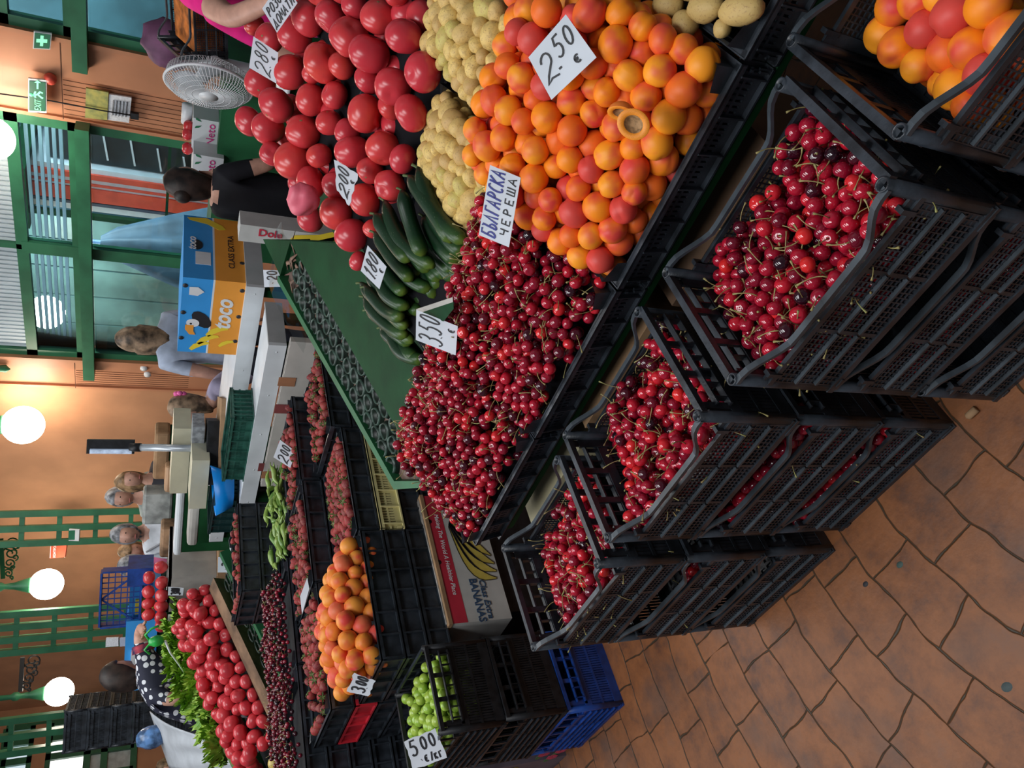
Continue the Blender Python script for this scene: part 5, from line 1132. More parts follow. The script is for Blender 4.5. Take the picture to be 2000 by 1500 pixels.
# white banana carton behind the stall end
xr = pb(580, 452, 2.8).x; zt_ = pb(470, 450, 2.8).z; o, hx, hy, h = carton('banana_carton', xr-.085, xr, 2.80, 2.90, .6, zt_, 'white banana carton with red lettering standing on end behind the green stall end', CARW); bpy.context.view_layer.update()
MB().box(-hx, hx, -hy, hy, h, h+.004).build('lid', CARW, o)
text('Dole', .05, frame((xr-.045, 2.797, zt_-.07), (0, 0, -1), (1, 0, 0)), CARR, o, 'brand_lettering', bold=.001)
mb = MB()
for i in range(3): mb.poly([Vector((hx-.02-.03*i-b_*.6, -hy-.002, h-.2-a)) for a, b_ in ((0, .05), (.08, .06), (.2, 0), (.24, -.08), (.2, -.09), (.12, -.03), (.02, .0))], (0, -1, 0), .0008)
mb.build('drawn_bananas', YEL, o)
tag(MB().box(-.04, .04, -.045, .045, FLZ, .595).build('packing_crate', BLK, loc=(xr-.043, 2.85, 0)), 'dark crate carrying the white banana carton behind the stall', 'crate')
sgn('price_tag', [(516, 561), (514, 527), (547, 528), (551, 560)], pz(531, 545, 1.12), [('·20', .1, .2, .26, .6, .006)], 'small white tag reading 20 at the top of the bare green panel', up=.6)
sgn('price_tag', [(425, 1118), (426, 1088), (457, 1087), (456, 1118)], pd(440, 1103, 4.2), [('·30', .08, .25, .27, .5, .009)], 'white tag reading 30 on the green board above the far strawberries', up=.1)
# clear plastic on the corner of the panel
mb = MB(); g = random.Random(4); vs = []
for j in range(6):
    for i in range(8): p = S(-2.08+.045*i, 1.2+.085*j, .0+.02*g.random()); vs.append(p)
mb.add(vs, [(j*8+i, j*8+i+1, j*8+i+9, j*8+i+8) for j in range(5) for i in range(7)], True); tag(mb.build('plastic_sheet', glass_mat('clear_film', (.93, .96, .95))), 'clear crumpled plastic sheet over the upper corner of the green panel', 'plastic')
# green crates lying between the white steps
GP = mat('green_plastic', (.03, .12, .09), .4, .5, var=.2, scale=20)
gt = tray_meshes(.46, .2, .1, GP, ear=0); make_from(gt, 'plastic_crate', TR(-2.98, 2.53, 1.12, .03), 'dark green slotted plastic crate on the lower white step', 'crate')
gt2 = tray_meshes(.42, .22, .12, mat('dark_teal_plastic', (.012, .045, .045), .4), ear=0); make_from(gt2, 'plastic_crate', TR(-3.6, 2.62, 1.12, -.05), 'dark teal crate beside the blue scoop on the white step', 'crate')
tag(MB().box(-.15, .15, -.05, .05, FLZ, 1.115).build('packing_crate', BLK, loc=(-3.62, 2.62, 0)), 'dark crate under the teal crate beside the blue scoop', 'crate')
# tall far stack of strawberry trays
for i, z in enumerate((1.075, .99, .905, .82, .735, .65)): ribtray(-3.46, -3.15, 1.78, 2.25, z, .083, 'black tray, %s of the tall stack by the 30 tag' % ('top', 'second', 'third', 'fourth', 'fifth', 'sixth')[i])
tag(MB().box(-.13, .15, -.22, .22, FLZ, .645).build('packing_crate', BLK, loc=(-3.3, 2.02, 0)), 'dark crate under the tall strawberry tray stack', 'crate')
# ------------------------------------------------------------------ scale, bowl, flat cream lids
o = empty('shop_scale', pd(425, 882, 4.1), 0, 'shop scale with cream pans and a display on a grey pole', 'scale')
P0 = Vector(o.location); rel = lambda x, y, d: pd(x, y, d)-P0; ux, uy = Vector((.707, .707, 0)), Vector((-.707, .707, 0))
CRM = mat('cream_plastic', (.58, .55, .4), .45, .5, var=.05)
def obox(mb, c, sx, sy, sz, rz=math.radians(45)):
    m = Matrix.Translation(c) @ Matrix.Rotation(rz, 4, 'Z'); v = [m @ Vector((a*sx/2, b_*sy/2, e*sz/2)) for e in (-1, 1) for b_ in (-1, 1) for a in (-1, 1)]
    mb.add(v, [(0, 2, 3, 1), (4, 5, 7, 6), (0, 1, 5, 4), (2, 6, 7, 3), (0, 4, 6, 2), (1, 3, 7, 5)]); return mb
mb = MB(); mb.tube([rel(412, 876, 4.1), rel(275, 874, 4.1)], .02, 12); mb.build('pole', mat('grey_pole', (.42, .46, .5), .3, metal=.3), o)
mb = MB(); mb.tube([rel(275, 874, 4.1), rel(255, 873.5, 4.1)], .024, 12); c = rel(217, 872, 4.1); obox(mb, c, .075, .05, .23); mb.build('display_head', BLK, o)
obox(MB(), rel(217, 881, 4.07), .02, .052, .2, math.radians(40)).build('display_screen', mat('lit_display', (.5, .6, .75), .2, emit=((.6, .75, 1), .25), var=.3, scale=25), o)
mb = MB(); obox(mb, rel(418, 880, 4.12), .34, .26, .09); mb.build('base', BLK, o)
mb = MB(); obox(mb, rel(388, 925, 4.05), .3, .22, .085, math.radians(20)); mb.build('lower_pan', CRM, o); mb = MB(); obox(mb, rel(352, 880, 4.3), .42, .24, .09, math.radians(20)); mb.build('upper_pan', CRM, o)
mb = MB(); obox(mb, rel(386, 846, 4.1), .16, .16, .06, math.radians(20)); mb.build('keypad', mat('grey_keypad', (.32, .34, .36), .4, var=.2, scale=40), o)
tag(obox(MB(), Vector(), .52, .3, .03).build('cardboard_sheet', CARD, loc=pd(430, 870, 4.1)), 'brown cardboard sheet under the shop scale', 'cardboard')
c = pd(436, 958, 3.95); o = empty('scoop_bowl', c-Vector((0, 0, .05)), 0, 'bright blue plastic scoop bowl in front of the scale', 'bowl'); mb = MB(); n = 28; vs = []
for (r, z, k) in ((.0, 0, 0), (.085, .002, 0), (.125, .10, .018), (.121, .10, .018), (.08, .008, 0), (0, .008, 0)):
    for j in range(n): a = 2*PI*j/n; vs.append((r*1.05*math.cos(a), r*.8*math.sin(a), z+k*math.cos(a)))
mb.add([Matrix.Rotation(math.radians(50), 3, 'Z') @ Vector(v) for v in vs], [(i*n+j, i*n+(j+1) % n, (i+1)*n+(j+1) % n, (i+1)*n+j) for i in range(5) for j in range(n)], True); mb.build('bowl', mat('sky_blue_plastic', (.0, .25, .75), .35, .5, var=.05), o)
# counter behind with rolls, bags and far jars
tag(MB().box(-7.2, -4.45, 3.36, 3.7, FLZ, 1.0).build('counter', GRND), 'dark green counter behind the white steps and scale', 'counter')
for i, (x, y, d, sx, sy, sz, m, lab) in enumerate(((316, 880, 5.3, .36, .2, .10, CARD, 'open brown carton of goods behind the scale'), (350, 1010, 5.0, .5, .16, .05, WHT, 'long pale grey shelf board with bags behind the scale'), (378, 1005, 4.7, .36, .16, .06, GRYC, 'grey carton tray on the green counter'), (340, 925, 5.3, .2, .2, .12, mat('tan_bag', (.5, .3, .17), .5, var=.1), 'tan cloth bundle on the stall behind the scale'), (308, 985, 5.6, .26, .16, .2, mat('grey_bags', (.4, .42, .4), .3, var=.2, scale=12), 'pile of grey plastic bags in front of the elderly man'), (328, 1050, 5.4, .24, .16, .1, mat('brown_goods', (.3, .18, .1), .6, var=.3, scale=12), 'brown packaged goods in front of the man in white'))):
    c = pd(x, y, d); o = obox(MB(), Vector(), sx, sy, sz, math.radians(25)).build('goods_box', m, loc=c); bv = o.modifiers.new('b', 'BEVEL'); bv.width = .02; bv.segments = 2; tag(o, lab, 'goods')
    zz = c.z-sz/2-FLZ; k = obox(MB(), Vector((0, 0, -sz/2-zz/2)), sx*.9, sy*.9, zz, math.radians(25)).build('support', GRND, o); k.location = (0, 0, 0)
# ------------------------------------------------------------------ third stall with tomatoes and lettuce
A3 = math.radians(20); T0 = Vector((-4.02, 1.37, .86)); T0 = Vector((-4.02, 1.385, .874)); TV = Vector((0, math.cos(A3), math.sin(A3))); TN = Vector((0, -math.sin(A3), math.cos(A3)))
def T3(u, v, w=0): return T0+Vector((u, 0, 0))+TV*v+TN*w
s3 = empty('lettuce_stall', (-4.6, 1.9, 0), 0, 'green sloping stall with a brown side plank holding far tomatoes and lettuce', 'stall'); bpy.context.view_layer.update()
sub(MB().slab([T3(-.7, -.25, -.1), T3(.28, -.25, -.1), T3(.28, 1.02, -.1), T3(-.7, 1.02, -.1)], -TN, .03), 'sloping_top', GRN, s3)
sub(MB().hexa([T3(-.03, -.02, -.09), T3(.0, -.02, -.09), T3(.0, 1.0, -.09), T3(-.03, 1.0, -.09)], [T3(-.05, -.02, .0), T3(.065, -.02, -.015), T3(.065, 1.0, -.015), T3(-.05, 1.0, .0)]), 'side_plank', WOOD, s3)
sub(MB().slab([T3(.24, -.25, -.09), T3(.28, -.25, -.09), T3(.28, 1.02, -.09), T3(.24, 1.02, -.09)], TN, .05), 'rim_board', GRN, s3)
legs([tuple(T3(u, v, -.12)) for u in (-.65, .22) for v in (-.2, .95)], .03, GRND, s3, FLZ)
mb = MB(); g = random.Random(8)
for i in range(11):
    for j in range(2):
        c = T3(.11+j*.065+(.02 if i % 2 else 0), .1+i*.08, -.06)
        for rr_ in (.034,): mb.tube([c+Vector((rr_*math.cos(a), 0, 0))+TV*rr_*math.sin(a)+TN*.01 for a in [q*PI/5 for q in range(11)]], .006, 5)
tag(mb.build('fruit_liner', CLR), 'smoky plastic fruit liner with rings beside the brown plank', 'liner')
def T3pack(u0, u1, v0, v1, Tf, n, rad, seed, it=90):
    def cl(P, R):
        P[:, 0] = np.clip(P[:, 0], u0+R, u1-R); P[:, 1] = np.clip(P[:, 1], v0+R, v1-R); t = Tf(P[:, 0], P[:, 1]); P[:, 2] = np.clip(P[:, 2], t-.08, t-R*.3); return P
    return pack(n, lambda g: (g.uniform(u0, u1), g.uniform(v0, v1), 0), cl, rad, seed, it)
P, R = T3pack(-.55, -.05, .08, 1.06, lambda u, v: .02+.15*np.sin(np.clip((u+.62)/.6, 0, 1)*PI)**.7, 125, lambda g, n: g.uniform(.033, .043, n), 61); P = [T3(*p) for p in P]; g = random.Random(14)
FT = TOM_ME
for i in shown(P, R, 5): tag(newobj('tomato', FT[g.randrange(5)], None, Matrix.Translation(P[i]) @ rand_rot(g).to_matrix().to_4x4() @ Matrix.Scale(R[i], 4), (.6, .05, .06)), 'small pink tomato in the far heap behind the brown plank', 'tomato', 'far pink tomatoes behind the plank')
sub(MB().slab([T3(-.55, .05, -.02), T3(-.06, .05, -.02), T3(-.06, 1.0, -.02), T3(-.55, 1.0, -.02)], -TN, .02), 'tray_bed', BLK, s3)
P, R = T3pack(-.42, -.08, -.22, .06, lambda u, v: .06+0*u, 30, lambda g, n: g.uniform(.036, .045, n), 62); P = [T3(*p) for p in P]
for i in shown(P, R, 5): tag(newobj('tomato', FT[g.randrange(5)], None, Matrix.Translation(P[i]) @ rand_rot(g).to_matrix().to_4x4() @ Matrix.Scale(R[i], 4), (.5, .02, .02)), 'shiny red tomato in the low tray with the 70 tag', 'tomato', 'red tomatoes with the 70 tag')
sgn('price_tag', [(458, 1400), (465, 1377), (497, 1387), (491, 1403)], pd(478, 1391, 4.1), [('25', .15, .2, .3, .6, .008)], 'small white tag reading 25 on the far tomato heap', up=.2)
sgn('price_tag', [(484, 1456), (483, 1433), (506, 1449), (505, 1470)], pd(494, 1452, 4.0), [('70', .15, .2, .3, .6, .007)], 'small white tag reading 70 on the shiny red tomatoes', up=.2)
# lettuce heads
LET = mat('frilly_lettuce', (.42, .6, .08), .5, .4, var=.3, scale=12, col2=(.13, .3, .03)); LM = []
for k in range(3):
    r = random.Random(k); mb = MB()
    for q in range(90):
        a = r.uniform(0, 6.3); tl = r.uniform(.15, 1.35); Ln = r.uniform(.08, .13); W = r.uniform(.016, .03); n = 5; vs = []
        for i in range(n+1):
            t = i/n; rad_ = Ln*math.sin(tl*t)/max(tl, .2)*1.2; hh = Ln*math.cos(tl*t*.8)*t; w = W*math.sin(PI*min(1, t*.7+.15))
            for s_ in (-1, -.5, 0, .5, 1): f = .011*t*math.sin(9*s_+11*t+q); vs.append((rad_*math.cos(a)-w*s_*math.sin(a)+r.uniform(-1, 1)*.006*t, rad_*math.sin(a)+w*s_*math.cos(a)+r.uniform(-1, 1)*.006*t, hh+f+.010*r.uniform(-1, 1)*t))
        mb.add(vs, [(i*5+j, i*5+j+1, i*5+j+6, i*5+j+5) for i in range(n) for j in range(4)], True)
    LM.append(mb.mesh('lettuce', LET))
g = random.Random(15); spots = []
for (x, y, d) in ((x_+7, y_, d_) for x_, y_, d_ in ((330, 1235, 4.85), (345, 1262, 4.75), (365, 1240, 4.65), (335, 1290, 4.75), (370, 1285, 4.6), (395, 1262, 4.55), (355, 1320, 4.7), (390, 1315, 4.55), (365, 1350, 4.7), (400, 1345, 4.5), (385, 1375, 4.65), (415, 1370, 4.45), (400, 1400, 4.6), (425, 1400, 4.4), (412, 1425, 4.5), (436, 1428, 4.35), (428, 1450, 4.45), (410, 1300, 4.5), (350, 1215, 4.85), (440, 1448, 4.3))): spots.append(pd(x, y, d))
lo = []
for p in spots: o = newobj('lettuce', LM[g.randrange(3)], None, Matrix.Translation(p-Vector((0, 0, .03))) @ Matrix.Rotation(g.uniform(0, 6), 4, 'Z') @ Matrix.Rotation(g.uniform(-.4, .4), 4, 'X') @ Matrix.Scale(g.uniform(.8, 1.0), 4)); lo.append((o, p))
rank_labels(lo, 'frilly green lettuce in the far heap, %s to the %s', 'lettuce', 'lettuces in the far heap', {'bright green bag': (330, 1245), 'white cloth': (430, 1450), 'pink tomatoes': (410, 1300)})
sub(MB().hexa([(-4.6, 1.35, .7), (-4.6, 2.4, 1.0), (-4.76, 2.4, 1.0), (-4.76, 1.4, .7)], [(-4.58, 1.4, .92), (-4.58, 2.35, 1.24), (-4.76, 2.4, 1.28), (-4.76, 1.5, 1.0)]), 'lettuce_bed', GRND, s3)
tag(MB().hexa([T3(-.62, -.3, -.08), T3(-.5, -.3, -.08), T3(-.5, -.02, -.08), T3(-.62, -.02, -.08)], [T3(-.64, -.3, .06), T3(-.46, -.3, .06), T3(-.46, -.02, .06), T3(-.64, -.02, .06)]).build('plastic_crate', mat('bright_green_plastic', (.01, .22, .1), .4)), 'small bright green plastic box at the foot of the far tomatoes', 'crate')
# spring onions and bagged lemons at the picture edge
g = random.Random(3); mb = MB(); c = pd(462, 1485, 4.2)
for i in range(26): a = g.uniform(-.5, .5); mb.tube([c+Vector((g.uniform(-.05, .05), -.05, 0)), c+Vector((.04*a, .06, .06)), c+Vector((.22*a, .16, .05+g.uniform(0, .06)))], [.006, .005, .002], 5)
tag(mb.build('spring_onions', mat('onion_green', (.3, .42, .15), .5, var=.3)), 'bunch of pale spring onions at the picture edge below the white cloth', 'onions')
c = pd(556, 1490, 3.5)
for i, (dx, dz) in enumerate(((0, 0), (.055, -.01), (.02, .05), (-.045, .02))): tag(MB().ball((0, 0, 0), (.034, .03, .028), 14, 10).build('lemon', mat('lemon_skin', (.6, .45, .12), .4, var=.1, scale=30), loc=c+Vector((dx, .0, dz))), 'yellow lemon bagged at the end of the brown plank', 'lemon', 'bagged lemons')
# grey carton with tomatoes
o, hx, hy, h = carton('tomato_carton', -5.35, -4.88, 2.90, 3.3, 1.1, 1.4, 'plain grey carton carrying a double row of pink tomatoes with a 3.00 tag', GRYC); MB().box(-hx, hx, -hy, hy, h-.02, h).build('lid', GRYC, o); MB().box(-hx-.1, hx+.15, -hy-.02, hy, -.06, -.002).build('wooden_base', CARD, o)
tag(MB().box(-.45, .5, -.2, .2, 0, .09).build('white_board', WHT, loc=(-4.95, 3.06, .94)), 'pale blue white board under the grey tomato carton', 'board'); tag(MB().box(-5.4, -4.5, 2.86, 3.3, FLZ, .935).build('counter', GRN), 'green counter under the grey tomato carton', 'counter')
rowpx = [(314, 1108), (291, 1128), (316, 1138), (290, 1156), (316, 1163), (290, 1178), (315, 1184), (290, 1200), (314, 1205), (316, 1222)]
for i, (x, y) in enumerate(rowpx):
    p = pd(x, y, 5.12+(.02 if i % 2 else 0)); o2 = newobj('tomato', FT[i % 5], None, Matrix.Translation(p) @ rand_rot(g).to_matrix().to_4x4() @ Matrix.Scale(.045, 4), (.6, .06, .06)); tag(o2, 'pink tomato on the grey carton, %s from the green bag' % ('tenth', 'ninth', 'eighth', 'seventh', 'sixth', 'fifth', 'fourth', 'third', 'second', 'first')[i], 'tomato', 'tomatoes in rows on the grey carton')
sgn('price_tag', [(328, 1163), (328.6, 1146), (359, 1148), (357, 1163)], pd(343, 1155, 4.95), [('3', .1, .2, .26, .6, .01), ('00', .45, .25, .2, .55, .01)], 'rounded white tag reading 3.00 on the grey tomato carton', up=0)
sgn('notice', [(327, 1222), (328, 1200), (362, 1198), (360, 1224)], pd(344, 1210, 4.98), [], 'printed pale notice sheet on the end of the grey carton', up=0, cat='notice', m=mat('notice_paper', (.55, .55, .52), .6, var=.25, scale=40))
# blue crates and blue cartons behind
c = pd(236, 1168, 5.3); o = empty('plastic_crate', c, 0, 'blue lattice crate standing on its side above the row of tomatoes', 'crate'); o.matrix_world = frame(c, (.75, .66, 0), (0, 0, 1)); WB, HB_, DB = .19, .12, .15
mb = MB(); lattice_panel(mb, -WB, WB, -HB_, HB_, 0, .006, 10, 6, .007); mb.v = [(x, z, y) for x, y, z in mb.v]; mb.bar((-WB, -HB_, .004), (0, HB_, .004), .012, .008); mb.bar((WB, -HB_, .004), (0, HB_, .004), .012, .008); mb.build('base', BLUEP, o)
for nm, (x0, x1, y0, y1) in (('short_side', (-WB-.012, -WB, -HB_, HB_)), ('short_side', (WB, WB+.012, -HB_, HB_)), ('long_side', (-WB, WB, -HB_-.012, -HB_)), ('long_side', (-WB, WB, HB_, HB_+.012))): MB().box(x0, x1, y0, y1, -DB*.5, .03).build(nm, BLUEP, o)
tag(obox(MB(), Vector(), .12, .3, .16, .7).build('plastic_crate', BLUEP, loc=pd(275, 1113, 5.3)), 'blue crate end beside the tomatoes and grey haired woman', 'crate')
for (x, y, d, sx, lab) in ((283, 1165, 5.6, .32, 'blue banana carton behind the row of tomatoes'), (275, 1262, 5.5, .5, 'blue banana carton with toucan behind the green bag')):
    o = empty('banana_carton', pd(x, y, d), 0, lab, 'carton'); obox(MB(), Vector(), sx, .35, .2, .75).build('box_body', SKYB, o)
    mb = MB(); obox(mb, Vector((.12, -.14, .0)), .1, .06, .12, .75); mb.build('printed_patch', YEL if x == 283 else WHP, o); zz = o.location.z-.1-FLZ; obox(MB(), Vector((0, 0, -.1-zz/2)), sx*.9, .3, zz, .75).build('support', GRND, o)
far_end()
# ------------------------------------------------------------------ columns, signs and things on the back wall
lattice('lattice_column', -8.3, 5.65, .33, 'green iron lattice column by the elderly man', posts=3, ang=math.radians(45))
lattice('lattice_column', -9.1, 4.82, .42, 'green iron lattice column above the blue crate', posts=4, ang=math.radians(45))
lattice('lattice_column', -9.9, 4.0, .36, 'green iron lattice column by the lit globe and black crates', posts=3, ang=math.radians(45))
bracket(pd(2, 1052, 8.4), pd(6, 1130, 8.4), .2, 'green iron scroll bracket on the lattice column by the orange notice', GRND); bracket(pd(44, 1284, 8.0), pd(40, 1350, 8.0), .19, 'dark iron scroll bracket lit by the globe lamp', mat('dark_iron', (.03, .025, .02), .5))
def wallsign(name, cs, dep, label, m, cat='sign', y=None): 
    q = [pb(a, b_, y) if y else pd(a, b_, dep) for a, b_ in cs]; c = sum(q, Vector())/4; n = (q[1]-q[0]).cross(q[3]-q[0]).normalized(); n = -n if n.dot(Vector(CO)-c) < 0 else n
    o = MB().poly([p-c for p in q], -n, .02).build(name, m, loc=c); tag(o, label, cat); return o, c, n, (q[1]-q[0])
EXG = mat('exit_green', (.01, .09, .05), .4, emit=((.02, .25, .1), .15)); GLO = mat('glow_green', (.2, .8, .4), .5, emit=((.25, 1, .5), .6)); 
def exit_sign(cs, label, words):
    o, c, n, ux = wallsign('exit_sign', cs, None, label, WHP, 'sign', YF-.12); bpy.context.view_layer.update(); q = [pb(a, b_, YF-.12)-c for a, b_ in cs]; s = [p*.88+n*.003 for p in q]
    MB().poly(s, n, .002).build('green_face', EXG, o); return o, c, q, n
o, c, q, n = exit_sign([(55, 219), (55, 153), (91, 157), (91, 221)], 'green and white EXIT sign with running figure on the orange pillar', None)
ex, ey = (q[1]-q[0]), (q[0]-q[3]); B3 = lambda u, v: q[3]+ex*u+ey*v+n*.006
text('EXIT', .062, frame(c+B3(.06, .3), ex, ey), GLO, o, 'exit_text', sx=.72)
mb = MB(); mb.poly([B3(*a) for a in ((.72, .55), (.9, .55), (.9, .68), (.97, .5), (.9, .32), (.9, .45), (.72, .45))], n, .001)
ribbon(mb, [B3(*a) for a in ((.52, .75), (.56, .5), (.48, .3), (.45, .2))], .014, n); ribbon(mb, [B3(*a) for a in ((.56, .5), (.64, .35), (.6, .22))], .014, n); ribbon(mb, [B3(*a) for a in ((.46, .6), (.55, .68), (.65, .6))], .012, n); mb.ball(B3(.54, .84), .014, 10, 6); mb.build('running_figure', GLO, o)
o, c, q, n = exit_sign([(64, 95), (66, 61), (101, 66), (98, 97)], 'small green cross sign on the pillar beside the first window', None); ex, ey = (q[1]-q[0]), (q[0]-q[3])
mb = MB(); mb.poly([B3(*a) for a in ((.4, .2), (.6, .2), (.6, .42), (.8, .42), (.8, .6), (.6, .6), (.6, .82), (.4, .82), (.4, .6), (.2, .6), (.2, .42), (.4, .42))], n, .001); mb.build('cross_mark', GLO, o)
tag(MB().ball((0, 0, 0), .045, 14, 10).build('alarm_knob', mat('alarm_red', (.5, .06, .04), .4), loc=pb(98, 154, YF-.08)), 'round red alarm button next to the EXIT sign', 'button')
mb = MB(); pts = [pb(x, y, YF-.09) for x, y in ((0, 183), (100, 197), (200, 216), (262, 226))]; mb.tube(pts, .006, 6); tag(mb.build('cable', BLK), 'thin dark cable running down the orange pillar', 'cable'); tag(MB().cbox((0, 0, 0), .05, .03, .06).build('cable_switch', BLK, loc=pb(263, 226, YF-.09)), 'small black switch on the pillar cable', 'switch')
o, c, n, ux = wallsign('poster', [(166, 230), (168, 172), (212, 181), (209, 235)], None, 'yellow green picture poster on the orange pillar', mat('poster_print', (.5, .45, .12), .5, var=.4, scale=18, col2=(.25, .28, .1)), 'poster', YF-.07); o, c, n, ux = wallsign('notice', [(209, 234), (213, 184), (257, 191), (252, 240)], None, 'white notice with faint lines on the orange pillar', mat('notice_white', (.66, .68, .72), .5, var=.08, scale=60), 'notice', YF-.06)
q = [pb(*p, YF-.065) for p in ((209, 234), (213, 184), (257, 191), (252, 240))]; mb = MB()
for i in range(5): v = .2+.15*i; a = q[0].lerp(q[3], v); b_ = q[1].lerp(q[2], v); mb.bar(a.lerp(b_, .2)-c-n*-.004, a.lerp(b_, .8)-c-n*-.004, .012, .004)
mb.build('text_lines', mat('faint_print', (.3, .32, .36), .6), o)
o, c, n, ux = wallsign('notice_board', [(97, 1091), (99, 1056), (131, 1058), (127, 1088)], 8.9, 'orange notice board with white lettering by the lattice column', mat('orange_notice', (.38, .06, .02), .6), 'sign'); bpy.context.view_layer.update()
uy = Vector((0, 0, 1)); base = c-ux*.5+n*.004
text('КОНТРОЛНА', .036, frame(base+ux*.06+uy*.02, ux, uy), WHP, o, 'first_line', sx=.86); text('ВЕЗНА', .036, frame(base+ux*.25-uy*.05, ux, uy), WHP, o, 'second_line', sx=.95)
mb = MB(); [mb.bar(ux*-.45+uy*z+n*.004, ux*.45+uy*z+n*.004, .006, .004) for z in (.075, -.075)]; mb.build('rules', WHP, o)
o, c, n, ux = wallsign('framed_sign', [(134, 1056), (135, 1033), (155, 1034), (154, 1057)], 8.2, 'small dark green framed sign on the lattice column', WHP); MB().poly([ux*-.4+Vector((0, 0, -.05))+n*.003, ux*.4+Vector((0, 0, -.05))+n*.003, ux*.4+Vector((0, 0, .05))+n*.003, ux*-.4+Vector((0, 0, .05))+n*.003], n, .002).build('green_face', EXG, o)
for (cs, lab, m) in (([(206, 1264), (207, 1246), (231, 1245), (231, 1262)], 'white paper on the lattice column above the blue carton', mat('notice_white', (.66, .68, .72))), ([(234, 1263), (234, 1246), (257, 1244), (257, 1261)], 'pale blue paper on the lattice column above the blue carton', mat('pale_blue_paper', (.4, .45, .6), .5))): wallsign('notice', cs, 8.0, lab, m, 'notice')
c = pb(0, 720, YF-.1); tag(MB().lathe([(0, .2), (.05, .2), (.06, .05), (.035, 0), (.04, -.05), (0, -.09)], n=12).build('wall_fitting', GRNF, loc=c), 'green turned wall fitting at the picture edge on the orange pillar', 'fitting')
for x in (281, 285): tag(MB().lathe([(0, -.02), (.035, -.02), (.035, .02), (0, .02)], n=12, axis='y').build('wall_socket', WHP, loc=pb(x+(0 if x == 281 else 3), 718+(0 if x == 281 else 12), YF-.05)), 'round white wall socket, %s of the pair on the orange pillar' % ('nearer the window' if x == 281 else 'nearer the orange wall'), 'socket')
far_begin()
# ------------------------------------------------------------------ tall stack of black crates, white cloth
bs = deep_crate_meshes(.5, .34, .168, BLK2, wavy=False); g = random.Random(1); LETW = mat('pale_letter', (.3, .33, .38), .6)
c = pd(300, 1375, 6.6)
for i in range(6):
    o = make_from(bs, 'plastic_crate', TR(-7.35+g.uniform(-.01, .01), 3.02, 1.08+i*.168, math.radians(-38)), 'black crate in the tall stack behind the woman in dots, %s from the top' % ('sixth', 'fifth', 'fourth', 'third', 'second', 'first')[i], 'crate', 'tall far stack of black crates'); bpy.context.view_layer.update()
    m = o.matrix_world; mm = frame(m @ Vector((-.15, -.18, .05)), m.to_3x3() @ Vector((1, 0, 0)), (0, 0, 1)); text('КОМЕЛ', .06, mm, LETW, o, 'stamped_lettering') if i in (2, 3, 4) else None
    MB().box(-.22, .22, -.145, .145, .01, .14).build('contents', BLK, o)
tag(MB().box(-.24, .24, -.16, .16, FLZ, 1.07).build('pallet_box', BLK, loc=(-7.35, 3.02, 0)), 'dark box under the tall stack of black crates', 'box'); bpy.data.objects['pallet_box'].rotation_euler[2] = math.radians(-38)
mb = MB(); n = 14; vs = []
q = [pd(*p) for p in ((292, 1390, 5.6), (330, 1500, 5.6), (480, 1510, 4.5), (440, 1455, 4.6), (345, 1385, 5.0))]
for j in range(n+1):
    for i in range(n+1):
        u, v = i/n, j/n; p = q[0].lerp(q[1], u).lerp(q[3].lerp(q[2], u), v); p = p+Vector((0, 0, .05*math.sin(PI*v)+.018*math.sin(u*14+v*5)*v)); vs.append(p)
mb.add(vs, [(j*(n+1)+i, j*(n+1)+i+1, (j+1)*(n+1)+i+1, (j+1)*(n+1)+i) for j in range(n) for i in range(n)], True)
o = mb.build('cloth', mat('white_cloth', (.5, .53, .57), .8, .2, var=.08, scale=5, bump=.3, bscale=6)); sl = o.modifiers.new('s', 'SOLIDIFY'); sl.thickness = .006; tag(o, 'white cloth draped over the table behind the lettuce', 'cloth')
tag(MB().hexa([(-5.9, 1.4, FLZ), (-5.45, 1.4, FLZ), (-5.6, 2.2, FLZ), (-6.3, 2.4, FLZ)], [(-5.75, 1.5, .9), (-5.45, 1.5, .9), (-5.6, 2.0, 1.15), (-6.2, 2.3, 1.25)]).build('table', GRND), 'table hidden below the white cloth', 'table')
tag(MB().ball((0, 0, 0), (.09, .08, .1), 14, 10, lambda d: 1+.12*mnoise.noise(d*3)).build('plastic_bag', mat('blue_bag', (.12, .25, .5), .25, .5, var=.3, scale=20), loc=pd(295, 1440, 5.5)), 'crumpled blue plastic bag on the far edge of the white cloth', 'bag')
far_end()
# ------------------------------------------------------------------ fan
fc = pd(408, 168, 3.7); o = empty('desk_fan', fc, 0, 'white desk fan with a wire grille behind the tomatoes', 'fan'); fm = frame((0, 0, 0), (.79, -.61, .0), (.02, .0, 1)); ax = fm.to_3x3(); 
if (ax @ Vector((0, 0, 1))).dot(Vector((-.61, -.79, 0))) < 0: ax = ax @ Matrix.Rotation(PI, 3, 'Y')
RF = .2; W_ = lambda r, a, z: ax @ Vector((r*math.cos(a), r*math.sin(a), z)); mb = MB()
for k in range(72):
    a = 2*PI*k/72; mb.tube([W_(.045, a, .055), W_(.12, a+.1, .052), W_(.175, a+.2, .03), W_(RF, a+.25, 0)], .0021, 4, False)
for r, z in ((.075, .0545), (.105, .053), (.135, .046), (.165, .035)): mb.tube([W_(r, 2*PI*i/40, z) for i in range(41)], .0016, 4, False)
mb.lathe([(0, 0), (.045, 0), (.045, .004), (0, .006)], n=18); mb.v[-72:] = [tuple(ax @ (Vector(v)+Vector((0, 0, .054)))) for v in mb.v[-72:]]; mb.build('front_grille', WHP, o)
mb = MB()
for k in range(60): a = 2*PI*k/60; mb.tube([W_(RF, a, 0), W_(.19, a, -.05), W_(.13, a, -.085), W_(.05, a, -.09)], .002, 4, False)
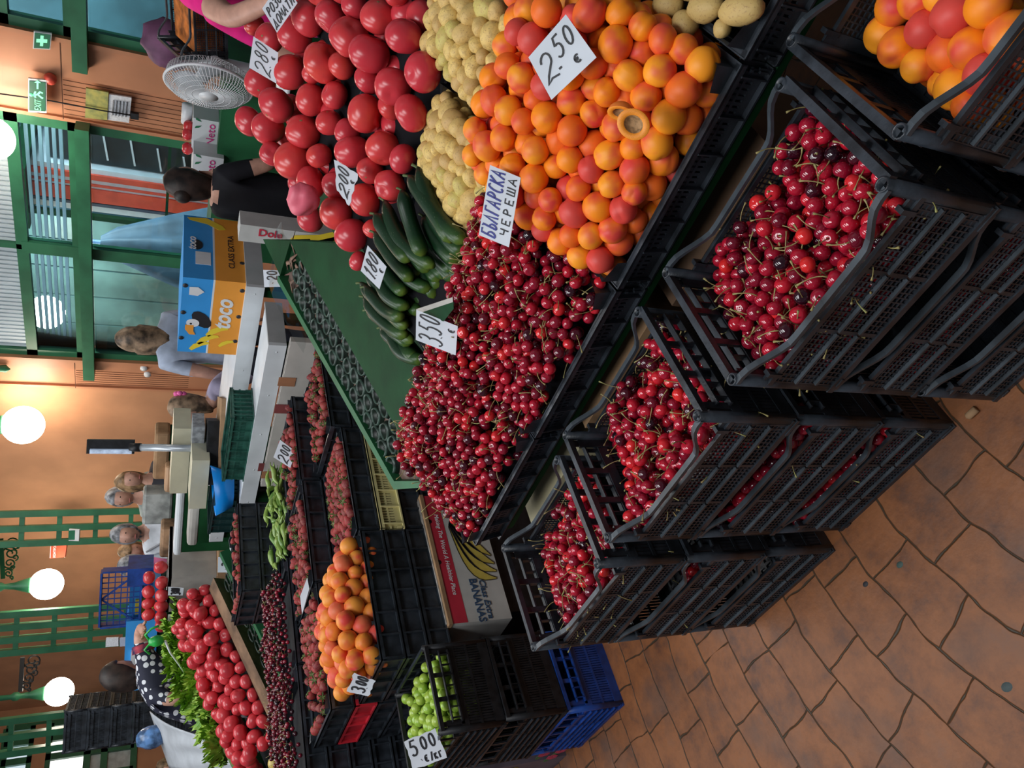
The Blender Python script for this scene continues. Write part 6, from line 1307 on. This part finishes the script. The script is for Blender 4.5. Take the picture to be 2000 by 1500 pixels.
mb.build('rear_grille', WHP, o); mb = MB(); mb.tube([W_(RF, 2*PI*i/48, 0) for i in range(49)], .007, 8, False); mb.build('rim_ring', WHP, o)
for k in range(3):
    mb = MB(); vs = []; n = 8
    for i in range(n+1):
        for j in range(5): t = i/n; r = .03+.14*t; a = k*2*PI/3+(j/4-.5)*1.5*(.5+.5*math.sin(PI*min(1, t+.15))); vs.append(W_(r, a, (j/4-.5)*.05-.02))
    mb.add(vs, [(i*5+j, i*5+j+1, i*5+j+6, i*5+j+5) for i in range(n) for j in range(4)], True); b_ = mb.build('blade', mat('clear_blade', (.6, .64, .68), .25), o); sl = b_.modifiers.new('s', 'SOLIDIFY'); sl.thickness = .002
mb = MB(); mb.lathe([(0, -.20), (.05, -.2), (.075, -.17), (.08, -.11), (.06, -.08), (0, -.08)], n=20); mb.v = [tuple(ax @ Vector(v)) for v in mb.v]; mb.build('motor_housing', WHP, o)
mb = MB(); c = ax @ Vector((0, 0, -.13)); mb.tube([c+Vector((0, 0, -.06)), c+Vector((0, 0, -.2)), c+Vector((0, 0, -.33))], [.03, .028, .035], 12); mb.lathe([(.035, -.31), (.14, -.35), (.15, -.37), (0, -.37)], c, 20); mb.build('stand', WHP, o)
fz = fc.z+c.z-.372
tag(MB().box(-.5, .8, -.3, .35, 0, fz).build('counter', GRND, loc=(fc.x+.35, fc.y+.3, 0)), 'dark green counter carrying the fan behind the tomatoes', 'counter')
# white vegetable cartons along the counter behind
for i, (x, y, lab) in enumerate(((402, 243, 'white carton with pink lettering next to the fan'), (402, 311, 'white carton with pink lettering beside the woman in black'))):
    c = pd(x, y, 4.55); o = empty('vegetable_carton', c, 0, lab, 'carton'); MB().box(-.104, .104, -.14, .14, -.09, .075).build('box_body', mat('white_gloss_card', (.66, .68, .7), .4, var=.03), o); bpy.context.view_layer.update()
    text('Neto', .066, frame(c+Vector((-.055, -.143, -.045)), (1, 0, 0), (0, 0, 1)), mat('magenta_print', (.6, .03, .22), .5), o, 'brand_lettering')
    mb = MB(); [MB().poly([Vector((.075+s_*.012+a*.5, -.142, .03+b_)) for a, b_ in ((0, 0), (.03*s_, .012), (.045*s_, .035), (.015*s_, .03))], (0, -1, 0), .001).build('leaf_mark', GRNF, o) for s_ in (-1, 1)]
    mb = MB(); ribbon(mb, [Vector((-.098+a*.5, -.142, -.01+b_*.6)) for a, b_ in ((0, 0), (0, .07), (.04, .03), (.08, .07), (.08, .0))], .009, (0, -1, 0)); mb.build('heart_mark', mat('magenta_print', (.6, .03, .22)), o)
c0 = pd(430, 280, 4.55); tag(MB().box(-.75, .55, -.16, .25, 0, c0.z+.02).build('counter', GRN, loc=(c0.x, c0.y+.02, 0)), 'green counter under the white lettered cartons', 'counter')
for i, (x, y) in enumerate(((368, 247), (366, 262), (366, 290))): tag(newobj('tomato', FT[i], None, Matrix.Translation(pd(x, y, 4.5)) @ Matrix.Scale(.036, 4), (.55, .03, .03)), 'red tomato on the white cartons, %s the fan' % ('nearest', 'second from', 'third from')[i], 'tomato', 'red tomatoes on the white cartons')
c = pd(365, 222, 4.5); mb = MB(); mb.tube([c+Vector((-.06, 0, 0)), c+Vector((.06, 0, 0))], .03, 14); tag(mb.build('paper_roll', WHP), 'white paper roll lying on the cartons beside the fan', 'roll')
# pink cloth, purple sack, crate of orange fruit at the picture edge
c = S(-1.47, 1.22, .06); tag(MB().ball((0, 0, 0), (.055, .035, .045), 24, 18, lambda d: 1+.22*mnoise.noise(d*1.6)+.06*mnoise.noise(d*5)).build('cloth_glove', mat('pink_rubber', (.75, .14, .2), .5, var=.1), loc=pd(592, 388, 2.25)), 'pink rubber cloth at the edge of the tomato tray by the woman in black', 'cloth')
o = make_from(DEEP, 'plastic_crate', frame(pd(378, 12, 3.6), (.9, .1, .1), (-.1, .9, .35)) @ Matrix.Translation((0, 0, -.1)), 'black mesh crate of orange carrots behind the person in pink', 'crate'); MB().box(-.17, .17, -.12, .12, .01, .15).build('carrots', mat('carrot_heap', (.55, .16, .03), .5, var=.3, scale=20), o)
tag(MB().ball((0, 0, 0), (.13, .1, .13), 18, 12, lambda d: 1+.2*mnoise.noise(d*1.8)).build('purple_bag', mat('purple_fabric', (.17, .06, .13), .7, var=.2), loc=pd(330, 85, 4.0)), 'purple fabric bag hanging below the black carrot crate', 'bag')
# ------------------------------------------------------------------ people
def person(label, foot, face, h, pose, shirt, trousers, skin=SKIN, hair=None, hairlen=.1, sleeve='short', build=1.0, headdir=None, extras=None, dress=False, group=None):
    """one continuous skinned body; joints in metres for a 1.75 m figure, x to its right, y the way it faces"""
    k = h/1.75; J = {'pelvis': (0, 0, .95), 'spine': (0, .01, 1.13), 'chest': (0, 0, 1.33), 'neck': (0, .01, 1.49), 'skull': (0, .025, 1.60)}
    for s, n in ((1, 'r'), (-1, 'l')): J.update({'sh'+n: (.18*s, -.01, 1.42), 'el'+n: (.235*s, -.02, 1.13), 'wr'+n: (.245*s, .06, .88), 'ha'+n: (.245*s, .09, .80), 'hi'+n: (.095*s, 0, .90), 'kn'+n: (.10*s, .02, .49), 'an'+n: (.10*s, -.02, .08), 'to'+n: (.115*s, .13, .035)})
    J.update(pose); J = {n: Vector(p)*k for n, p in J.items()}
    E = [('pelvis', 'spine'), ('spine', 'chest'), ('chest', 'neck'), ('neck', 'skull')]
    for n in 'rl': E += [('chest', 'sh'+n), ('sh'+n, 'el'+n), ('el'+n, 'wr'+n), ('wr'+n, 'ha'+n), ('pelvis', 'hi'+n), ('hi'+n, 'kn'+n), ('kn'+n, 'an'+n), ('an'+n, 'to'+n)]
    R = {'pelvis': (.155, .115), 'spine': (.14, .105), 'chest': (.155, .115), 'neck': (.058, .06), 'skull': (.06, .07), 'sh': (.075, .07), 'el': (.045, .045), 'wr': (.03, .027), 'ha': (.04, .02), 'hi': (.095, .095), 'kn': (.062, .062), 'an': (.042, .042), 'to': (.042, .028)}
    names = list(J); me = bpy.data.meshes.new('body'); me.from_pydata([J[n] for n in names], [(names.index(a), names.index(b_)) for a, b_ in E], [])
    o = bpy.data.objects.new('person', me); COL.objects.link(o)
    o.modifiers.new('skin', 'SKIN').use_smooth_shade = True; ss = o.modifiers.new('sub', 'SUBSURF'); ss.levels = 2; ss.render_levels = 2
    for i, n in enumerate(names):
        r = R.get(n) or R[n[:-1]]; f = build if n in ('pelvis', 'spine', 'chest') else 1; me.skin_vertices[0].data[i].radius = (r[0]*k*f, r[1]*k*f); me.skin_vertices[0].data[i].use_root = n == 'pelvis'
    bpy.context.view_layer.update(); ev = o.evaluated_get(bpy.context.evaluated_depsgraph_get()); m2 = bpy.data.meshes.new_from_object(ev); o.modifiers.clear()
    mb = MB(); mb.v = [tuple(v.co) for v in m2.vertices]; mb.f = [tuple(p.vertices) for p in m2.polygons]; mb.sm = [True]*len(mb.f)
    seg = [(J[a], J[b_], a, b_) for a, b_ in E]
    def nearest(p):
        best = None
        for a, b_, na, nb in seg:
            t = max(0, min(1, (p-a).dot(b_-a)/max(1e-9, (b_-a).length_squared))); d = (p-a.lerp(b_, t)).length/(.5*sum((R.get(q_) or R[q_[:-1]])[0] for q_ in (na, nb)))
            if best is None or d < best[0]: best = (d, na, nb, t)
        return best
    for p in m2.polygons:
        d, na, nb, t = nearest(p.center); i = 1
        if nb == 'skull' or (nb == 'neck' and t > .75): i = 0
        elif nb[:2] == 'el': i = 1 if sleeve == 'long' or t < (.6 if sleeve == 'short' else .05) else 0
        elif nb[:2] in ('wr',): i = 1 if sleeve == 'long' and t < .9 else 0
        elif nb[:2] == 'ha': i = 0
        elif nb[:2] in ('hi', 'kn') or (na == 'pelvis' and nb == 'spine' and t < .2): i = 1 if dress and (nb[:2] != 'kn' or t < .8) else 2
        elif nb[:2] == 'an': i = 0 if dress else 2
        elif nb[:2] == 'to': i = 3
        mb.m.append(i)
    mb.mi = 0; hd = Vector(headdir).normalized() if headdir else Vector((0, 1, .0)); sk = J['skull']+Vector((0, 0, .02*k))
    q = Vector((0, 1, 0)).rotation_difference(hd)
    def headfn(d):
        jaw = 1-.16*max(0, -d.z)*(1-max(0, d.y)*.5); nose = .19*math.exp(-((d.x/.13)**2+((d.z+.12)/.17)**2))*(1 if d.y > 0 else 0); brow = .03*math.exp(-((d.z-.15)/.12)**2)*max(0, d.y); return jaw+nose+brow+.05*max(0, -d.y)*max(0, d.z+.2)
    hb = MB().ball((0, 0, 0), (.077*k, .098*k, .118*k), 28, 20, headfn); mb.add([sk+q @ Vector(v) for v in hb.v], hb.f, True)
    for s in (1, -1):
        eb = MB().ball((0, 0, 0), (.012*k, .02*k, .032*k), 8, 6); mb.add([sk+q @ (Vector(v)+Vector((s*.078*k, -.005*k, -.01*k))) for v in eb.v], eb.f, True)
    for n in 'rl':     # palms with five bent fingers
        a = (J['ha'+n]-J['wr'+n]).normalized(); sd = Vector((0, 1, 0)) if abs(a.y) < .8 else Vector((1, 0, 0)); sd = (sd-a*sd.dot(a)).normalized(); pn = a.cross(sd)
        for i, L_ in enumerate((.07, .082, .078, .062)):
            b0 = J['ha'+n]+sd*(.028-.019*i)*k; mb.tube([b0-a*.02*k, b0+a*L_*.5*k+pn*.004*k, b0+a*L_*.85*k+pn*.018*k, b0+a*L_*k+pn*.03*k], [.0095*k, .009*k, .008*k, .005*k], 6)
        b0 = J['wr'+n].lerp(J['ha'+n], .5)+sd*.03*k; mb.tube([b0, b0+sd*.03*k+a*.02*k, b0+sd*.035*k+a*.05*k+pn*.012*k], [.012*k, .0105*k, .006*k], 6)
    me3 = mb.mesh('body', [skin, shirt, trousers, mat('dark_shoe', (.03, .03, .03), .5)]); o.data = me3
    ed = MB(); em = MB()
    for s in (1, -1): ed.ball(sk+q @ Vector((s*.03*k, .083*k, .015*k)), (.0125*k, .009*k, .007*k), 8, 6)
    ed.build('eyes', mat('eye_dark', (.06, .04, .03), .2), o)
    em.ball(sk+q @ Vector((0, .083*k, -.062*k)), (.024*k, .008*k, .006*k), 10, 6); em.build('mouth', mat('lip', (.4, .13, .11), .5), o)
    if hair:
        hm = MB(); L0 = hairlen
        def hf(d):
            if d.y > .45 and d.z < .45: return .86
            return 1.1+.035*mnoise.noise(d*3)
        hh = MB().ball((0, 0, 0), (.083*k, .104*k, .12*k), 28, 20, hf); vs = []
        for v in hh.v:
            v = Vector(v)
            if v.z < -.02*k and v.y < .04*k: v.z -= L0*k*min(1, (-.02*k-v.z)/(.1*k)); v.x *= 1+.25*min(1, L0*3)
            vs.append(sk+q @ (v+Vector((0, -.012*k, .012*k))))
        hm.add(vs, hh.f, True); hm.build('hair', hair, o)
    if extras: extras(o, J, sk, q, k)
    o.location = foot; o.rotation_euler = (0, 0, face); return tag(o, label, 'person', group)
HB = lambda n, c: mat(n, c, .55, .4, var=.4, scale=18)
DKH = HB('dark_hair', (.028, .016, .012)); GRYH = HB('grey_hair', (.28, .29, .31)); BLH = HB('blond_hair', (.33, .2, .1)); BRH = HB('light_brown_hair', (.24, .16, .1))
CLO = lambda n, c, **k: mat(n, c, .8, .2, **k)
BLKC = CLO('black_cloth', (.012, .012, .016)); JEAN = CLO('dark_trousers', (.03, .035, .05))
def stand(px, d, h): p = pd(px[0], px[1], d); return Vector((p.x, p.y, p.z-h*.925))   # head centre at the pixel
def at_head(px, d, h):
    """feet on the floor below the head at this pixel; height follows from the head"""
    p = pd(px[0], px[1], d); return Vector((p.x, p.y, 0)), p.z/.925
f, h = at_head((368, 362), 4.12, 1.55); face_away = math.radians(45)
def bun(o, J, sk, q, k): MB().ball(sk+Vector((.0, -.11*k, .03*k)), (.05*k, .045*k, .05*k), 12, 8).build('hair_bun', DKH, o)
person('person with dark pinned up hair in a black top, seen from behind the tomatoes', f, math.radians(-20), h, {'elr': (.26, .06, 1.16), 'wrr': (.2, .28, 1.1), 'har': (.18, .36, 1.08), 'ell': (-.26, .02, 1.15), 'wrl': (-.22, .2, 1.0), 'hal': (-.2, .28, .98)}, BLKC, BLKC, hair=DKH, hairlen=.05, extras=bun, build=1.12, sleeve='short')
# person in pink at the edge: only a sleeve and an arm are in the picture
PNK = CLO('pink_shirt', (.75, .02, .22)); sp, ep, wp = pd(360, -25, 2.95), pd(452, 36, 2.8), pd(560, -12, 2.6); base = Vector((sp.x+.02, sp.y+.2, 0)); fz = math.radians(180-10)
ml = Matrix.Rotation(-fz, 3, 'Z'); hk = 1.66/1.75; toL = lambda p: tuple((ml @ (p-base))/hk)
person('person in a bright pink shirt reaching down to the tomatoes at the picture edge', base, fz, 1.66, {'shr': (.2, .02, 1.44), 'elr': (.24, .1, 1.15), 'shl': toL(sp), 'ell': toL(ep), 'wrl': toL(wp), 'hal': toL(wp+Vector((0, -.06, -.05)))}, PNK, JEAN, hair=DKH, hairlen=.2, build=1.2)
f, h = at_head((268, 662), 5.6, 1.6)
person('person with long light brown hair and pale blue shirt behind the toucan carton', f, math.radians(60), h, {}, CLO('pale_blue_shirt', (.4, .46, .58), var=.15), JEAN, hair=BRH, hairlen=.3)
p = pd(372, 775, 5.5)
def flower(o, J, sk, q, k):
    mb = MB(); [mb.ball(sk+Vector((-.03+.028*math.cos(i), -.1, .05+.028*math.sin(i))), (.022, .018, .022), 8, 6) for i in range(7)]; mb.build('hair_tie', mat('pink_flower', (.75, .12, .35), .6), o)
person('person with light brown hair and a pink flower hair tie bending behind the white step', Vector((p.x+.1, p.y+.25, 0)), math.radians(150), 1.6, {'spine': (0, .1, 1.1), 'chest': (0, .22, 1.2), 'neck': (0, .33, 1.27), 'skull': (0, .38, p.z/1.6*1.75), 'shr': (.18, .22, 1.24), 'shl': (-.18, .22, 1.24), 'elr': (.22, .35, 1.0), 'ell': (-.22, .35, 1.0), 'wrr': (.18, .5, .95), 'wrl': (-.18, .5, .95), 'har': (.17, .57, .93), 'hal': (-.17, .57, .93)}, CLO('lilac_top', (.4, .36, .5)), JEAN, hair=BRH, hairlen=.08, extras=flower)
f, h = at_head((240, 968), 7.5, 1.7)
person('elderly person with thin grey hair in a grey green shirt by the lattice column', f, math.radians(-150), h, {}, CLO('grey_green_shirt', (.36, .4, .37), var=.12), JEAN, hair=GRYH, hairlen=.0)
f, h = at_head((258, 942), 7.1, 1.6); person('fair haired person partly hidden in front of the elderly one', f, math.radians(-100), h, {}, CLO('dark_top', (.05, .05, .06)), JEAN, hair=BLH, hairlen=.05)
f, h = at_head((248, 1040), 7.0, 1.6)
def strap(o, J, sk, q, k): MB().tube([J['shr']+Vector((-.02, .09, .04)), J['chest']+Vector((0, .13, -.1)), J['spine']+Vector((-.1, .12, -.1))], .01, 6).build('bag_strap', mat('strap_grey', (.25, .25, .27), .6), o)
person('person in a white t-shirt with short hair facing the aisle', f, math.radians(-140), h, {'skull': (0, .05, 1.59)}, CLO('white_tshirt', (.68, .7, .74)), JEAN, hair=GRYH, hairlen=-.02, extras=strap)
f, h = at_head((262, 1078), 7.6, 1.55); person('blond person looking down beside the grey haired one', f, math.radians(-110), h, {}, CLO('tan_top', (.3, .2, .12)), JEAN, hair=BLH, hairlen=.12, headdir=(.2, 1, -.5))
f, h = at_head((262, 1102), 7.2, 1.5)
def glasses(o, J, sk, q, k):
    mb = MB(); [mb.tube([sk+q @ Vector((s*.032*k+.022*k*math.cos(a*.6), .1*k, .012*k+.018*k*math.sin(a*.6))) for a in range(12)], .003, 5) for s in (1, -1)]; [mb.tube([sk+q @ Vector((s*.055*k, .095*k, .015*k)), sk+q @ Vector((s*.08*k, 0, .015*k))], .003, 5) for s in (1, -1)]; mb.build('glasses', INK, o)
person('person with grey hair and dark glasses in a rose top above the tomatoes', f, math.radians(-175), h, {}, CLO('rose_top', (.5, .12, .22), var=.2), JEAN, hair=GRYH, hairlen=.03, extras=glasses)
far_begin()
# polka dots: spheres on a lattice cut by the cloth
def dots():
    m = bpy.data.materials.new('polka_dot_cloth'); m.use_nodes = True; nt = m.node_tree; b = nt.nodes['Principled BSDF']; tc = nt.nodes.new('ShaderNodeTexCoord'); v = nt.nodes.new('ShaderNodeTexVoronoi'); v.inputs['Scale'].default_value = 21; v.inputs['Randomness'].default_value = .25; nt.links.new(tc.outputs['Object'], v.inputs['Vector'])
    r = ramp(nt, [(.0, (.68, .7, .75)), (.37, (.68, .7, .75)), (.39, (.012, .014, .035)), (1, (.012, .014, .035))]); nt.links.new(v.outputs['Distance'], r.inputs['Fac']); nt.links.new(r.outputs['Color'], b.inputs['Base Color']); b.inputs['Roughness'].default_value = .8; return m
pv_, sv_, cv_ = pd(405, 1395, 5.12), pd(345, 1362, 5.08), pd(300, 1322, 5.05); hp = pd(235, 1318, 5.05); wr = pd(292, 1252, 4.75); el = pd(268, 1212, 5.0); sh = pd(283, 1285, 4.95); base = Vector((pv_.x, pv_.y, FLZ)); fz = math.radians(60)-PI/2+math.radians(20); ml = Matrix.Rotation(-fz, 3, 'Z'); hk = 1.62/1.75; toL = lambda p: tuple((ml @ (p-base))/hk)
def cuff(o, J, sk, q, k):
    mb = MB(); a = J['shl'].lerp(J['ell'], .25); b_ = J['shl'].lerp(J['ell'], .55); mb.tube([a, b_], [.07, .062], 12); mb.build('floral_sleeve', mat('floral_print', (.6, .08, .1), .8, .2, scale=16, col2=(.03, .03, .08)), o)
hpl = Vector(toL(hp))
person('person with dark bobbed hair in a navy dress with white dots bending over the lettuce', base, fz, 1.62, {'pelvis': toL(pv_), 'spine': toL(sv_), 'chest': toL(cv_), 'neck': tuple(hpl-Vector((0, .03, .13))), 'skull': tuple(hpl-Vector((0, 0, .03))), 'shl': tuple(Vector(toL(sh))), 'ell': toL(el.lerp(sh, .35)), 'wrl': toL(el.lerp(wr, .3)), 'hal': toL(el.lerp(wr, .55)), 'shr': toL(cv_+Vector((.1, -.16, .0))), 'elr': toL(sv_+Vector((.22, -.12, 0))), 'wrr': toL(sv_+Vector((.34, .05, -.03))), 'har': toL(sv_+Vector((.38, .1, -.05)))}, dots(), JEAN, hair=DKH, hairlen=.04, dress=True, build=1.45, extras=cuff, headdir=(-.2, 1, -.35))
gb = pd(305, 1252, 4.5); o = empty('shopping_bag', gb, 0, 'bright green plastic bag with white rim held over the lettuce', 'bag'); GB = mat('bright_green_bag', (.03, .45, .08), .35, .5, var=.2, scale=15)
MB().ball((0, 0, 0), (.036, .032, .042), 14, 10, lambda d: 1+.2*mnoise.noise(d*3)).build('bag_body', GB, o); mb = MB(); mb.tube([(.0, 0, .03), (.03, .03, .06), (.06, .05, .03), (.07, .06, -.01)], .008, 6); mb.tube([(-.02, 0, .03), (-.04, -.03, .06), (-.06, -.05, .03)], .007, 6); mb.build('bag_handle', GB, o)
mb = MB(); mb.tube([(-.01, .0, -.05), (-.06, -.05, -.08), (-.12, -.1, -.13), (-.17, -.13, -.16)], [.02, .016, .014, .008], 6, flat=.4); mb.build('white_rim', WHT, o)
far_end()
f, h = at_head((285, 1500), 7.6, 1.4); person('person in a floral blouse at the picture edge behind the white cloth', f, math.radians(-170), max(1.2, h*.86), {}, mat('floral_blouse', (.6, .35, .28), .8, .2, scale=14, col2=(.25, .08, .07)), JEAN, hair=BLH, hairlen=.1)

# ------------------------------------------------------------------ light: daylight from the hall's roof glazing and the lamps
W = bpy.data.worlds.new('hall_daylight'); SC.world = W; W.use_nodes = True; nt = W.node_tree; bg = nt.nodes['Background']; sky = nt.nodes.new('ShaderNodeTexSky'); sky.sky_type = 'HOSEK_WILKIE'; sky.turbidity = 6; sky.ground_albedo = .3; sky.sun_direction = Vector((.3, .5, .8)).normalized()
hs = nt.nodes.new('ShaderNodeHueSaturation'); hs.inputs['Saturation'].default_value = .35; nt.links.new(sky.outputs[0], hs.inputs['Color']); nt.links.new(hs.outputs[0], bg.inputs['Color']); bg.inputs['Strength'].default_value = .55
def area(name, loc, sx, sy, e, col=(1, 1, 1), rot=(0, 0, 0)):
    l = bpy.data.lights.new(name, 'AREA'); l.shape = 'RECTANGLE'; l.size = sx; l.size_y = sy; l.energy = e; l.color = col; o = bpy.data.objects.new(name, l); COL.objects.link(o); o.location = loc; o.rotation_euler = rot; return o
area('roof_light', (-.6, -.6, 4.6), 1.0, 3.0, 75, (.96, .98, 1))
area('roof_light', (-2.2, .6, 4.8), .6, 3.5, 55, (.96, .98, 1))
area('roof_light', (-5.5, 2.2, 5.0), 2.0, 4.0, 110, (.97, .99, 1))
area('street_light', (-4.5, 8.4, 4.8), 7.0, 2.4, 620, (.85, .95, 1))  # unseen area lamp added to brighten the street beyond the windows
SC.view_settings.view_transform = 'Standard'; SC.view_settings.look = 'None'; SC.view_settings.gamma = 1; SC.view_settings.exposure = .5; SC.view_settings.use_curve_mapping = False
SC.cycles.max_bounces = 6; SC.cycles.diffuse_bounces = 3; SC.cycles.glossy_bounces = 3; SC.cycles.transparent_max_bounces = 8; SC.cycles.transmission_bounces = 4; SC.cycles.caustics_reflective = False; SC.cycles.caustics_refractive = False
SC.cycles.use_adaptive_sampling = True; SC.cycles.adaptive_threshold = .02; SC.cycles.use_denoising = True
